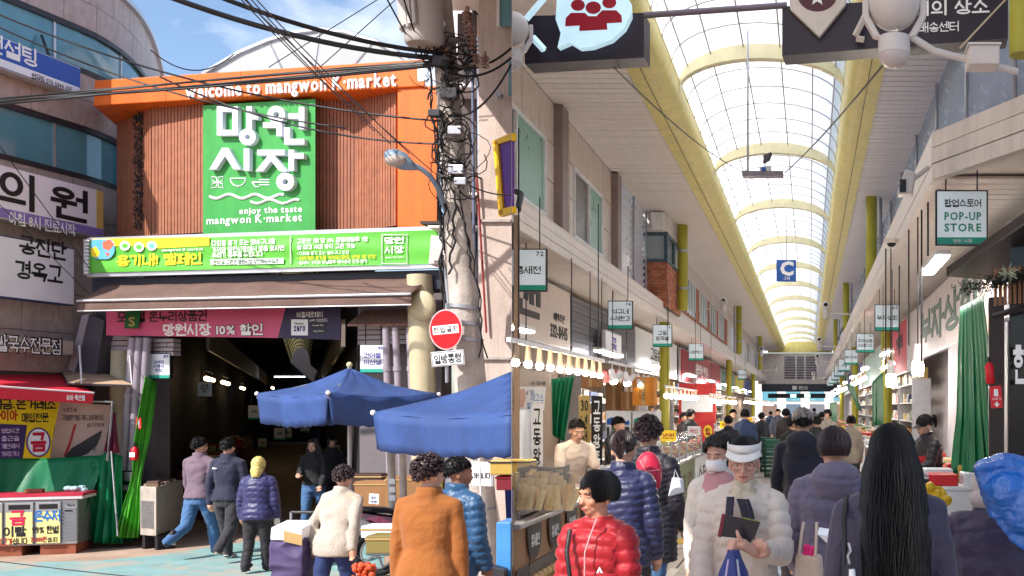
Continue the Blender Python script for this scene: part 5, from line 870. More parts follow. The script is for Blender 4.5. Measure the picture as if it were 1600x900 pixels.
# ---- far end of the arcade
en = thing('arcade_end_wall', 'pale end wall with grey louvre over a dark station sign', 'wall', (-.8, YE, 3.6)); fe = Fr((0, YE), (1, 0))
def er(x0, y0, x1, y1, w0, w1, m, nm, **k): u0, u1, z0, z1 = fe.rect(x0, y0, x1, y1); return MB(fe.M).box(u0, u1, z0, z1, w0, w1).build(nm, m, en, **k)
er(1185, 552, 1310, 600, -.3, 0, FAS, 'wall'); er(1200, 534, 1300, 551, -.3, .3, YBM, 'end_beam')
for i in range(9): er(1225, 557 + i * 4, 1276, 560 + i * 4, 0, .06, mat('louvre_grey', C(120, 112, 120), .5), 'louvre_blade')
for x in (1224, 1243, 1257, 1276): er(x, 556, x + 1.5, 594, .06, .1, WHITE, 'louvre_mullion')
er(1190, 600, 1306, 612, -.2, .1, mat('station_sign_navy', C(44, 56, 70), .4), 'station_sign'); T(fe, '망원시장', 1248, 603, 1262, 609, LETW, en, .11, bold=.02); er(1238, 603, 1245, 609, .1, .12, LETW, 'logo_mark'); er(1200, 615, 1290, 622, -.2, .1, mat('dark_board', C(40, 44, 52), .5), 'lower_board')
for x in (1235, 1257): er(x, 616, x + 9, 621, .1, .13, lamp('exit_green', (.5, .9, .75), 1.2), 'lit_plate')
for i in range(5): t0, t1 = i / 5, (i + 1) / 5; MB().prism([vpt(t0, YE - .1), vpt(t1, YE - .1), Vector(((va + vb) / 2, YE - .1, vz))], (0, .02, 0)).build('gable_pane', VP_, en)
fb3 = thing('far_street_building', 'bright pale building across the street at the end of the arcade', 'building', (-1, 130, 0)); MB().box(-14, 12, 130, 132, 0, 7).build('wall', mat('sunlit_plaster', C(222, 214, 206), .7), fb3)
for i in range(6): MB().box(-9 + i * 3, -7.2 + i * 3, 129.9, 130, 2.6, 4.2).build('window_pane', GLASS, fb3); MB().box(-9 + i * 3, -7.2 + i * 3, 129.85, 129.99, .3, 2.2).build('shopfront', [mat('front_grey', C(110, 110, 116), .6), mat('front_brown', C(120, 96, 84), .6), mat('front_slate', C(90, 104, 120), .6)][i % 3], fb3)
# joints, drain and covers in the arcade floor
joint_dark = mat('floor_joint', C(96, 90, 90), .9)
for i in range(22): y = 9.5 + i * 3.2; tag(MB().box(max(-3.4, RAY * y + .1), 1.25, y - .012, y + .012, -.01, .0055).build('floor_joint', joint_dark), 'straight joint across the arcade floor', kind='structure')
for x in (-1.45, .72): tag(MB().box(x - .012, x + .012, 9, 80, -.01, .005).build('floor_joint', joint_dark), 'long joint along the arcade floor', kind='structure')
for i, (x, y) in enumerate(((.95, 13.5), (-1.0, 19), (.55, 27))):
    o = thing('manhole_cover', 'round iron manhole cover in the floor, %s' % ['nearest one by the right table', 'one left of the blue lane', 'farthest one'][i], 'cover', (x, y, 0)); MB().tube([(x, y, 0), (x, y, .009)], .3, 24).build('plate', mat('cast_iron', C(84, 78, 78), .5, metal=.4, bump=.6, bscale=40), o); MB().tube([(x + .27 * math.cos(a * PI / 12), y + .27 * math.sin(a * PI / 12), .01) for a in range(25)], .008, 4).build('rim', DARK, o)
# ================================================================ ARCADE SIGNS
BKP = mat('sign_plum_black', C(44, 34, 48), .4, var=.1, bump=.02); bubble_blue = mat('sign_lightblue', C(190, 222, 236), .35, bump=0, emit=.35)
w1_ = thing('toilet_sign', 'black hanging sign with speech bubble of three red figures', 'sign', P(920, 110, 9)); fs = Fr(rq(920, 9.0), (1, -.06))
poly(fs, ((820, 25), (1006, 20), (1006, 90), (820, 100)), BKP, w1_, 0, 'board', .25)
poly(fs, ((871, 74), (876, 52), (868, 30), (870, 0), (885, -14), (905, -22), (945, -22), (968, -14), (984, 2), (985, 24), (975, 44), (955, 62), (925, 73), (905, 75), (890, 66)), bubble_blue, w1_, .09, 'speech_bubble', .085)
RDP = mat('figure_red', C(176, 24, 48), .5, bump=0)
for x, y, s_ in ((903, 8, 1), (952, 4, 1), (927, 12, 1.1)):
    MB(fs.M).add([(*fs.uv(x + 11 * s_ * math.cos(a * PI / 10), y + 9 * s_ * math.sin(a * PI / 10), .092 + .002 * s_), .092 + .002 * s_) for a in range(20)], [tuple(range(20))]).build('figure_head', RDP, w1_)
    poly(fs, ((x - 20 * s_, y + 33 * s_), (x - 19 * s_, y + 20 * s_), (x - 11 * s_, y + 12 * s_), (x + 11 * s_, y + 12 * s_), (x + 19 * s_, y + 20 * s_), (x + 20 * s_, y + 31 * s_)), RDP, w1_, .094 + .004 * (s_ - 1), 'figure_body', .002)
for x0, y0, x1, y1 in ((822, 30, 858, -12), (832, 58, 850, 78)): MB(fs.M).tube([(*fs.uv(x0, y0, .15), .15), (*fs.uv(x1, y1, .15), .15)], .03, 4).build('lit_arrow_bar', bubble_blue, w1_)
MB().tube([P(1006, 24, 9), P(1230, 8, 9)], .03, 8).build('carrier_bar', mat('bar_grey', C(120, 112, 122), .4, metal=.4), w1_, 50)
w2 = thing('delivery_centre_sign', 'black hanging sign with a star pin and white Korean lettering', 'sign', P(1400, 85, 9)); fs2 = Fr(rq(1400, 8.9), (1, -.1))
poly(fs2, ((1222, 10), (1575, -8), (1575, 60), (1222, 87)), BKP, w2, 0, 'board', .25); MB(fs2.M).prism([(*fs2.uv(x, y, .06), .06) for x, y in ((1233, -10), (1322, -14), (1322, 6), (1280, 58), (1234, 14))], (0, 0, -.055)).build('map_pin', mat('pin_cream', C(214, 204, 196), .4, bump=0), w2, bev=.008)
MB(fs2.M).add([(*fs2.uv(1277 + 31 * math.cos(a * PI / 12), -8 + 26 * math.sin(a * PI / 12), .063), .063) for a in range(24)], [tuple(range(24))]).build('pin_disc', mat('pin_brown', C(84, 40, 50), .5, bump=0), w2)
MB(fs2.M).add([(*fs2.uv(1277 + (14 if k % 2 == 0 else 6) * math.sin(k * PI / 5), -4 - (14 if k % 2 == 0 else 6) * math.cos(k * PI / 5), .066), .066) for k in range(10)], [tuple(range(10))]).build('pin_star', LETW, w2)
T(fs2, '우리의 상소', 1400, 0, 1546, 24, LETW, w2, .004, bold=.03); T(fs2, '배송센터', 1436, 34, 1498, 50, LETW, w2, .004, bold=.015)
for x0, y0, x1, y1 in ((1336, 56, 1362, 4), (1338, 60, 1350, 62)): MB(fs2.M).tube([(*fs2.uv(x0, y0, .08), .08), (*fs2.uv(x1, y1, .08), .08)], .028, 4).build('arrow_bar', mat('pin_cream'), w2)
for x in (1240, 1560): MB().tube([P(x, 10, 9), P(x, -150, 9)], .03, 8).build('hanger_rod', STEEL, w2)
# numbered shop signs
LS = [(14.8, '72', ['틈새전'], 'shop sign 72 at the left edge with blue white face'), (22, '74', ['석규네', '수제한과'], 'shop sign 74 over the bulbs with teal strip'), (28.3, '76', ['교동', '왕족발'], 'shop sign 76 before the white panel'), (36.7, '78', ['세웅축산'], 'shop sign 78 before the red shop board'), (62, '80', ['미소반찬'], 'small far shop sign on the left under the canopy')]
for y, n_, l_, lab in LS: hang_sign(lab, Vector((-4.07, y, 3.43)), .54, .62, l_, n_, SIGNLIT, rod=.75)
RS = [(11.7, None, ['팝업스토어', 'POP-UP', 'STORE'], 'pop-up store sign with green lettering on the right'), (23, '65', ['부자상회'], 'shop sign 65 on the right before the lilac banner'), (32, '67', ['주먹삼봉', '스테디오'], 'shop sign 67 with two lines on the right row'), (41, '69', ['황진닷컴'], 'fourth shop sign along the right row, numbered 69'), (49, '71', ['한입'], 'fifth shop sign along the right row'), (57, '73', ['산울'], 'sixth shop sign along the right row'), (65, '75', ['별미'], 'seventh shop sign along the right row'), (74, '77', ['정'], 'eighth shop sign along the right row'), (83, '79', ['솔'], 'last and farthest shop sign along the right row')]
for i, (y, n_, l_, lab) in enumerate(RS):
    p = Vector((1.74 if i < 3 else 1.66, y, 3.47 if i else 3.60))
    if i == 0:
        o = hang_sign(lab, p, .60, .64, [], None, SIGNLIT, rod=.7); f_ = Fr((p.x, p.y), (1, 0)); z = p.z; TG2 = mat('popup_green', C(20, 140, 112), .5, bump=0)
        text('팝업스토어', f_.M @ Matrix.Translation((0, 0, .004)), (-.2, .22, z + .44, z + .535), LETK, o, bold=.03); text('POP-UP', f_.M @ Matrix.Translation((0, 0, .004)), (-.2, .22, z + .29, z + .385), TG2, o, bold=.03); text('STORE', f_.M @ Matrix.Translation((0, 0, .004)), (-.2, .22, z + .16, z + .255), TG2, o, bold=.03); text('망원 시장', f_.M @ Matrix.Translation((0, 0, .006)), (-.1, .12, z + .035, z + .075), LETW, o)
    else: hang_sign(lab, p, .56, .60, l_, n_, SIGNLIT, rod=.7)
cz = thing('zone_sign', 'blue zone C sign hanging below the vault', 'sign', P(1229, 440, 34)); f_ = Fr(rq(1229, 34), (1, 0)); BZ = mat('zone_blue', C(36, 92, 178), .4, bump=0)
poly(f_, ((1213, 406), (1244, 406), (1244, 440), (1213, 440)), BZ, cz, 0, 'plate', .03); T(f_, 'C', 1219, 408, 1240, 431, LETW, cz, .003, bold=.06); T(f_, '구역', 1224, 432, 1234, 438, LETW, cz, .003, bold=.02); MB().tube([P(1229, 406, 34), P(1229, 330, 34)], .015, 6).build('hanger_rod', STEEL, cz)
# ---- cameras, speakers, rods
CW = mat('camera_white', C(206, 200, 198), .35, var=.06, bump=0); CB = mat('camera_black', C(26, 26, 30), .2, bump=0)
def cctv(label, p, s, arm=None):
    o = thing('security_camera', label, 'camera', p); p = Vector(p)
    MB().tube([p + Vector((0, 0, .12)) * s, p + Vector((0, 0, -.08)) * s], [.09 * s, .1 * s], 16).build('mount', CW, o, 50); MB().sph(p + Vector((0, -.02, .24)) * s, .13 * s, 16, 10).build('camera_head', CW, o, 60); MB().sph(p + Vector((0, -.1, .26)) * s, .07 * s, 12, 8).build('lens', CB, o, 60); MB().sph(p + Vector((0, 0, -.1)) * s, .085 * s, 14, 8).build('dome', CW, o, 60)
    if arm is not None: MB().tube([p, Vector(arm)], .025 * s, 8).build('arm', CW, o, 50)
for i, (x, y, Y_, tx) in enumerate(((1131, 482, 40, -4), (1190, 552, 66, -4), (1290, 490, 36, 1.5), (1280, 541, 46, 1.5), (1277, 565, 58, 1.5), (1271, 590, 74, 1.5), (1212, 578, 78, -4))):
    p = P(x, y, Y_); cctv('white dome camera on an arm, %s' % ['left side nearest', 'left side second', 'right side nearest', 'right side second', 'right side third', 'right side farthest', 'left side farthest'][i], p, 1.15 if i < 6 else 1, (tx, Y_, p.z - .02))
def bigcam(label, p, s, arm, yaw=0):
    o = thing('security_camera', label, 'camera', p); p = Vector(p); R_ = Matrix.Rotation(yaw, 3, 'Z'); v = lambda *a: p + R_ @ Vector(a) * s
    MB().tube([v(0, 0, .02), v(0, 0, -.14)], [.15 * s, .155 * s], 20).build('housing', CW, o, 50); MB().sph(v(0, 0, -.14), (.15 * s, .15 * s, .13 * s), 20, 12).build('dome', mat('dome_frost', C(196, 186, 186), .15, bump=0), o, 60); MB().sph(v(0, 0, .34), .25 * s, 20, 14).build('camera_head', CW, o, 60)
    for sx in (-1, 1): MB().prism([v(sx * .2, -.05, .02), v(sx * .3, -.05, .2), v(sx * .3, -.05, .42), v(sx * .24, -.05, .42), v(sx * .24, -.05, .22), v(sx * .12, -.05, .0)], R_ @ Vector((0, .1, 0)) * s).build('yoke_arm', CW, o, bev=.01)
    if arm: MB().tube([Vector(a) for a in arm], .028, 8).build('arm', CW, o, 50)
bigcam('large white dome camera on a bracket at the top right', P(1397, 62, 7.6), .78, [P(1420, 55, 7.6), P(1460, 80, 7.6), P(1590, 112, 7.65)]); bigcam('large white dome camera at the top left of the arcade', P(799, 82, 8.2), .56, None, .3)
for ch in [o_ for o_ in COL.objects if o_.parent and o_.parent.get('label', '').startswith('large white dome camera at the top left')]:    # the partition cuts the camera
    bm = bmesh.new(); bm.from_mesh(ch.data); bmesh.ops.bisect_plane(bm, geom=bm.verts[:] + bm.edges[:] + bm.faces[:], plane_co=(.004, 0, 0), plane_no=Vector((1, -RAY, 0)).normalized(), clear_inner=True); bm.to_mesh(ch.data); bm.free()
o = thing('junction_box', 'small beige box on the camera bracket at the top right', 'box', P(1533, 95, 7.5)); c = P(1535, 92, 7.55); MB().box(c.x - .11, c.x + .11, c.y - .1, c.y + .1, c.z - .07, c.z + .07).build('case', mat('box_beige'), o, bev=.01); MB().box(c.x - .12, c.x + .12, c.y - .11, c.y + .11, c.z + .07, c.z + .085).build('lid', CW, o)
sp_ = thing('bullet_camera', 'grey bullet camera on the right canopy corner', 'camera', P(1415, 300, 11.3)); c = P(1415, 288, 11.3); MB().prism([c + Vector(v) for v in ((-.11, -.15, -.14), (.06, -.15, -.13), (.1, -.15, .1), (-.02, -.15, .14))], (.03, .3, .02)).build('housing', CW, sp_, bev=.02); MB().box(c.x - .08, c.x - .01, c.y - .165, c.y - .15, c.z - .12, c.z + .02).build('lens_window', CB, sp_); MB().tube([c + Vector((.06, .1, .05)), P(1450, 262, 11.6)], .03, 8).build('bracket', CW, sp_)
sp2 = thing('bullet_camera', 'dark bullet camera at the left edge over shop sign 72', 'camera', P(806, 333, 14)); c = P(807, 315, 14.1); MB().tube([c + Vector((0, -.1, -.12)), c + Vector((0, .05, .12))], .09, 14).build('housing', DARK, sp2, 50); MB().tube([c + Vector((0, .05, .1)), c + Vector((-.05, .25, .2))], .03, 8).build('bracket', STEEL, sp2)
dm = thing('dome_camera', 'small white ceiling dome under the right canopy edge', 'camera', P(1392, 385, 15)); c = P(1393, 380, 15.2); MB().tube([c, c + Vector((0, 0, .06))], [.1, .12], 16).build('base', CW, dm, 50); MB().sph(c, (.07, .07, .06), 14, 8).build('dome', CB, dm, 60)
pr = thing('hanging_projector', 'small camera tray hung on a rod from the vault', 'camera', P(1192, 280, 17)); c = P(1192, 272, 17); MB().box(c.x - .34, c.x + .34, c.y - .12, c.y + .12, c.z - .05, c.z + .03).build('tray', mat('bar_grey'), pr, bev=.01); MB().box(c.x - .05, c.x + .14, c.y - .1, c.y + .1, c.z + .03, c.z + .1).build('base', CW, pr); MB().prism([c + Vector((.0, -.14, .14)), c + Vector((.1, -.16, .2)), c + Vector((.14, -.12, .34)), c + Vector((.02, -.1, .3))], (.02, .24, .04)).build('camera_body', DARK, pr, bev=.015); MB().tube([c + Vector((-.25, 0, 0)), Vector((c.x - .25, 17, 8.0))], .018, 8).build('hanger_rod', STEEL, pr, 50)
ti = MB().sph(c + Vector((.02, -.15, .05)), .04); ti.build('blue_knob', mat('zone_blue'), pr, 60)
wire('cable from the vault tray to the left sign', P(960, 106, 9.1), P(1160, 268, 17), .1, .008); wire('cable from the vault tray to the right dome camera', P(1226, 270, 17), P(1388, 92, 7.7), .05, .009); wire('pale stay from the right sign to the yellow column', P(1500, 75, 7.6), P(1580, -10, 7.7), 0, .007, mat('pale_cord', C(190, 170, 140), .6))
# thin rods that carry the lamp rails
for i, (x, yb, yt, Y_) in enumerate(((893, 537, 425, 17), (922, 555, 455, 18.6), (940, 560, 452, 19.6), (957, 575, 480, 21.5), (979, 578, 490, 23.5), (822, 532, 432, 15.4))): tag(MB().tube([P(x, yb, Y_), Vector((P(x, yb, Y_).x, Y_, Z0 + .03))], .009, 6).build('lamp_rod', DARK), 'thin rod holding the bulb rail, %s from the left' % ['second', 'third', 'fourth', 'fifth', 'sixth', 'first'][i], 'rod')
for i, (x, yb, Y_) in enumerate(((1384, 600, 17), (1420, 540, 15), (1440, 585, 13.5), (1405, 555, 19), (1450, 400, 13))): p = P(x, yb, Y_); tag(MB().tube([p, Vector((p.x, Y_, R0 + .04))], .012, 6).build('lamp_rod', BLACK), 'black rod hanging from the right canopy, %s' % ['far left one', 'middle one', 'one above the white lamp', 'one by sign 65', 'near one below the dome'][i], 'rod')
# ================================================================ LAMPS OF THE ARCADE
HOT = lamp('led_bulb', (1, .9, .76), 110); COOL = lamp('led_tube', (1, .97, .93), 42); WRM = lamp('warm_led', (1, .82, .6), 60)
def bulb_row(label, x, ya, yb, n, zr, zb, m=HOT, r=.055, rail=True, tilt=0):
    o = thing('bulb_rail', label, 'lamp', (x, (ya + yb) / 2, zb))
    if rail: MB().box(x - .02, x + .02, ya - .2, yb + .2, zr - .02, zr + .02).build('rail', WHITE, o); [MB().tube([(x, y, zr), (x, y, Z0 + .04 if x < -4.1 else 4.25)], .007, 5).build('hanger_rod', DARK, o) for y in (ya + .1, yb - .1)]
    for i in range(n):
        y = ya + (yb - ya) * i / max(n - 1, 1); MB().tube([(x, y, zr), (x, y, zb + r * 1.8), (x, y, zb + r * .7)], [.02, .03, .035], 8).build('socket', mat('socket_cream', C(214, 190, 160), .5), o, 50); MB().sph((x, y, zb), r, 12, 8).build('bulb', m, o, 60)
    return o
bulb_row('row of ten glowing bulbs over the left food counter', -2.6, 9.05, 12.7, 10, 2.34, 2.15, lamp('counter_bulb', (1, .86, .66), 170), .036); bulb_row('bulbs over the glass counters behind the navy jacket', -3.0, 21.5, 27, 8, 2.2, 2.0); bulb_row('bulb row before the red shop board', -2.9, 30, 40, 9, 2.15, 1.95); bulb_row('far left bulb row', -2.9, 46, 58, 8, 2.2, 2.0); bulb_row('farthest left bulb row', -2.9, 64, 80, 7, 2.2, 2.0)
bulb_row('bulbs along the right stalls beyond the cap vendor', 1.5, 18.5, 21, 3, 2.75, 2.55, HOT, .04); bulb_row('second bulb row along the right stalls', 1.4, 26, 34, 6, 2.7, 2.5); bulb_row('third bulb row along the right stalls', 1.4, 40, 52, 6, 2.7, 2.5); bulb_row('farthest bulb row along the right stalls', 1.4, 58, 80, 7, 2.7, 2.5)
for i, (x, y, z) in enumerate(((1.48, 14.0, 2.30), (1.35, 17.0, 2.22))):
    o = thing('pendant_lamp', ['large glowing white pendant bulb above the cap vendor', 'smaller glowing pendant bulb left of the vendor'][i], 'lamp', (x, y, z)); MB().tube([(x, y, z + .32), (x, y, z + .2), (x, y, z + .08)], [.05, .06, .08], 14).build('socket', WHITE, o, 50); MB().tube([(x, y, z + .1), (x, y, z), (x, y, z - .12)], [.06, .085, .07], 16).build('bulb', HOT, o, 50); MB().tube([(x, y, z + .32), (x, y, R0 + .04)], .01, 6).build('cord', BLACK, o)
def tube_lamp(label, x, y, z, l=1.3, w=.12, along=True, m=COOL):
    o = thing('strip_lamp', label, 'lamp', (x, y, z)); a, b = (w / 2, l / 2) if along else (l / 2, w / 2)
    MB().box(x - a - .02, x + a + .02, y - b - .02, y + b + .02, z, z + .06).build('housing', WHITE, o); MB().box(x - a, x + a, y - b, y + b, z - .03, z - .002).build('tube', m, o); return o
for i in range(9): y = 15.5 + i * 8; tube_lamp('fluorescent strip under the left canopy, in a row extended to light the arcade, number %s from the front' % ['one', 'two', 'three', 'four', 'five', 'six', 'seven', 'eight', 'nine'][i], -4.6, y, 3.0, 2.6, .16)  # row filled out with added strips to brighten the arcade
for i in range(9): y = 13.2 + i * 8.4; tube_lamp('fluorescent strip under the right canopy, in a row extended to light the arcade, number %s from the front' % ['one', 'two', 'three', 'four', 'five', 'six', 'seven', 'eight', 'nine'][i], 1.62, y, 2.9 if i else 3.6, 1.6, .14)  # strips added on this side too, for a brighter interior
sp = thing('spotlight_rail', 'rail of white cylinder spotlights beside the cartons', 'lamp', (-3.2, 18.5, 2.3)); MB().box(-3.22, -3.18, 16.4, 21.2, 2.46, 2.5).build('rail', WHITE, sp)
for i in range(8):
    y = 16.6 + i * .62; c = Vector((-3.2, y, 2.3)); d = Vector((-.1, -.06, -.12)) if i % 2 else Vector((.06, -.1, -.13)); MB().tube([(-3.2, y, 2.46), c], .01, 6).build('stem', WHITE, sp); h_ = MB().tube([c - d * .4, c + d], [.05, .06], 14).build('spot_can', WHITE, sp, 50); MB().sph(c + d, .045).build('spot_bulb', lamp('spot_glow', (1, .9, .75), 12), h_, 60)
# ================================================================ LEFT SHOPS
CTN = mat('carton'); BRN = mat('counter_wrap', C(150, 106, 64), .5, var=.15); DPR = mat('dark_print', C(52, 34, 36), .45, var=.5, scale=7, bump=0)
def ff_(Y_, px=900): return Fr(rq(px, Y_), (1, 0))
# food counter at the left edge
fc = thing('food_counter', 'brown wrapped fried food counter with black fan logos at the left edge', 'counter', (-2.4, 9, 0)); xa = -2.14; ya, yb = 7.42, 11.3
MB().prism([(xa, ya, .1), (xa, yb, .1), (RAY * yb + .03, yb, .1), (RAY * ya + .01, ya, .1)], (0, 0, .76)).build('cabinet', BRN, fc); MB().prism([(xa + .05, ya - .02, .865), (xa + .05, yb + .03, .865), (RAY * yb + .03, yb + .03, .865), (RAY * (ya - .02) + .01, ya - .02, .865)], (0, 0, .04)).build('worktop', FR, fc, bev=.008)
fL = LW(2.14)
MB(fL.M).box(ya + .02, yb - .02, .12, .56, .002, .012).build('food_photo_panel', DPR, fc)
for i in range(3): u = ya + .35 + i * .95; MB(fL.M).box(u, u + .012, .12, .86, .012, .016).build('panel_joint', DARK, fc)
for i in range(4):
    u = ya + .5 + i * .62; MB(fL.M).add([(u - .2, .84, .016)] + [(u + .2 * math.cos(PI + a * PI / 10), .78 + .2 * math.sin(PI + a * PI / 10), .016) for a in range(11)] + [(u + .2, .84, .016)], [tuple(range(13))]).build('fan_logo', LETK, fc); text('통새전', fL.M @ Matrix.Translation((0, 0, .018)), (u - .12, u + .12, .68, .78), LETW, fc)
PST = mat('fried_pastry', C(226, 188, 128), .55, var=.22, scale=20, bump=.4); PST2 = mat('pale_pastry', C(234, 204, 148), .5, var=.15, scale=16, bump=.3)
for i in range(34): u, z = ya + .3 + (i % 9) * .13, .16 + (i // 9) * .09; MB(fL.M).sph((u + .06 * (i // 9 % 2), z, .02), (.06, .042, .03), 8, 5).build('printed_pastry', PST, fc)
for i, (y0_, y1_, x0_, x1_, lab) in enumerate(((7.75, 9.3, -2.7, -2.22, 'steel tray of bagged pastries at the left edge'), (9.6, 10.5, -2.95, -2.3, 'second tray with sliced pancakes before the vendor'))):
    o = thing('food_tray', lab, 'tray', ((x0_ + x1_) / 2, (y0_ + y1_) / 2, .905)); z = .907; x0_ = max(x0_, RAY * y0_ + .05)
    MB().prism([(x0_, y0_, z), (x1_, y0_, z), (x1_ - .15 * i, y1_, z), (x0_ - .3, y1_, z)], (0, 0, .05)).build('pan', FR, o, bev=.012)
FILM = mat('clear_film', C(232, 222, 206), .15, var=.1, scale=14, bump=.6, bscale=40, spec=.7, alpha=.07)
for i in range(15):
    y = 7.86 + i * .095; x = -2.62 - .035 * i * .35; w_ = .5; o = thing('bagged_pastry', 'clear bag of golden pastry strips standing in the left tray', 'food', (x, y, .96), 'bagged pastries in the left tray')
    hgt = .2 + .09 * math.sin(PI * i / 14) + RN.uniform(-.02, .02); xx = max(x, RAY * y + .26)
    for k in range(6): xk = xx - .2 + k * .075 + RN.uniform(-.01, .01); lk = RN.uniform(-.06, .06); hk = hgt * RN.uniform(.7, .95); MB().rings([[(xk + lk * t + sx * .026, y - .01 + sy * .012 + .09 * t + .012 * math.sin(t * 5 + k), .962 + hk * t) for sx, sy in ((-1, -.5), (0, -1), (1, -.5), (1, .6), (-1, .6))] for t in (0, .25, .5, .75, 1)]).build('pastry_strip', (PST, PST2, PST2)[(k + i) % 3], o)
    MB().sheet(lambda p, q, xx=xx, y=y, hgt=hgt: (xx - .24 + .47 * p + .01 * math.sin(q * 9), y - .035 + .11 * q + .012 * math.sin(p * 14 + i) * math.sin(q * 7), .958 + (hgt + .05 + .03 * math.sin(p * 9 + i)) * q), 16, 6).build('film_bag', FILM, o, 60)
for i in range(12): x, y = -2.9 + RN.uniform(0, .5), 9.65 + RN.uniform(0, .75); tag(MB().tube([(x, y, .96 + .02 * (i % 3)), (x, y, .985 + .02 * (i % 3))], RN.uniform(.07, .1), 12).build('pancake', PST, None, 50), 'flat golden pancake in the second tray', 'food', 'pancakes in the second tray')
for i, (x, y, c, lab) in enumerate(((-3.0, 10.6, C(120, 30, 46), 'dark red lacquer box on the left counter'), (-3.05, 10.55, C(190, 160, 80), 'wooden steamer stacked on the red box'))): o = thing('serving_box', lab, 'box', (x, y, .91)); z = .907 + .16 * i; MB().box(x - .2, x + .2, y - .15, y + .15, z, z + .15).build('box_body', mat('srv%d' % i, c, .4), o, bev=.012); MB().box(x - .21, x + .21, y - .16, y + .16, z + .12, z + .135).build('rim', DARK if i else REDP, o)
# glass display counters
GLS = mat('display_glass', C(210, 226, 226), .05, var=.02, bump=0, alpha=.22, spec=.8); GPN = mat('counter_green_print', C(120, 130, 96), .5, var=.2, scale=3)
for i, (y0_, y1_, lab, word) in enumerate(((13.6, 17.4, 'steel counter with green lettered front behind the dark coat', '왕족발 미니족'), (17.6, 21.6, 'glass topped counter with lit meat trays', '수제 한과'), (22.5, 27.5, 'third display counter on the left', '반찬 전문'), (28.5, 35, 'fourth counter on the left with pink trays', '정육'), (37, 46, 'fifth counter on the left', ''), (48, 60, 'farthest display counter along the left', ''))):
    o = thing('display_counter', lab, 'counter', (-2.4, (y0_ + y1_) / 2, 0)); xf = -1.95
    MB().box(-2.9, xf, y0_, y1_, .12, .9).build('cabinet', [GPN, SIGNW, FR][i % 3], o, bev=.01); MB().box(-2.95, xf + .04, y0_ - .02, y1_ + .02, .9, .94).build('worktop', FR, o, bev=.006); MB().box(-2.85, xf - .03, y0_ + .05, y1_ - .05, 0, .12).build('plinth', DARK, o)
    MB().box(xf - .03, xf - .018, y0_ + .1, y1_ - .1, .945, 1.25).build('front_glass', GLS, o); MB().box(-2.6, xf - .02, y0_ + .1, y1_ - .1, 1.25, 1.262).build('top_glass', GLS, o)
    for k in range(5): y = y0_ + .1 + (y1_ - y0_ - .2) * k / 4; MB().tube([(xf - .02, y, .94), (xf - .02, y, 1.26)], .01, 6).build('glass_post', STEEL, o)
    if word: text(word, LW(-xf).M, (y0_ + .3, y1_ - .4, .4, .72), mat('brown_letter', C(84, 54, 36), .5, bump=0), o, bold=.03)
    for k in range(int((y1_ - y0_) / .5)):
        y = y0_ + .18 + k * .5; t_ = MB().box(-2.75, xf - .08, y, y + .42, .945, .975).build('tray', WHITE, o, bev=.006)
        for j in range(4): MB().sph((-2.62 + j * .17, y + .2 + RN.uniform(-.06, .06), 1.0), (.075, RN.uniform(.09, .16), .045), 8, 5).build('food_heap', mat('food%d' % ((k + i) % 5), (C(176, 96, 60), C(214, 170, 90), C(190, 70, 60), C(220, 190, 150), C(150, 80, 50))[(k + i) % 5], .5, var=.3, scale=20, bump=.4), t_)
# boards above the left shops
def board(label, X_, y0_, y1_, z0, z1, m, words=(), d=.1, nm='shop_board'):
    fr = LW(-X_) if X_ < 0 else RW(X_); a, b = (y0_, y1_) if X_ < 0 else (-y1_, -y0_); o = thing(nm, label, 'sign', fr.pt((a + b) / 2, z0)); MB(fr.M).box(a, b, z0, z1, -d, -.004).build('casing', SILVER, o); MB(fr.M).box(a + .03, b - .03, z0 + .03, z1 - .03, -.004, 0).build('face', m, o)
    for s, u0, u1, v0, v1, lm, bd in words: text(s, fr.M, (a + (b - a) * u0, a + (b - a) * u1, z0 + (z1 - z0) * v0, z0 + (z1 - z0) * v1), lm, o, ext=.012, bold=bd)
    return o
CRM = mat('board_cream', C(216, 204, 196), .5, var=.08, bump=.02)
o = board('cream shop board with a phone number at the left edge', -5.0, 17.25, 21.4, 2.95, 4.15, CRM, (('캔', .02, .42, .35, .98, LETK, .06), ('예약주문', .66, .88, .42, .56, LETK, .0), ('332-8445', .60, .93, .14, .36, LETK, .02)))
sh = thing('rolled_shutter', 'grey corrugated metal panel beside the cream shop board', 'shutter', (-5, 25, 2.9))
for i in range(12): MB(LW(5.0).M).box(21.5, 29.3, 2.85 + i * .105, 2.945 + i * .105, -.06, .012 * (i % 2)).build('shutter_slat', mat('shutter_grey', C(96, 96, 106), .45, metal=.3), sh)
board('small white poster with violet flowers on the grey panel', -4.7, 23.6, 25.6, 2.95, 3.55, SIGNW, (('꽃', .35, .65, .3, .8, mat('ink_violet'), .02),), nm='poster'); board('plain white shop board beyond the shutter', -5.0, 29.4, 38.6, 2.8, 4.1, SIGNW, (('교동왕족발', .3, .7, .35, .65, LETK, .02),))
rb_ = board('red slatted shop board with a white emblem', -4.9, 39, 56, 2.75, 4.05, mat('board_red', C(150, 26, 44), .5), (('세웅축산 한우', .28, .6, .3, .7, LETW, .03),))
for i in range(14): MB(LW(4.9).M).box(39.1 + i * .32, 39.3 + i * .32, 2.8, 4.0, .0, .03).build('red_slat', mat('board_red'), rb_)
for i, (a, b, c) in enumerate(((57, 66, C(60, 110, 100)), (67, 76, C(190, 180, 60)), (77, 90, C(70, 80, 140)))): board(['teal far shop board on the left', 'yellow far shop board on the left', 'blue farthest shop board on the left'][i], -4.9, a, b, 2.75, 3.9, mat('fb%d' % i, c, .5))
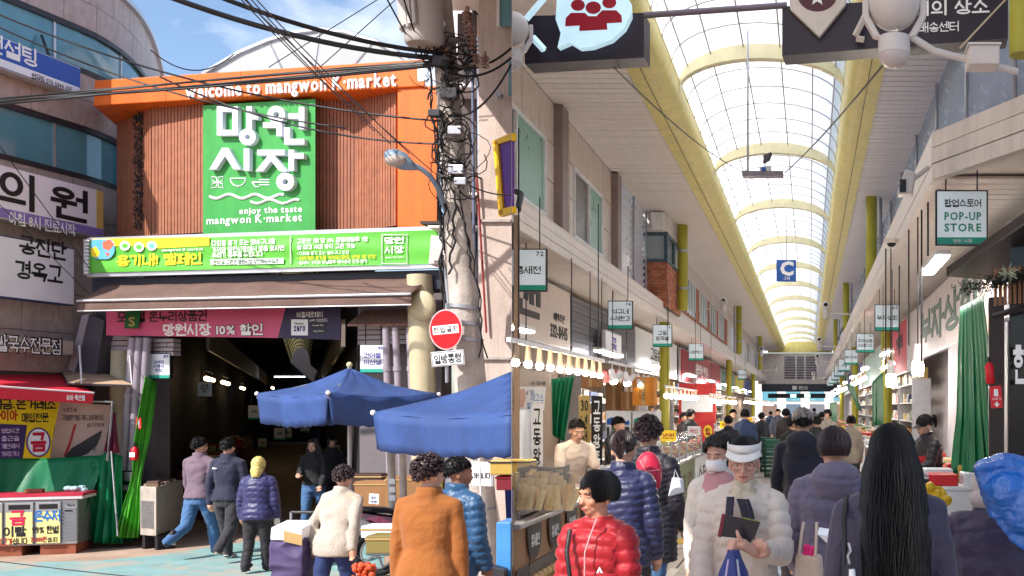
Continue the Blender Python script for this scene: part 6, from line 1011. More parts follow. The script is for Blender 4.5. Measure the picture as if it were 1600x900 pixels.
# back of the first shops
o = thing('price_banner', 'white price banner with a pastry drawing at the left edge', 'banner', P(825, 640, 14.4)); f_ = ff_(14.4); poly(f_, ((801, 604), (853, 605), (850, 641), (801, 641)), SIGNW, o, 0, 'cloth', .006); T(f_, '6개', 822, 609, 834, 618, mat('ink_blue'), o, .003); T(f_, '해고소', 829, 616, 850, 627, BLUL, o, .003); T(f_, '할맛', 824, 628, 834, 639, BLUL, o, .003); T(f_, '설', 837, 628, 848, 639, DR, o, .003); poly(f_, ((803, 610), (820, 607), (822, 622), (818, 637), (804, 636)), mat('pastry_pink', C(216, 180, 170), .5, bump=0), o, .004, 'printed_bear', .003)
o = thing('wall_board', 'cream board with a dark word above the price banner', 'sign', P(830, 600, 14.9)); f_ = ff_(14.9); poly(f_, ((801, 575), (860, 582), (858, 604), (801, 603)), CRM, o, 0, 'panel', .03); T(f_, '인-대-명', 830, 596, 852, 602, LETK, o, .003, bold=.03)
for i, (x0, x1, y0, y1, Y_, bg_, s, lab) in enumerate(((830, 848, 630, 735, 14.0, SIGNW, '교\n동\n왕', 'tall white banner with black vertical letters at the left'), (904, 922, 617, 730, 17.5, mat('banner_ochre', C(176, 150, 90), .5), '30\n년\n전\n통', 'tall ochre banner with large digits behind the vendor'), (924, 941, 618, 735, 17.2, BLACK, '교\n동\n왕\n족', 'tall black banner with pale vertical letters beside the cartons'))):
    o = thing('vertical_banner', lab, 'banner', P((x0 + x1) / 2, y1, Y_)); f_ = ff_(Y_); poly(f_, ((x0, y0), (x1, y0 + 1), (x1, y1), (x0, y1)), bg_, o, 0, 'cloth', .01); T(f_, s, x0 + 3, y0 + 8, x1 - 3, y1 - 8, LETW if bg_ is BLACK else LETK, o, .004, bold=.03)
drape('curtain', 'green strip curtain tied back behind the bulbs', [P(862, 592, 16.5), P(897, 588, 16.8)], [P(864, 680, 16.4), P(882, 690, 16.4)], 5, .05, GRNCLOTH, seed=8)
drape('curtain', 'white plastic curtain at the left edge behind the trays', [P(806, 640, 13.9), P(832, 640, 14.4)], [P(806, 735, 13.9), P(830, 735, 14.4)], 5, .03, SIGNW, seed=9)
for i, (x0, y0, x1, y1, Y_, c) in enumerate(((946, 598, 972, 641, 19.5, CTN), (969, 612, 993, 641, 19.3, CTN), (975, 598, 992, 614, 19.6, SIGNW), (988, 589, 1022, 634, 19.0, mat('carton_orange', C(206, 130, 40), .7)), (908, 585, 936, 606, 18.6, CTN))):
    a, b = P(x0, y1, Y_), P(x1, y0, Y_); o = thing('carton', ['large brown carton on top of the left fridge', 'small brown carton beside it on the fridge', 'white foam box on the fridge cartons', 'orange carton with vertical print on the right fridge', 'brown carton on the high shelf by the curtain'][i], 'box', a); MB().box(a.x, b.x, Y_, Y_ + .4, a.z, b.z).build('box_body', c, o, bev=.01); MB().box((a.x + b.x) / 2 - .03, (a.x + b.x) / 2 + .03, Y_ - .002, Y_ + .402, a.z + .01, b.z + .002).build('tape_band', mat('tape'), o)
    if i == 3: text('신선\n식품', Fr((a.x, Y_), (1, 0)).M, ((b.x - a.x) * .3, (b.x - a.x) * .6, a.z + .1, b.z - .1), mat('brown_letter'), o)
for i, (x0, x1, lab) in enumerate(((946, 986, 'upright drinks fridge with blue wave header'), (988, 1026, 'upright drinks fridge with green header'))):
    Y_ = 19.2; a, b = P(x0, 790, Y_), P(x1, 642, Y_); a.z = 0; o = thing('drinks_fridge', lab, 'fridge', a); f_ = Fr((a.x, Y_), (1, 0)); w_ = b.x - a.x; h_ = b.z
    MB(f_.M).box(0, w_, 0, h_, -.6, 0).build('cabinet', WHITE, o, bev=.012); MB(f_.M).box(.03, w_ - .03, .15, h_ - .3, 0, .02).build('glass_door', mat('fridge_glass', C(60, 70, 76), .08, bump=0), o); MB(f_.M).box(.02, w_ - .02, h_ - .27, h_ - .03, 0, .012).build('header', SIGNW, o); MB(f_.M).sheet(lambda p, q, w_=w_, h_=h_: (.03 + p * (w_ - .06), h_ - .26 + .1 * q * (1 + .4 * math.sin(p * 6)), .014), 16, 1).build('header_wave', mat('zone_blue') if i == 0 else TEAL, o); MB(f_.M).tube([(.06, .5, .04), (.06, 1.1, .04)], .012, 6).build('handle', STEEL, o)
    for k in range(4): z = .3 + k * .3; s_ = MB(f_.M).box(.05, w_ - .05, z, z + .015, .021, .03).build('shelf_edge', STEEL, o); [MB(f_.M).box(.08 + j * .065, .12 + j * .065, z + .016, z + .2, .021, .027).build('bottle', mat('btl%d' % ((j + k) % 4), (C(40, 120, 60), C(190, 150, 40), C(170, 40, 40), C(200, 200, 200))[(j + k) % 4], .3, bump=0), s_) for j in range(int((w_ - .16) / .065))]
o = thing('red_wall_panel', 'bright red shop partition beyond the left fridges', 'panel', (-4.4, 36, 0)); MB().box(-4.6, -3.3, 36, 36.2, 0, 2.6).build('panel', mat('panel_red', C(190, 40, 36), .5), o); MB().box(-4.5, -3.4, 35.95, 36, 1.6, 2.2).build('menu_board', SIGNW, o)
o = thing('round_price_sign', 'small red sign with a yellow disc standing on a left counter', 'sign', P(1106, 690, 17)); f_ = ff_(17, 1106); poly(f_, ((1097, 656), (1115, 656), (1115, 690), (1097, 690)), REDP, o, 0, 'card', .01); MB(f_.M).add([(*f_.uv(1106 + 7 * math.cos(a * PI / 8), 674 + 10 * math.sin(a * PI / 8), .004), .004) for a in range(16)], [tuple(range(16))]).build('disc', YEL, o); T(f_, '할', 1102, 668, 1110, 680, DR, o, .006, bold=.04); MB().tube([P(1106, 690, 17), P(1106, 740, 17)], .012, 6).build('stake', STEEL, o)
# shelves of mixed goods against the back walls
GOODS = [mat('pack%d' % i, c, .45, var=.25, scale=12) for i, c in enumerate((C(150, 60, 50), C(196, 170, 90), C(70, 100, 74), C(210, 204, 194), C(84, 96, 130), C(150, 104, 70), C(190, 140, 90), C(196, 186, 170)))]
def shelf(label, X_, y0_, y1_, sgn, seed):
    r0 = random.Random(seed); o = thing('goods_shelf', label, 'shelf', (X_, (y0_ + y1_) / 2, 0)); x0, x1 = sorted((X_, X_ + sgn * .45))
    for y in (y0_, y1_): MB().box(x0, x1, y - .02, y + .02, 0, 2.45).build('side_frame', STEEL, o)
    for z in (.5, .95, 1.4, 1.85, 2.3):
        MB().box(x0, x1, y0_ + .021, y1_ - .021, z, z + .03).build('shelf_board', WHITE, o); y = y0_ + .08
        while y < y1_ - .3: w_ = r0.uniform(.22, .75); h_ = r0.uniform(.08, .3) if z < 2.2 else r0.uniform(.15, .4); MB().box(x0 + .05 + r0.uniform(0, .06), x1 - r0.uniform(.02, .12), y, y + w_, z + .031, z + .031 + h_).build('goods_pack', r0.choice(GOODS), o, bev=.01); y += w_ + r0.uniform(.01, .08)
for i, (y0_, y1_) in enumerate(((22, 25.8), (26.2, 29.5), (31, 35.6), (37, 42), (43, 49), (50, 58))): shelf('shelf of mixed packs at the back of the left shops, number %s from the front' % ['one', 'two', 'three', 'four', 'five', 'six'][i], -5.35, y0_, y1_, 1, i)
for i, (y0_, y1_) in enumerate(((24.5, 28), (28.5, 33), (34, 38), (39, 44), (45, 52))): shelf('shelf of mixed packs at the back of the right stalls, number %s from the front' % ['one', 'two', 'three', 'four', 'five'][i], 2.9, y0_, y1_, -1, 20 + i)
for i in range(16):
    left = i % 2 == 0; y = 14.5 + i * 1.6; x = -2.0 if left else 1.32; z = 1.27 if left else .9; o = thing('price_card', 'handwritten price card on the %s counters, number %s along' % (['right', 'left'][left], ['one', 'two', 'three', 'four', 'five', 'six', 'seven', 'eight'][i // 2]), 'card', (x, y, z)); f_ = Fr((x, y), (1, 0)); MB(f_.M).box(-.11, .11, z, z + .16, -.006, 0).build('card', [YEL, SIGNW, SIGNW][i % 3], o); text(['3천원', '5,000', '국산', '1만원'][i % 4], f_.M, (-.08, .08, z + .04, z + .12), [DR, LETK][i % 2], o, bold=.03)
# ================================================================ RIGHT SHOPS
o = board('long lilac shop board with tall painted Korean letters and yellow flowers', 2.35, 12.0, 24, 2.78, 3.95, mat('board_lilac', C(206, 196, 200), .5), (('부자상회', .2, .8, .2, .8, mat('grey_green_letter', C(96, 116, 112), .5, bump=0), .04),))
for k in range(60): u = -12.3 - RN.random() * 2.0; z = 3.0 + RN.random() * .8; MB(RW(2.35).M).add([(u, z, .006), (u + RN.uniform(-.12, .12), z + RN.uniform(.1, .3), .008), (u + .03, z, .007)], [(0, 1, 2)]).build('painted_stalk', YEL if k % 2 else mat('olive_print', C(120, 130, 40), .5, bump=0), o)
board('red and pink shop board beyond sign 65', 2.3, 24.2, 30, 2.6, 3.9, mat('board_rose', C(190, 60, 84), .5), (('맛집', .5, .8, .5, .75, LETK, .04),)); board('pale far shop board on the right', 2.3, 30.2, 44, 2.6, 3.8, mat('board_mint', C(170, 200, 196), .5)); board('blue far shop board on the right', 2.3, 45, 62, 2.6, 3.8, mat('fb2', C(70, 80, 140), .5)); board('green farthest shop board on the right', 2.3, 63, 90, 2.6, 3.8, mat('fb0', C(60, 110, 100), .5))
board('orange framed poster of a drink on the white wall', 2.2, 12.3, 14.4, 1.85, 2.95, mat('poster_orange', C(232, 190, 160), .5), (('감염통\n모두감자', .12, .62, .35, .75, LETK, .03),), d=.03, nm='poster')
rw2 = thing('shop_side_wall', 'white panelled wall behind the cap vendor', 'wall', (2.4, 14, 0)); MB().box(2.3, 2.42, 11.9, 17, 0, 2.75).build('panel', mat('lilac_panel', C(186, 180, 190), .6, grime=.4), rw2)
for i, (y0_, y1_, x0_, lab, m_) in enumerate(((11.3, 13.1, 1.28, 'white table with red goods before the cap vendor', SIGNW), (13.6, 16.5, 1.35, 'second stall table on the right', FR), (19, 24, 1.3, 'third stall table on the right with boxes', CTN), (26, 33, 1.3, 'fourth stall table on the right', SIGNW), (35, 44, 1.3, 'fifth stall table on the right', mat('srv0')), (47, 60, 1.3, 'farthest stall table on the right', CTN))):
    o = thing('stall_table', lab, 'table', (x0_ + .4, y0_, 0)); MB().box(x0_, x0_ + .8, y0_, y1_, .1, .84).build('cabinet', m_, o, bev=.012); MB().box(x0_ - .03, x0_ + .83, y0_ - .03, y1_ + .03, .84, .88).build('top', FR if i else SIGNW, o, bev=.006)
    for k in range(int((y1_ - y0_) / .42)):
        for j in range(2):
            y = y0_ + .06 + k * .42; x = x0_ + .05 + j * .38; c = ((REDP, SIGNW, mat('food1'), mat('trim_red'))[(k + j) % 4] if i == 0 else mat('goods%d' % ((k * 2 + j) % 5))); b_ = MB().box(x, x + .32, y, y + .34, .882, .882 + RN.uniform(.05, .22)).build('goods_box', c, o, bev=.012)
o = thing('food_scale', 'white weighing scale on the right table', 'scale', P(1452, 735, 11.6)); c = P(1453, 735, 11.5); c.z = .885; MB().prism([(c.x - .16, c.y - .1, c.z), (c.x + .16, c.y - .1, c.z), (c.x + .16, c.y + .15, c.z), (c.x - .16, c.y + .15, c.z)], (0, .03, .1)).build('body', WHITE, o, bev=.015); MB().box(c.x - .18, c.x + .18, c.y - .08, c.y + .2, c.z + .1, c.z + .12).build('pan', FR, o); MB().box(c.x - .1, c.x + .1, c.y - .095, c.y - .085, c.z + .02, c.z + .07).build('display', BLACK, o)
drape('curtain', 'tall dark green curtain gathered at the right shop post', [P(1500, 480, 12.4), P(1536, 462, 11.2)], [P(1484, 745, 12.0), P(1570, 745, 10.8)], 6, .05, GRNCLOTH, seed=12, nv=16, pinch=.12)
drape('curtain', 'green curtain deeper along the right stalls', [P(1362, 598, 20), P(1380, 580, 19)], [P(1362, 665, 20), P(1380, 665, 19)], 3, .05, GRNCLOTH, seed=13); drape('curtain', 'small green curtain far along the right stalls', [P(1296, 630, 33), P(1308, 628, 31)], [P(1296, 665, 33), P(1308, 665, 31)], 3, .05, GRNCLOTH, seed=14); drape('curtain', 'slender green curtain tied beside a far right lamp', [P(1322, 598, 28), P(1334, 602, 27)], [P(1340, 640, 27), P(1346, 642, 26.5)], 3, .04, GRNCLOTH, seed=15)
# black shop at the right edge
bs2 = thing('black_shop', 'black timber shop front at the right edge', 'shop', P(1580, 720, 9.5)); BT_ = mat('black_timber', C(40, 32, 38), .5, var=.25, scale=9, bump=.15)
a = P(1545, 480, 10.4); xs = a.x
MB().prism([(xs, 10.4, 0), (xs + .14, 10.3, 0), (xs + .14, 10.5, 0), (xs + .02, 10.55, 0)], (0, 0, a.z + .1)).build('corner_post', BT_, bs2, bev=.008); MB().box(xs + .14, 5, 10.0, 10.05, 0, 3.4).build('dark_glazing', mat('dark_glazing', C(22, 20, 26), .12, bump=0), bs2)
q = [P(1479, 432, 11.0), P(1479, 418, 11.0), P(1600, 332, 9.3), P(1660, 292, 8.7), P(1660, 306, 8.7), P(1600, 352, 9.3)]; MB().prism(q, (.8, .5, 0)).build('canopy_edge', BT_, bs2)
for i in range(8): p = P(1556 + i * 7.5, 452 - i * .8, 9.9); MB().box(p.x - .014, p.x + .014, p.y, p.y + .03, p.z - .16, p.z + .2).build('timber_slat', mat('slat_oak', C(150, 104, 74), .6), bs2)
for y in (494, 442): p, p2 = P(1552, y, 9.88), P(1640, y - 25, 9.5); MB().tube([p, p2], .03, 4).build('slat_rail', BT_, bs2)
T(Fr(rq(1590, 9.85), (1, -.1)), '한', 1583, 535, 1612, 600, LETW, bs2, .03, bold=.03)
gm = MB(); rr = random.Random(5)
for i in range(900):
    t = rr.random(); p = P(1508 + 110 * t, 452 - 25 * t, 9.7) + Vector((rr.gauss(0, .06), rr.gauss(0, .05), rr.gauss(0, .035))); d = Vector((rr.gauss(0, 1), rr.gauss(0, 1), rr.gauss(0, 1))).normalized() * .05; e = d.orthogonal().normalized() * .006; gm.add([p - e, p + e, p + d], [(0, 1, 2)])
ga = thing('garland', 'dark fir garland with a pale flower draped under the black canopy', 'garland', P(1560, 440, 9.7)); gm.build('fir_needles', mat('fir_green', C(18, 34, 30), .8), ga)
for i, (x, y) in enumerate(((1575, 427),)):
    c = P(x, y, 9.55); fm_ = MB()
    for k in range(24): a = k * 2.4; d = Vector((math.cos(a), -.25, math.sin(a))) * (.05 + .02 * (k % 3)); fm_.add([c, c + d + Vector((0, 0, .008)), c + d * 1.1, c + d - Vector((0, 0, .008))], [(0, 1, 2, 3)])
    fm_.build('pale_flower', mat('flower_pale', C(150, 160, 130), .6), ga)
o = thing('fire_extinguisher', 'red fire extinguisher hanging at the right shop post', 'fire extinguisher', P(1546, 600, 10.1)); a, b = P(1548, 600, 10.1), P(1545, 566, 10.1); MB().tube([a, a.lerp(b, .06), a.lerp(b, .82), b], [.03, .045, .045, .018], 12).build('cylinder', REDP, o, 50); MB().tube([b, b + Vector((0, 0, .05))], .015, 8).build('valve', BLACK, o)
o = thing('extinguisher_notice', 'red extinguisher notice with white arrow at the right shop post', 'sign', P(1557, 637, 10)); f_ = Fr(rq(1557, 10.05), (1, -.1)); poly(f_, ((1546, 604), (1564, 602), (1567, 637), (1549, 638)), REDP, o, 0, 'plate', .008); poly(f_, ((1553, 608), (1559, 608), (1560, 619), (1553, 619)), LETW, o, .003, 'pictogram', .002); T(f_, '소화기', 1550, 621, 1564, 625, LETW, o, .003); poly(f_, ((1556, 628), (1559, 628), (1559, 631), (1562, 631), (1558, 636), (1553, 631), (1556, 631)), LETW, o, .003, 'arrow', .002)
# crates at the far left side of the aisle
for i, (x, y, Y_) in enumerate(((1212, 700, 26), (1204, 700, 28))):
    c = P(x, 700, Y_); c.z = 0
    for k in range(3): o = thing('produce_crate', 'dark green crate, %s of the %s stack in the aisle' % (['bottom', 'middle', 'top'][k], ['near', 'far'][i]), 'crate', (c.x, c.y, .32 * k)); [MB().box(c.x - .28, c.x + .28, c.y - .2, c.y + .2, .32 * k + z, .32 * k + z + .06).build('crate_rail', mat('crate_green', C(30, 84, 70), .5), o) for z in (.01, .12, .24)]; [MB().box(c.x + sx * .26 - .02, c.x + sx * .26 + .02, c.y + sy * .18 - .02, c.y + sy * .18 + .02, .32 * k, .32 * k + .3).build('crate_post', mat('crate_green'), o) for sx in (-1, 1) for sy in (-1, 1)]
# ================================================================ PEOPLE
TMP = bpy.data.scenes.new('workbench')
def remesh(mb, vox, sm=6, name='form'):
    """fuse overlapping solids into one continuous smooth surface; returns vertex array and faces"""
    me = mb.mesh(name, []); o = bpy.data.objects.new(name, me); TMP.collection.objects.link(o)
    r = o.modifiers.new('fuse', 'REMESH'); r.mode = 'VOXEL'; r.voxel_size = vox; r.use_smooth_shade = True
    if sm: s = o.modifiers.new('soften', 'SMOOTH'); s.factor = .5; s.iterations = sm
    
    with bpy.context.temp_override(scene=TMP, view_layer=TMP.view_layers[0]): dg = bpy.context.evaluated_depsgraph_get()
    out = bpy.data.meshes.new_from_object(o.evaluated_get(dg)); bpy.data.objects.remove(o); bpy.data.meshes.remove(me)
    return out
def coords(me): a = np.empty(len(me.vertices) * 3); me.vertices.foreach_get('co', a); return a.reshape(-1, 3)
def normals(me): a = np.empty(len(me.vertices) * 3); me.vertices.foreach_get('normal', a); return a.reshape(-1, 3)
def put(me, a): me.vertices.foreach_set('co', a.ravel()); me.update()
def wrinkle(a, seed, sc=1.0):
    """irregular creases: sharp narrow ridges from a few crossing waves"""
    r = np.random.RandomState(int(seed) % 9999); f = np.zeros(len(a))
    for i in range(7): d = r.normal(size=3); d /= np.linalg.norm(d); d[2] *= 1.6; w = r.uniform(14, 46) * sc; f += np.sin(a @ d * w + r.uniform(0, 6) + 1.3 * np.sin(a @ r.normal(size=3) * 9)) * (14 / w) ** .4
    return (1 - 2 * np.abs(f / 2.2)) * .5
def chain(m, pts, rs, n=12):
    """tapered limb with rounded joints"""
    for i in range(len(pts) - 1):
        a, b = Vector(pts[i]), Vector(pts[i + 1]); d = (b - a)
        if d.length > 1e-5: m.tube([a, b], [rs[i], rs[i + 1]], n)
    for p, r in zip(pts, rs): m.sph(p, r * .998, n, 8)
def ell(cx, cy, z, rx, ry, n=20, sq=2.4, R=None):
    out = []
    for i in range(n):
        t = 2 * PI * i / n; c, s = math.cos(t), math.sin(t); out.append(Vector((cx + rx * math.copysign(abs(c) ** (2 / sq), c), cy + ry * math.copysign(abs(s) ** (2 / sq), s), z)))
    return out
SKINM = {}
def skin(tone):
    if tone not in SKINM: SKINM[tone] = mat('skin_%d' % len(SKINM), tone, .5, var=.1, scale=14, bump=.06, bscale=160, spec=.35)
    return SKINM[tone]
HAIRB = mat('hair_black', C(15, 12, 14), .45, var=.4, scale=30, bump=.1, bscale=200, spec=.35); HAIRD = mat('hair_plum', C(40, 22, 28), .42, var=.4, scale=30, bump=.1, bscale=200, spec=.6)
def cloth(key, col=None, rough=.75, **k): return mat('cloth_' + key, col, rough, var=k.pop('var', .12), scale=k.pop('scale', 5), bump=k.pop('bump', .25), bscale=k.pop('bscale', 55), sheen=.15, **k)
SHOE = mat('shoe_dark', C(34, 32, 36), .5); SHOEW = mat('shoe_pale', C(190, 180, 170), .6); SOLE = mat('sole_rubber', C(150, 140, 130), .8)
def person(label, px, py_head, Y, ground, H, yaw, top=None, bottom=None, hair=None, sex='f', lean=0, arms=((4, 8, 12), (4, 8, 12)), legs=((0, 0), (0, 0)), head=(0, 0), vox=.014, tone=C(206, 160, 136), shoe=SHOE, group=None, fingers=False, face=False, puff=None, hem=.44, collar=.05, slim=1.0, hood=False, socks=None, X=None, fold=.009, sleeve=None, grip=(0, 0)):
    """one clothed figure. yaw 0 faces the camera; arms = (forward swing, outward, elbow bend) degrees for the figure's own right and left; legs = (forward swing, knee bend)"""
    k = H; x = KX(px) * Y if X is None else X; rad = math.radians
    Rl = Matrix.Rotation(-rad(lean), 4, 'X')                # lean forward is towards local -Y
    hipz = .50 * k
    def up(p):
        p = Vector(p)
        if p.z <= hipz: return p
        p.z -= hipz; p = Rl.to_3x3().inverted() @ p if lean else p; p.z += hipz; return p
    sw = (.108 if sex == 'f' else .122) * k * slim; hw = (.088 if sex == 'f' else .086) * k
    J = {}
    for s, nm in ((-1, 0), (1, 1)):
        a, o_, b_ = [rad(v) for v in arms[nm]]; sh = Vector((s * sw * .9, 0, .797 * k))
        d = Vector((s * math.sin(o_), -math.sin(a) * math.cos(o_), -math.cos(a) * math.cos(o_))); el = sh + d * .172 * k
        d2 = Matrix.Rotation(-b_ if False else b_, 3, 'X').inverted() @ d if False else Vector((s * math.sin(o_ * .4) - s * math.sin(b_) * .30, -math.sin(a + b_) * math.cos(o_), -math.cos(a + b_) * math.cos(o_))).normalized(); wr = el + d2 * .15 * k; J[nm] = (up(sh), up(el), up(wr), up(wr + d2 * .05 * k), (up(wr + d2) - up(wr)).normalized())
        f, kn = [rad(v) for v in legs[nm]]; hp = Vector((s * .055 * k, 0, .50 * k)); kz = hp + Vector((s * .008 * k, -math.sin(f), -math.cos(f))) * .235 * k; d3 = Vector((0, math.sin(kn - f), -math.cos(kn - f))); an = kz + d3 * .225 * k; J['l%d' % nm] = (hp, kz, an)
    low = min(J['l0'][2].z, J['l1'][2].z); dz = .04 * k - low
    Mw = Matrix.Translation((x, Y, ground + dz)) @ Matrix.Rotation(rad(yaw), 4, 'Z')
    hy, hp_ = rad(head[0]), rad(head[1]); nk = up((0, .005 * k, .845 * k)); Hm = Matrix.Translation(nk) @ Matrix.Rotation(hy, 4, 'Z') @ Matrix.Rotation(hp_, 4, 'X')
    def hd(p): return Hm @ (Vector(p) * (k / 1.62))         # head space in metres for a 1.62 m figure, origin at neck
    def torso(m, t, z0, z1, flare=1.0):
        prof = [(.44, .092, .066), (.50, .098, .074), (.56, .090, .068), (.62, .080, .060), (.68, .088, .066), (.74, .098, .068), (.79, .098, .060), (.815, .078, .050), (.835, .045, .04)]; zs = [z0 + (z1 - z0) * i / 11 for i in range(12)]; rs = []
        for z in zs:
            for (za, ax, ay), (zb2, bx_, by_) in zip(prof, prof[1:]):
                if za <= z <= zb2 or (z < .44 and za == .44): u = max(0, min(1, (z - za) / (zb2 - za))); rx, ry = ax + (bx_ - ax) * u, ay + (by_ - ay) * u; break
            fl = 1 + (flare - 1) * max(0, min(1, (.62 - z) / .2)); tt = t * (1 if z < .8 else .5) + (.014 if t > 0 else 0) * max(0, min(1, (.6 - z) / .08))
            rs.append([up(p) for p in ell(0, .004 * k, z * k, (rx * slim * k + tt) * fl, (ry * k + tt) * fl)])
        m.rings(rs)
    # body: one continuous skin surface
    b = MB(); torso(b, -.006, .47, .835); [chain(b, [up((s * .02 * k, .006 * k, .828 * k)), J[q][0]], [.034 * k, .026 * k]) for q, s in ((0, -1), (1, 1))]; chain(b, [up((0, .008 * k, .80 * k)), nk, hd((0, -.005, .06))], [.05 * k * .8, .033 * k, .034 * k])
    b.sph(hd((0, 0, 0)), .03, 8, 6)
    H3 = MB(); H3.sph((0, .012, .165), (.074, .092, .088), 20, 14); H3.sph((0, -.022, .115), (.062, .068, .075), 18, 12); H3.sph((0, -.055, .062), (.034, .032, .03), 12, 8); H3.sph((0, -.035, .075), (.05, .045, .04), 12, 8)
    H3.sph((0, -.086, .16), (.05, .012, .018), 12, 8); H3.tube([(0, -.084, .148), (0, -.098, .118), (0, -.106, .104)], [.009, .011, .013], 10); H3.sph((0, -.103, .104), (.016, .014, .011), 10, 8); H3.sph((0, -.087, .074), (.022, .012, .011), 10, 8)
    for s in (-1, 1): H3.sph((s * .042, -.066, .11), (.024, .02, .022), 10, 8); H3.sph((s * .075, .012, .118), (.01, .02, .032), 10, 8)
    b.add([hd(p) for p in H3.v], H3.f)
    for nm, s in ((0, -1), (1, 1)):
        sh, el, wr, hn, dr = J[nm]; chain(b, [sh, el, wr], [.029 * k, .023 * k, .018 * k]); ax = Vector((1, 0, 0)) - dr * dr.x
        ax = ax.normalized() if ax.length > .1 else Vector((0, 1, 0)); nn = dr.cross(ax) * s; L_ = .042 * k
        pm = wr + dr * L_ * .55; b.tube([wr, pm, wr + dr * L_ * 1.15], [.018 * k, .024 * k, .021 * k], 10)
        for fi in range(4):
            o_ = ax * ((fi - 1.5) * .0125 * k) * s; r_ = .0062 * k * (1.0 if fi < 3 else .85); l_ = (.9, 1.05, 1.0, .8)[fi] * .043 * k; c = .55 + grip[nm]; p0 = wr + dr * L_ * 1.05 + o_; cd = (dr * math.cos(c * .5) + nn * math.sin(c * .5)); p1 = p0 + cd * l_ * .5; cd = (dr * math.cos(c * 1.3) + nn * math.sin(c * 1.3)); p2 = p1 + cd * l_ * .32; cd = (dr * math.cos(c * 2) + nn * math.sin(c * 2)); p3 = p2 + cd * l_ * .25
            chain(b, [p0, p1, p2, p3], [r_ * 1.08, r_, r_ * .95, r_ * .8], 7)
        t0 = wr + dr * L_ * .3 - ax * s * .018 * k; t1 = t0 + (dr * .7 - ax * s * .6 + nn * .3).normalized() * .026 * k; chain(b, [t0, t1, t1 + (dr * .9 + nn * .5).normalized() * .02 * k], [.0085 * k, .0075 * k, .006 * k], 7)
        hp, kz, an = J['l%d' % nm]; chain(b, [hp, kz, an], [.052 * k, .034 * k, .022 * k]); chain(b, [an, an + Vector((0, -.075 * k, -.022 * k))], [.02 * k, .014 * k])
    me = remesh(b, vox if not face else min(vox, .0062), 3 if face else 4, 'person'); me.materials.append(skin(tone)); me.transform(Mw); o = tag(obj('person', me), label, 'person', group)
    def child(nm, m_, mt, smooth=60):
        me_ = m_ if not isinstance(m_, MB) else m_.mesh(nm, mt, smooth)
        if not isinstance(m_, MB): me_.materials.append(mt)
        me_.transform(Mw); return obj(nm, me_, o)
    # trousers and shoes
    if bottom:
        p = MB(); rs = [[q for q in ell(0, .004 * k, z * k, r1 * k + .010, r2 * k + .010)] for z, r1, r2 in ((.45, .086, .068), (.50, .091, .072), (.55, .084, .064))]; p.rings(rs)
        for nm in (0, 1): hp, kz, an = J['l%d' % nm]; chain(p, [hp + Vector((0, 0, .01)), hp.lerp(kz, .5), kz, kz.lerp(an, .5), an + Vector((0, 0, .012))], [.058 * k + .008, .051 * k + .008, .041 * k + .008, .037 * k + .008, .034 * k + .008])
        me_ = remesh(p, vox, 4, 'trousers'); a = coords(me_); n_ = normals(me_); rr = random.Random(px); ph = rr.uniform(0, 9)
        put(me_, a + n_ * (wrinkle(a, px, 1.5) * .0075)[:, None]); child('trousers', me_, bottom)
    for nm in (0, 1):
        an = J['l%d' % nm][2]; f, kn = legs[nm]; tl = rad(f - kn) ; S = MB(); S.rings([[Vector((q.x, y, q.z)) for q in ell(0, 0, 0, w_, 1, 12)] if False else [Vector((w_ * math.cos(t), y, z0 + h_ * max(-.25, math.sin(t)))) for t in [2 * PI * i / 12 for i in range(12)]] for y, w_, h_, z0 in ((.055, .02, .03, -.015), (.045, .034, .055, -.018), (.0, .036, .062, -.02), (-.06, .038, .045, -.022), (-.12, .042, .034, -.024), (-.165, .032, .026, -.024), (-.185, .012, .014, -.024))]); S.v = [tuple(Matrix.Rotation(-tl, 3, 'X').inverted() @ (Vector(v) * (k / 1.62))) for v in S.v]; S.v = [tuple(Vector(v) + an) for v in S.v]; child('shoe', S, shoe)
    # jacket
    if top:
        jk = MB(); t = .013 if puff is None else .026; torso(jk, t, hem, .83, 1.10 if hem < .42 else 1.04)
        if collar: jk.rings([[up(q) for q in ell(0, .006 * k, z * k, r_, r_ * .98, 18)] for z, r_ in ((.80, .07 * k), (.83, .056 * k), (.83 + collar, .05 * k + .002))])
        for nm in (0, 1):
            sh, el, wr, hn, dr = J[nm]; e = .010 if puff is None else .022; w2_ = wr if not sleeve else el.lerp(wr, sleeve)
            pts = [sh - Vector((0, 0, .004 * k)), sh.lerp(el, .5), el, el.lerp(w2_, .5), w2_] if sleeve != 0 else [sh, sh.lerp(el, .7)]
            chain(jk, [up(((-1 if nm == 0 else 1) * .022 * k, .006 * k, .822 * k)), sh], [.042 * k, .031 * k + e]); chain(jk, pts, ([.031 * k + e, .030 * k + e, .028 * k + e, .026 * k + e, .022 * k + e * .8] if sleeve != 0 else [.033 * k + e, .034 * k + e]))
        if hood: jk.sph(up((0, .075 * k, .835 * k)), (.088 * k, .05 * k, .055 * k), 16, 10); jk.sph(up((0, .06 * k, .80 * k)), (.075 * k, .05 * k, .05 * k), 16, 10)
        me_ = remesh(jk, vox if not puff else vox * .85, 4, 'jacket'); a = coords(me_); n_ = normals(me_)
        ph = (px * .37) % 6
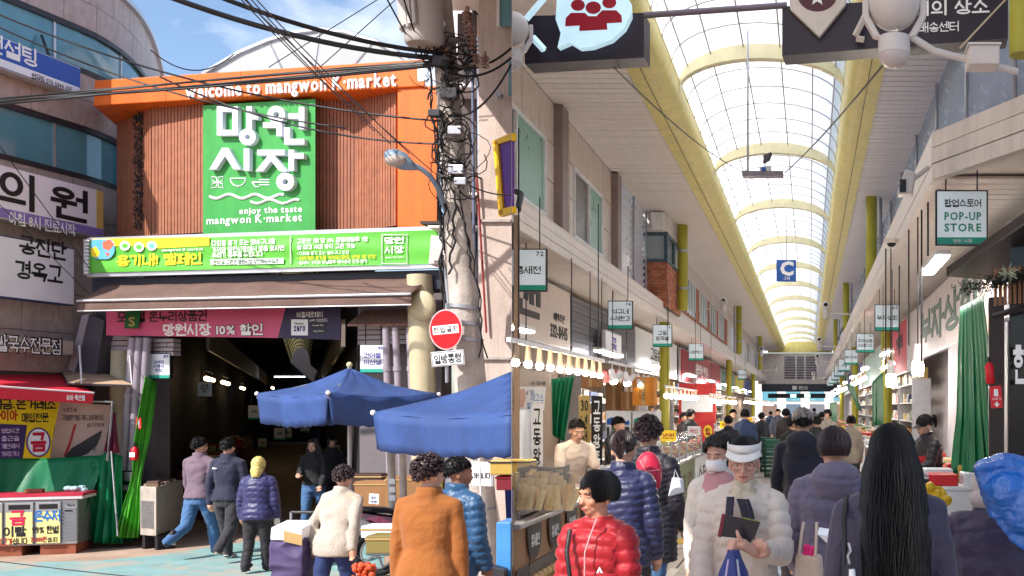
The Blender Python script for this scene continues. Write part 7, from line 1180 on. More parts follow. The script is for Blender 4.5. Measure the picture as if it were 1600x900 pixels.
        if puff:
            segs = [(J[q][i], J[q][i + 1], i) for q in (0, 1) for i in (0, 1)]; best = np.full(len(a), 1e9); tz = np.zeros(len(a))
            for q0, q1, i in segs:
                q0a, q1a = np.array(q0), np.array(q1); d = q1a - q0a; L2 = d @ d; u = np.clip(((a - q0a) @ d) / L2, 0, 1); dist = np.linalg.norm(a - (q0a + u[:, None] * d), axis=1); m_ = dist < best; best[m_] = dist[m_]; tz[m_] = (u[m_] + i) * math.sqrt(L2)
            arm = (best < .040 * k + .045) & (np.abs(a[:, 0]) > sw * .78); s_ = np.where(arm, tz, a[:, 2] + .012 * np.sin(a[:, 0] * 14 + ph)); w_ = np.abs(np.sin(PI * s_ / puff)); prof = np.power(w_, .6)
            wr_ = np.sin(a[:, 0] * 70 + a[:, 2] * 35 + ph) * np.sin(a[:, 1] * 60 + a[:, 2] * 50) ; put(me_, a + n_ * ((prof - .75) * .0115 + wr_ * .0016 + wrinkle(a, px, 1.6) * .004)[:, None])
        else:
            put(me_, a + n_ * (wrinkle(a, px) * fold * .6)[:, None])
        child('jacket', me_, top)
    # hair
    if hair:
        kind, hm = hair[:2]; hb = MB(); rr = random.Random(int(px * 7 + Y * 10))
        def scalp(th, ph_, r=1.0): return Vector((.081 * r * math.sin(ph_) * math.sin(th), .016 - .100 * r * math.sin(ph_) * math.cos(th), .165 + .096 * r * math.cos(ph_)))
        cap = MB()
        def cf(i, j): th = -PI + 2 * PI * i; lim = 1.12 + 1.1 * (.5 - .5 * math.cos(th)) ** .8 if kind != 'bob' else 1.2 + .9 * (.5 - .5 * math.cos(th)); return scalp(th, max(.001, lim * j), 1.02)
        hb.sheet(cf, 26, 10)
        if kind == 'short':
            for i in range(1100):
                th = rr.uniform(-PI, PI); lim = 1.12 + 1.1 * (.5 - .5 * math.cos(th)); ph_ = lim * math.sqrt(rr.random()); p = scalp(th, ph_, 1.01); q = scalp(th + rr.uniform(-.25, .25), ph_ + rr.uniform(.08, .3), 1.06 + rr.uniform(0, .11)); e = Vector((rr.gauss(0, 1), rr.gauss(0, 1), rr.gauss(0, 1))).normalized() * .007; hb.add([p - e, p + e, q], [(0, 1, 2)])
        elif kind in ('curly', 'perm'):
            n_ = 420 if kind == 'perm' else 200
            for i in range(n_):
                th = rr.uniform(-PI, PI); lim = (1.15 + 1.15 * (.5 - .5 * math.cos(th))); ph_ = lim * math.sqrt(rr.random()); c = scalp(th, ph_, 1.1 + rr.uniform(0, .12)); rad_ = rr.uniform(.008, .017); hb.sph(c, (rad_, rad_ * rr.uniform(.7, 1.1), rad_ * rr.uniform(.7, 1.1)), 7, 5)
                t0 = rr.uniform(0, 6); hb.tube([c + Vector((rad_ * 1.1 * math.cos(t0 + .8 * q), rad_ * .9 * math.sin(t0 + .8 * q), rad_ * .5 * math.sin(q + t0))) for q in range(6)], .004, 4)
        elif kind == 'bob':
            for i in range(900):
                th = rr.uniform(-PI, PI); back = .5 - .5 * math.cos(th); st = rr.uniform(.05, .9); ln = (.55 if back < .12 else 1.7 + .35 * back) + rr.uniform(-.2, .15); pts = []
                for q in range(5): ph_ = st + ln * q / 4; pts.append(scalp(th + .25 * math.sin(q * .6 + i) * .3, min(ph_, 2.15), 1.04 + .05 * math.sin(q * .8) + rr.uniform(0, .10) * (.4 + q / 5)))
                hb.tube(pts, [.005, .006, .006, .005, .002], 4)
        elif kind in ('long', 'tied'):
            n_ = 1500 if kind == 'long' else 300
            for i in range(n_):
                th = rr.uniform(-PI, PI); back = .5 - .5 * math.cos(th)
                if back < .12 and kind == 'long' and not hood: continue
                st = rr.uniform(.05, 1.0); L_ = rr.uniform(.50, .62) * (hair[2] if len(hair) > 2 else 1) if kind == 'long' else 0; pts = []
                for q in range(5): pts.append(scalp(th + rr.uniform(-.03, .03), st + (1.55 - st) * q / 4, 1.06 + rr.uniform(0, .035)))
                if kind == 'long':
                    e = pts[-1]; side = math.sin(th)
                    for q in range(1, 8): u = q / 7; pts.append(Vector((e.x * (1 + .55 * math.sin(u * 2.2) - .1 * u) + .012 * math.sin(i * 1.7 + q * .9), e.y + .045 * math.sin(u * 1.6) + .01 * math.sin(i + q), e.z - L_ * u)))
                    hb.tube(pts, [.0033] * 8 + [.0033, .003, .002, .0008], 4)
                else: hb.tube(pts, [.006, .006, .006, .005, .003], 4)
            if kind == 'tied':
                for i in range(60): c = scalp(PI, 1.25, 1.12); a0 = rr.uniform(0, 6); hb.tube([c, c + Vector((.03 * math.cos(a0), .03 + .02 * rr.random(), .03 * math.sin(a0))), c + Vector((.035 * math.cos(a0 + .5), .03, -.06 + .03 * math.sin(a0))), c + Vector((.012 * math.cos(a0), .02, -.13))], [.008, .008, .006, .002], 4)
        hb.v = [tuple(hd(v)) for v in hb.v]; child('hair', hb, hm)
    if face:
        for s in (-1, 1):
            e = MB(); e.sph((s * .031, -.0785, .133), (.0135, .007, .0055), 12, 8); e.v = [tuple(hd(v)) for v in e.v]; eo = child('eye', e, mat('eye_white', C(196, 184, 178), .25, var=.03, bump=0)); i_ = MB(); i_.sph((s * .031, -.0835, .133), (.0055, .003, .0052), 10, 6); i_.v = [tuple(hd(v)) for v in i_.v]; m2 = i_.mesh('iris', mat('iris_dark', C(30, 20, 18), .2, bump=0), 60); m2.transform(Mw); obj('iris', m2, eo)
            l_ = MB(); l_.tube([(s * .017, -.084, .1365), (s * .031, -.0875, .1405), (s * .046, -.079, .1355)], [.0028, .0042, .0026], 6); l_.v = [tuple(hd(v)) for v in l_.v]; child('eyelid', l_, skin(tone)); w_ = MB(); w_.tube([(s * .012, -.0945, .152), (s * .03, -.0955, .157), (s * .05, -.083, .152)], [.0025, .0036, .0015], 6); w_.v = [tuple(hd(v)) for v in w_.v]; child('eyebrow', w_, HAIRB)
        m_ = MB(); m_.tube([(-.023, -.089, .0745), (0, -.0995, .0775), (.023, -.089, .0745)], [.002, .0052, .002], 8); m_.tube([(-.019, -.09, .071), (0, -.0985, .069), (.019, -.09, .071)], [.002, .0052, .002], 8); m_.v = [tuple(hd(v)) for v in m_.v]; child('lips', m_, mat('lip_rose', C(168, 92, 88), .4, bump=0))
    return o, (lambda p: Mw @ hd(p)), (lambda p: Mw @ up(Vector(p) * k)), J, Mw, child, hd
def on_head(child, hd, nm, mb, m): mb.v = [tuple(hd(v)) for v in mb.v]; return child(nm, mb, m)
NAVY = cloth('navy', C(30, 32, 58)); CHAR = cloth('charcoal', C(42, 40, 48)); JEAN = cloth('denim', C(66, 104, 150), var=.25, scale=9); DBLUE = cloth('dark_denim', C(30, 50, 100), var=.2); MAUVE = cloth('mauve_knit', C(112, 92, 106)); SKINV = C(196, 150, 126)
WLK = ((18, 12), (-14, 30)); WLK2 = ((-12, 26), (16, 10)); BACK = 180
# ---- street
person('man in mauve top and blue jeans walking into the market', 311, 0, 14.7, GL, 1.74, 172, MAUVE, JEAN, ('short', HAIRB), 'm', 2, ((-8, 8, 14), (10, 8, 14)), ((20, 10), (-18, 44)), (-12, 0), shoe=SHOE, hem=.50, slim=1.02)
o = person('man in dark navy top walking beside the man in mauve', 356, 0, 14.35, GL, 1.73, 178, NAVY, CHAR, ('short', HAIRB), 'm', 1, ((6, 8, 10), (-8, 9, 12)), ((-14, 34), (16, 8)), (6, 0), shoe=SHOEW, hem=.50);
mb_ = MB(); p = o[2]((.058, .0735, .755)); mb_.prism([p + Vector((-.03, -.022, 0)), p + Vector((.02, -.022, 0)), p + Vector((.03, -.022, .012)), p + Vector((-.03, -.022, .022))], (0, -.004, 0)); mb_.build('back_emblem', LETW, o[0])
o = person('woman in navy quilted jacket and yellow headscarf', 402, 0, 13.3, GL, 1.50, 184, cloth('navy_quilt', C(44, 44, 92), .4), cloth('black_pattern', C(36, 34, 40), var=.6, scale=40), None, 'f', 4, ((2, 12, 16), (2, 12, 10)), ((8, 4), (-6, 12)), (0, 6), puff=.075, hem=.46, slim=1.08, tone=SKINV)
sc_ = MB(); sc_.sph((0, .014, .158), (.092, .108, .108), 18, 12); sc_.tube([(0, .03, .1), (0, .06, .04), (0, .075, -.04)], [.085, .08, .05], 14); on_head(o[5], o[6], 'headscarf', sc_, mat('scarf_yellow', C(214, 198, 120), .7, var=.7, scale=34, bump=.4, bscale=24))
gl_m = MB(); w = o[3][0][2]; gl_m.sph(w + Vector((0, -.0, -.06)), (.04, .045, .075), 10, 8); o[5]('glove', gl_m, mat('glove_white', C(226, 222, 216), .7))
o = person('woman in cream fleece jacket pulling a shopping cart', 522, 0, 9.6, -.24, 1.45, 165, cloth('cream_fleece', C(184, 174, 162), .9, bump=.6, bscale=90), DBLUE, ('perm', HAIRD), 'f', 14, ((-14, 14, 22), (-10, 14, 12)), ((16, 8), (-14, 30)), (10, 10), hem=.43, slim=1.22, collar=.045, fold=.014)
o = person('woman in orange wool coat with curly dark hair seen from behind', 668, 0, 6.75, -.15, 1.57, 178, cloth('orange_wool', C(152, 90, 38), .9), cloth('dark_skirt', C(50, 40, 44)), ('perm', HAIRD), 'f', 3, ((2, 9, 6), (2, 9, 6)), ((6, 6), (-6, 8)), (-22, 4), hem=.36, slim=1.1, fold=.007, vox=.011)
person('person in teal quilted jacket half hidden behind the orange coat', 706, 0, 7.5, -.15, 1.55, 150, cloth('teal_quilt', C(34, 78, 118), .4), CHAR, ('short', HAIRB), 'm', 6, ((6, 8, 20), (6, 10, 20)), WLK, (-30, 6), puff=.06, slim=1.1, tone=C(150, 104, 84))
person('woman with long reddish hair in a black cardigan inside the passage', 490, 0, 17.5, GL, 1.62, 10, cloth('black_cardigan', C(26, 24, 30)), JEAN, ('long', HAIRD, .6), 'f', 0, ((20, 8, 70), (10, 8, 30)), WLK, (-10, 4), face=True, hem=.52); person('person in dark clothes behind the long haired woman in the passage', 520, 0, 19.5, GL, 1.6, 20, cloth('black_cardigan'), CHAR, ('bob', HAIRB), 'f', 0, legs=WLK2, vox=.02)
# shopping cart with purple bag and foam box
ct = thing('shopping_cart', 'purple shopping cart bag with a white foam box on top', 'cart', P(457, 905, 9.6)); PU = mat('cart_purple', C(74, 64, 104), .7, var=.15, bump=.2, bscale=20); c = P(458, 900, 9.6); zt_ = P(0, 838, 9.6).z
pme = remesh(MB().rings([[(c.x + sx * w_, c.y + sy * d_, z) for sx, sy in ((-1, -1), (1, -1), (1, 1), (-1, 1))] for z, w_, d_ in ((-.1, .13, .12), (.15, .15, .13), (.35, .16, .14), (zt_, .15, .12))]), .011, 6, 'bag'); a = coords(pme); put(pme, a + normals(pme) * (wrinkle(a, 31, .9) * .016)[:, None]); pme.materials.append(PU); obj('bag', pme, ct); MB().prism([(c.x - .15, c.y - .13, zt_ - .02), (c.x + .14, c.y - .13, zt_ - .03), (c.x + .16, c.y + .14, zt_ + .02), (c.x - .14, c.y + .14, zt_ + .02)], (.01, 0, .12)).build('foam_box', SIGNW, ct, bev=.012); MB().sheet(lambda i, j: (c.x - .02 + .17 * i, c.y - .135, zt_ - .03 + .1 * j - .04 * i), 4, 2).build('tape_patch', mat('tape'), ct)
for sx in (-1, 1): MB().tube([(c.x + sx * .12, c.y + .16, -.2), (c.x + sx * .12, c.y + .2, .75)], .012, 8).build('frame_tube', STEEL, ct); MB().tube([(c.x + sx * .14, c.y + .12, -.16), (c.x + sx * .17, c.y + .12, -.16)], .07, 16).build('wheel', RUB, ct, 50)
MB().tube([(c.x - .12, c.y + .2, .75), (c.x + .12, c.y + .2, .75)], .014, 8).build('handle', BLACK, ct)
hb_ = thing('hand_bag', 'shopping bag with orange flowers held by the cream jacket woman', 'bag', P(568, 890, 9)); c = P(568, 893, 8.8); m_ = MB(); [m_.sph(c + Vector((RN.uniform(-.08, .08), RN.uniform(-.04, .04), RN.uniform(-.06, .06))), RN.uniform(.014, .03), 8, 6) for k in range(60)]; m_.build('flowered_cloth', mat('flower_orange', C(214, 84, 44), .6, var=.6, scale=30), hb_, 60); MB().tube([c + Vector((-.06, 0, .04)), P(558, 868, 8.9), c + Vector((.04, 0, .04))], .006, 6).build('strap', BLACK, hb_)
# ---- arcade foreground
RED = cloth('red_quilt', C(158, 8, 26), .5, var=.08)
o = person('elderly woman in red quilted jacket looking to the left', 938, 0, 4.95, .0, 1.45, -14, RED, CHAR, ('bob', HAIRB), 'f', 3, ((6, 6, 14), (4, 6, 14)), WLK, (-30, 2), vox=.010, face=True, puff=.062, slim=.98, tone=C(196, 140, 112), collar=.035, hem=.44)
st_ = MB(); st_.tube([o[2]((-.066, -.07, .825)), o[2]((-.058, -.112, .76)), o[2]((-.04, -.128, .68)), o[2]((-.01, -.136, .58)), o[2]((.05, -.136, .47))], .011, 6); st_.build('shoulder_strap', BLACK, o[0], 60); zp = MB(); zp.tube([o[2]((.03, -.07, .865)), o[2]((.014, -.098, .80)), o[2]((.006, -.112, .76)), o[2]((.004, -.121, .6)), o[2]((.003, -.124, .46))], .004, 6); zp.build('zip', mat('zip_pink', C(214, 150, 150), .4), o[0])
p = o[2]((.062, -.124, .70)); em_ = MB(); em_.prism([p + Vector((-.014, 0, 0)), p + Vector((-.005, 0, 0)), p + Vector((0, 0, .013)), p + Vector((.006, 0, 0)), p + Vector((.015, 0, 0)), p + Vector((0, 0, .028))], (0, -.006, 0)); em_.build('chest_emblem', LETW, o[0])
for s in (-1, 1):
    wk = MB(); wk.tube([(s * .024, -.094, .1), (s * .034, -.088, .084), (s * .036, -.078, .066)], .0022, 5); on_head(o[5], o[6], 'face_crease', wk, skin(C(176, 120, 96)))
CRQ = cloth('cream_quilt', C(206, 192, 180), .5, var=.06)
o = person('woman in cream quilted jacket with white visor holding a tablet', 1163, 0, 5.35, 0, 1.60, -4, CRQ, CHAR, ('tied', HAIRB), 'f', 0, ((10, 12, 30), (22, 10, 78)), WLK2, (4, 8), vox=.010, face=True, puff=.07, slim=1.02, tone=C(208, 160, 140), collar=.02, hem=.42, grip=(0, .5))
vz_ = MB(); vz_.sheet(lambda i, j: (.088 * math.sin(-1.75 + 3.5 * i) * 1.02, .012 - .106 * math.cos(-1.75 + 3.5 * i), .196 + .042 * j), 24, 2); vz_.sheet(lambda i, j: ((.092 + .012 * j) * math.sin(-1.2 + 2.4 * i), .012 - (.108 + .062 * j) * math.cos(-1.2 + 2.4 * i), .2 - .03 * j - .006 * math.cos(6 * (i - .5))), 20, 4); vo = on_head(o[5], o[6], 'sun_visor', vz_, mat('visor_white', C(224, 220, 216), .5)); d_ = vo.modifiers.new('thick', 'SOLIDIFY'); d_.thickness = .004
for s in (-1, 1):
    g_ = MB(); g_.tube([(s * .033 + .026 * math.cos(a * PI / 10), -.096 + .004 * abs(math.cos(a * PI / 10)), .128 + .022 * math.sin(a * PI / 10)) for a in range(21)], .0016, 5); g_.tube([(s * .058, -.092, .132), (s * .078, .0, .136)], .0016, 5); on_head(o[5], o[6], 'spectacles', g_, mat('frame_gold', C(120, 90, 70), .3, metal=.6, bump=0))
sf = MB(); sf.rings([[o[2]((rx * math.cos(t), .006 + ry * math.sin(t), z + .004 * math.sin(t * 5))) for t in [2 * PI * i / 20 for i in range(20)]] for z, rx, ry in ((.79, .072, .072), (.815, .07, .066), (.845, .052, .054), (.868, .04, .044))]); sf.build('neck_scarf', mat('scarf_cream', C(200, 184, 160), .7, var=.4, scale=22), o[0], 60)
sf = MB(); sf.sheet(lambda i, j: o[2]((-.012 + .04 * i + .02 * math.sin(j * 3), -.098 - .022 * j + .006 * math.sin(i * 6), .815 - .15 * j)), 6, 8); sf.sheet(lambda i, j: o[2]((-.045 + .025 * i, -.085 - .038 * j, .82 - .06 * j)), 4, 5); s2 = sf.build('scarf_tail', mat('scarf_navy', C(36, 34, 52), .6, var=.5, scale=18), o[0], 60, solid=.004)
tb = thing('tablet', 'dark tablet in a maroon case held at the chest', 'tablet', P(1158, 840, 4.95)); ft = Fr(rq(1155, 4.93), (1, -.1)); poly(ft, ((1131, 804), (1188, 816), (1178, 843), (1122, 838)), mat('tablet_dark', C(26, 26, 38), .25, bump=0), tb, 0, 'screen_back', .012); poly(ft, ((1128, 803), (1133, 804), (1126, 840), (1121, 838)), mat('case_maroon', C(110, 20, 40), .5), tb, .003, 'case_edge', .018); poly(ft, ((1160, 808), (1186, 814), (1186, 817), (1160, 811)), mat('olive_print'), tb, -.002, 'paper_edge', .006)
# hand that holds the tablet
hm = MB(); wr = P(1178, 862, 4.93); pc = P(1160, 850, 4.88); chain(hm, [P(1196, 868, 5.05), wr, pc], [.03, .026, .027], 12)
for i in range(4): a = pc + Vector((-.012 - .004 * i, -.006, .014 - .014 * i)); chain(hm, [a, a + Vector((-.024, -.014, .004 - .003 * i)), a + Vector((-.042, .0, .0)), a + Vector((-.05, .016, -.002))], [.0095, .009, .0085, .007], 8)
chain(hm, [pc + Vector((.0, -.015, .014)), pc + Vector((-.016, -.03, .04)), pc + Vector((-.024, -.028, .064))], [.011, .0105, .008], 8)
hme = remesh(hm, .0045, 3, 'holding_hand'); hme.materials.append(skin(C(208, 160, 140))); obj('holding_hand', hme, o[0])
bg2 = thing('cloth_bag', 'blue patterned cloth bag with a dangling charm before the cream jacket', 'bag', P(1145, 900, 4.9)); c = P(1146, 905, 4.86); BB = mat('bag_indigo', C(54, 66, 130), .6, var=.35, scale=18); MB().rings([[c + Vector((w_ * math.cos(t) * .9, .05 * math.sin(t), z)) for t in [2 * PI * i / 16 for i in range(16)]] for z, w_ in ((-.2, .11), (-.08, .105), (.04, .075), (.1, .045), (.14, .03))]).build('pouch', BB, bg2, 60)
for dx in (-.02, .02): MB().tube([c + Vector((dx, -.04, .1)), c + Vector((dx * 2.5, -.06, -.1))], .006, 5).build('cord', mat('cord_lilac', C(180, 160, 200), .6), bg2)
q = c + Vector((.03, -.065, .0)); MB().box(q.x - .014, q.x + .014, q.y - .006, q.y + .006, q.z - .03, q.z + .02).build('charm', mat('charm_plum', C(90, 40, 60), .4), bg2, bev=.005); MB().tube([q + Vector((0, 0, .02)), q + Vector((-.01, .02, .1))], .004, 6).build('clip', STEEL, bg2)
o = person('woman with white face mask and pink scarf behind the visor woman', 1124, 0, 6.6, 0, 1.58, 6, cloth('ivory_knit', C(214, 204, 192), .9, bump=.4), CHAR, ('perm', HAIRB), 'f', 2, ((4, 8, 14), (4, 8, 14)), WLK, (-24, 6), face=True, slim=.94, tone=C(200, 154, 132), vox=.012)
mk = MB(); mk.sheet(lambda i, j: ((.074 + .002 * j) * math.sin(-1.3 + 2.6 * i), -.012 - (.098 + .022 * math.sin(PI * j)) * math.cos(-1.3 + 2.6 * i) * (1 - .06 * j), .118 - .078 * j), 16, 6); mo = on_head(o[5], o[6], 'face_mask', mk, mat('mask_white', C(226, 224, 226), .7)); mo.modifiers.new('thick', 'SOLIDIFY').thickness = .004
sf = MB(); sf.rings([[o[2]((rx * math.cos(t), .004 + ry * math.sin(t), z + .004 * math.sin(t * 4))) for t in [2 * PI * i / 20 for i in range(20)]] for z, rx, ry in ((.755, .085, .088), (.80, .086, .082), (.84, .066, .066), (.866, .05, .05))]); sf.build('pink_scarf', mat('scarf_pink', C(196, 140, 142), .7, var=.2, bump=.3), o[0], 60)
o = person('woman in navy quilted jacket with a silver hair clip seen from behind', 973, 0, 6.9, 0, 1.60, 168, cloth('navy_quilt2', C(36, 40, 78), .38), CHAR, ('tied', HAIRD), 'f', 2, ((4, 10, 20), (4, 10, 20)), WLK, (14, 4), puff=.05, slim=1.0, vox=.012)
cl_ = MB(); [cl_.box(-.034 + dx, -.018 + dx, .135, .15, .1, .19) for dx in (0, .052)]; cl_.box(-.02, .02, .137, .147, .138, .153); on_head(o[5], o[6], 'hair_clip', cl_, STEEL)
o = person('person in long black quilted coat with jeans beside the counters', 1012, 0, 7.7, 0, 1.68, 160, cloth('black_quilt', C(34, 30, 42), .5), JEAN, ('perm', HAIRD), 'f', 2, ((6, 8, 40), (4, 10, 34)), WLK2, (20, 4), puff=.04, hem=.37, slim=1.1, shoe=SHOEW)
rk = thing('red_backpack', 'crimson backpack between the navy jacket and the black coat', 'backpack', P(1014, 765, 7.2)); c = P(1013, 740, 7.25); m_ = MB(); m_.sph(c, (.1, .08, .16), 18, 12); m_.sph(c + Vector((.03, -.04, -.04)), (.07, .05, .1), 14, 10); rme = remesh(m_, .012, 3, 'pack'); rme.materials.append(cloth('crimson_nylon', C(196, 22, 62), .45)); obj('pack', rme, rk); MB().tube([c + Vector((-.05, -.07, .1)), c + Vector((.0, -.09, .02)), c + Vector((.09, -.05, .03))], .005, 6).build('zip', mat('zip_pink'), rk); MB().tube([c + Vector((0, 0, .14)), c + Vector((.01, .02, .19)), c + Vector((.03, .02, .14))], .01, 6).build('loop', BLACK, rk)
pbg = thing('paper_bag', 'white paper bag hanging from the black coat', 'bag', P(1055, 775, 7.5)); c = P(1054, 776, 7.5); MB().prism([c + Vector(v) for v in ((-.05, 0, 0), (.05, 0, .03), (.04, 0, .13), (-.02, 0, .14))], (.02, .04, 0)).build('bag', SIGNW, pbg, bev=.006); MB().tube([c + Vector((-.01, .02, .13)), c + Vector((0, .02, .2)), c + Vector((.03, .02, .13))], .004, 5).build('handle', SIGNW, pbg)
person('young vendor in beige t-shirt bending over the left counter', 890, 0, 11.6, 0, 1.64, 40, cloth('beige_tee', C(216, 198, 182)), CHAR, ('short', HAIRB), 'm', 16, ((30, 8, 50), (34, 8, 44)), ((0, 0), (0, 0)), (-6, 18), face=True, hem=.5, sleeve=0, vox=.013, collar=0)
person('vendor in dark clothes and knitted hat before the drinks fridge', 958, 0, 14.5, 0, 1.62, 60, cloth('black_quilt'), CHAR, ('short', HAIRB), 'm', 8, ((30, 6, 40), (20, 6, 40)), head=(0, 14), vox=.018)
o = person('man in dark navy hoodie and grey cap walking away', 1254, 0, 9.2, 0, 1.76, 176, cloth('ink_hoodie', C(26, 28, 46)), cloth('brown_trousers', C(70, 54, 58)), ('short', HAIRB), 'm', 2, ((-6, 14, 40), (14, 10, 26)), WLK, (8, 6), hood=True, hem=.44, vox=.012)
cp_ = MB(); cp_.sph((0, .01, .178), (.093, .108, .088), 20, 12); cp_.sheet(lambda i, j: ((.07 + .01 * j) * math.sin(-1.1 + 2.2 * i), -.02 - (.07 + .075 * j) * math.cos(-1.1 + 2.2 * i), .165 - .015 * j), 14, 3); on_head(o[5], o[6], 'cap', cp_, mat('cap_grey', C(150, 140, 134), .7))
o = person('woman in lavender grey quilted coat seen from behind', 1303, 0, 5.9, 0, 1.64, 184, cloth('lavender_cloth', C(104, 96, 118), .5), CHAR, ('bob', HAIRD), 'f', 2, ((4, 10, 26), (10, 10, 30)), WLK2, (6, 2), puff=.125, hood=True, hem=.32, slim=1.14, vox=.011)
tt = thing('tote_bag', 'cream tote bag with pink contents carried by the lavender coat', 'bag', P(1262, 900, 5.3)); c = P(1262, 905, 5.3); TOT = cloth('tote_cream', C(210, 188, 168)); MB().prism([c + Vector(v) for v in ((-.09, 0, -.3), (.09, 0, -.3), (.062, 0, .12), (-.066, 0, .13))], (.02, .08, 0)).build('bag_body', TOT, tt, bev=.02)
for dx in (-.045, .04): MB().tube([c + Vector((dx, 0, .12)), c + Vector((dx * .9 + .01, .02, .24)), c + Vector((dx * .8 + .015, .04, .29))], .008, 6).build('handle', TOT, tt)
m_ = MB(); [m_.sph(c + Vector((RN.uniform(-.02, .04), .03, .13 + RN.uniform(-.02, .03))), .022, 8, 6) for _ in range(6)]; m_.build('pink_contents', mat('hot_pink', C(226, 40, 120), .5), tt, 60)
fx = thing('foam_tray', 'white folded box tucked under the lavender sleeve', 'box', P(1290, 845, 5.2)); c = P(1292, 843, 5.15); MB().prism([c + Vector(v) for v in ((-.05, -.02, .03), (.03, -.04, .02), (.05, -.02, -.05), (.0, 0, -.02))], (.01, .05, .03)).build('box', SIGNW, fx, bev=.004)
o = person('woman with very long black hair and a dark coat seen from behind', 1392, 0, 4.15, 0, 1.69, 183, cloth('slate_coat', C(58, 52, 74), .55), CHAR, ('long', HAIRB, 1.05), 'f', 1, ((2, 9, 10), (2, 9, 10)), WLK, (6, 0), hem=.36, slim=1.08, vox=.010, fold=.01, collar=.03)
st_ = MB(); st_.tube([o[2]((.105, .0, .835)), o[2]((.118, .07, .79)), o[2]((.118, .09, .7)), o[2]((.12, .10, .6))], .012, 6); st_.build('bag_strap', BLACK, o[0], 60)
ck = thing('shoulder_bag', 'dark shoulder bag with a silver clasp and white charm', 'bag', P(1330, 900, 3.95)); c = P(1326, 880, 3.96); MB().prism([c + Vector(v) for v in ((-.04, 0, -.22), (.06, 0, -.24), (.05, 0, .06), (.0, 0, .07))], (.0, .06, 0)).build('bag_body', cloth('bag_black', C(40, 36, 50), .5), ck, bev=.02); MB().tube([c + Vector((.0, -.01, .08)), c + Vector((.008, -.014, .05)), c + Vector((-.004, -.014, .03)), c + Vector((.004, -.014, .0))], .006, 6).build('clasp', STEEL, ck); MB().tube([c + Vector((.012, -.02, -.02)), c + Vector((.015, -.022, -.1))], [.012, .016], 10).build('charm', SIGNW, ck, 50)
o = person('person in plum quilted jacket at the right edge', 1555, 0, 4.7, 0, 1.52, 186, cloth('plum_cloth', C(56, 44, 70), .45), CHAR, None, 'm', 8, ((8, 12, 30), (20, 14, 40)), WLK2, (-8, 14), puff=.11, hem=.42, slim=1.3, vox=.011)
hd_ = MB(); hd_.sph((0, .01, .13), (.1, .115, .11), 18, 12); hd_.sph((0, .03, .06), (.11, .1, .07), 16, 10); on_head(o[5], o[6], 'hood', hd_, cloth('hood_grey', C(180, 168, 164)))
bl = thing('blue_plastic_bag', 'large shiny blue plastic bag carried over the shoulder at the right edge', 'bag', P(1565, 860, 4.1)); m_ = MB(); c = P(1572, 790, 4.2)
m_.prism([c + Vector(v) for v in ((-.13, 0, .15), (.0, 0, .2), (.26, 0, .16), (.3, 0, -.16), (.14, 0, -.22), (.02, 0, -.15), (-.07, 0, -.03))], (.02, .16, .01)); [m_.sph(c + Vector(v), r_, 12, 9) for v, r_ in (((.0, .03, .05), (.1, .1, .1)), ((.1, .03, .0), (.13, .11, .14)))]
bme = remesh(m_, .009, 2, 'bag'); a = coords(bme); n_ = normals(bme); put(bme, a + n_ * (wrinkle(a, 5, .9) * .016 + wrinkle(a, 9, 2.4) * .005)[:, None]); bme.materials.append(mat('blue_polythene', C(24, 98, 184), .18, var=.2, scale=10, bump=.7, bscale=28, spec=.8)); obj('bag', bme, bl)
o = person('vendor in dark cap and puffer with red apron behind the right table', 1458, 0, 12.6, .0, 1.66, -60, cloth('black_quilt'), CHAR, ('tied', HAIRB), 'f', 10, ((30, 8, 40), (34, 8, 44)), head=(-8, 16), face=True, vox=.014, puff=.08)
cp_ = MB(); cp_.sph((0, .012, .182), (.09, .104, .082), 18, 12); cp_.sheet(lambda i, j: ((.07 + .01 * j) * math.sin(-1.1 + 2.2 * i), -.03 - (.07 + .08 * j) * math.cos(-1.1 + 2.2 * i), .168 - .02 * j), 14, 3); on_head(o[5], o[6], 'cap', cp_, mat('cap_dark', C(44, 40, 50), .7)); ap_ = MB(); ap_.sheet(lambda i, j: o[2](((i - .5) * .19, -.112 + .06 * (2 * i - 1) ** 2, .5 - .2 * j + .22)), 8, 6); ap_.build('red_apron', cloth('apron_red', C(190, 30, 40)), o[0], 60, solid=.006)
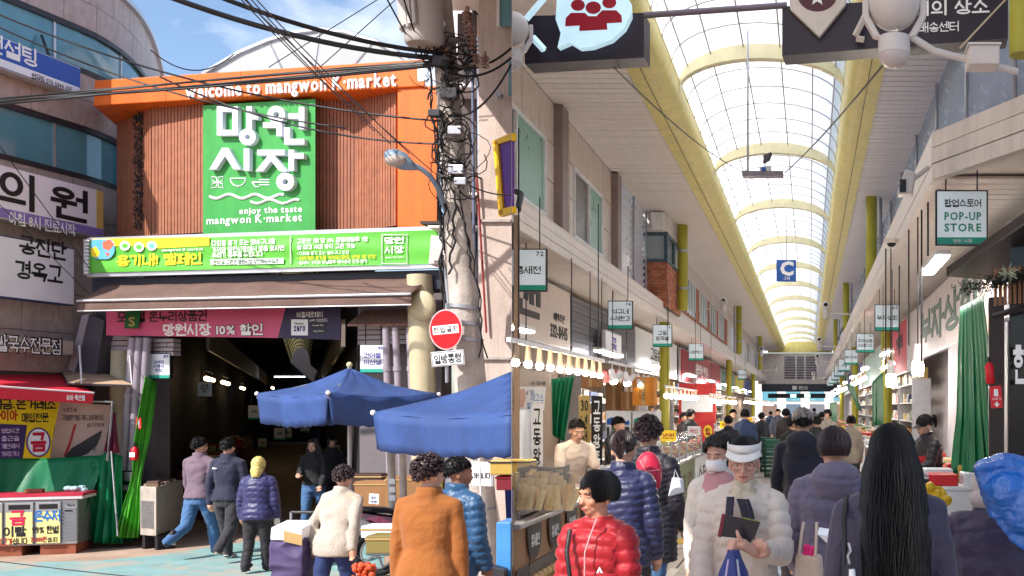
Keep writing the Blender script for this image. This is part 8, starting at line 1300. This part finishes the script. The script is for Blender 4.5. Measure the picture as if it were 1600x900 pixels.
o = thing('yellow_bag', 'yellow dotted cloth bundle beside the right table', 'bag', P(1462, 785, 10.6)); m_ = MB(); c = P(1462, 775, 10.6); [m_.sph(c + Vector((RN.gauss(0, .05), RN.gauss(0, .03), RN.gauss(0, .05))), .06, 10, 7) for _ in range(16)]; yme = remesh(m_, .012, 2, 'bundle'); a = coords(yme); put(yme, a + normals(yme) * (wrinkle(a, 3, 1.5) * .014)[:, None]); yme.materials.append(mat('bag_yellow', C(206, 168, 30), .5, var=.3, scale=22)); obj('bundle', yme, o)
# ---- distant crowd: a few figures, each varied
CC = [C(30, 32, 44), C(52, 44, 46), C(80, 84, 100), C(40, 60, 96), C(110, 40, 50), C(150, 140, 130), C(60, 70, 60), C(36, 36, 40)]
CR = [(1138, 20, 170, 0, 'person in black walking beyond the visor woman'), (1164, 23, 176, 3, 'person in blue jacket near the far left counter'), (1190, 30, 180, 0, 'person in dark coat beside the green crates'), (1216, 36, 0, 2, 'person in grey facing the camera far down the aisle'), (1238, 17, 178, 7, 'tall person in black ahead of the grey cap'), (1228, 27, 184, 1, 'person in brown in the middle of the aisle'), (1276, 19, 182, 7, 'person in black coat right of the grey cap'), (1293, 24, 0, 5, 'person in beige coming up the aisle'), (1284, 33, 176, 4, 'person in maroon far along the right stalls'), (1262, 44, 180, 6, 'person in olive deep in the aisle'), (1244, 52, 0, 0, 'person in dark clothes deepest on the left'), (1272, 58, 180, 2, 'person in grey deepest on the right'), (1204, 46, 170, 3, 'person in blue far on the left side'), (1078, 24, 60, 7, 'vendor in black behind the second glass counter'), (1068, 28, 40, 1, 'vendor in brown behind the third counter'), (1145, 26, 30, 5, 'woman in pale coat by the lit counters'), (1330, 20, 175, 5, 'person in pale coat before the right stalls'), (1252, 68, 180, 1, 'tiny figure in brown at the end of the aisle'), (1232, 76, 0, 3, 'tiny figure in blue at the end of the aisle')]
for i, (px, Y_, yw, ci, lab) in enumerate(CR):
    sx_ = 'm' if i % 2 else 'f'; person(lab, px, 0, Y_, 0, 1.72 if sx_ == 'm' else 1.6, yw, cloth('crowd%d' % ci, CC[ci]), CHAR if i % 3 else DBLUE, (('short', 'bob', 'curly')[i % 3], HAIRB), sx_, 2, ((10, 8, 14), (-8, 8, 10)), WLK if i % 2 else WLK2, (RN.uniform(-20, 20), 4), vox=.024, puff=.09 if i % 3 == 0 else None, hem=.42, group='shoppers down the aisle')
for o_ in list(TMP.collection.objects): bpy.data.objects.remove(o_)
bpy.data.scenes.remove(TMP)
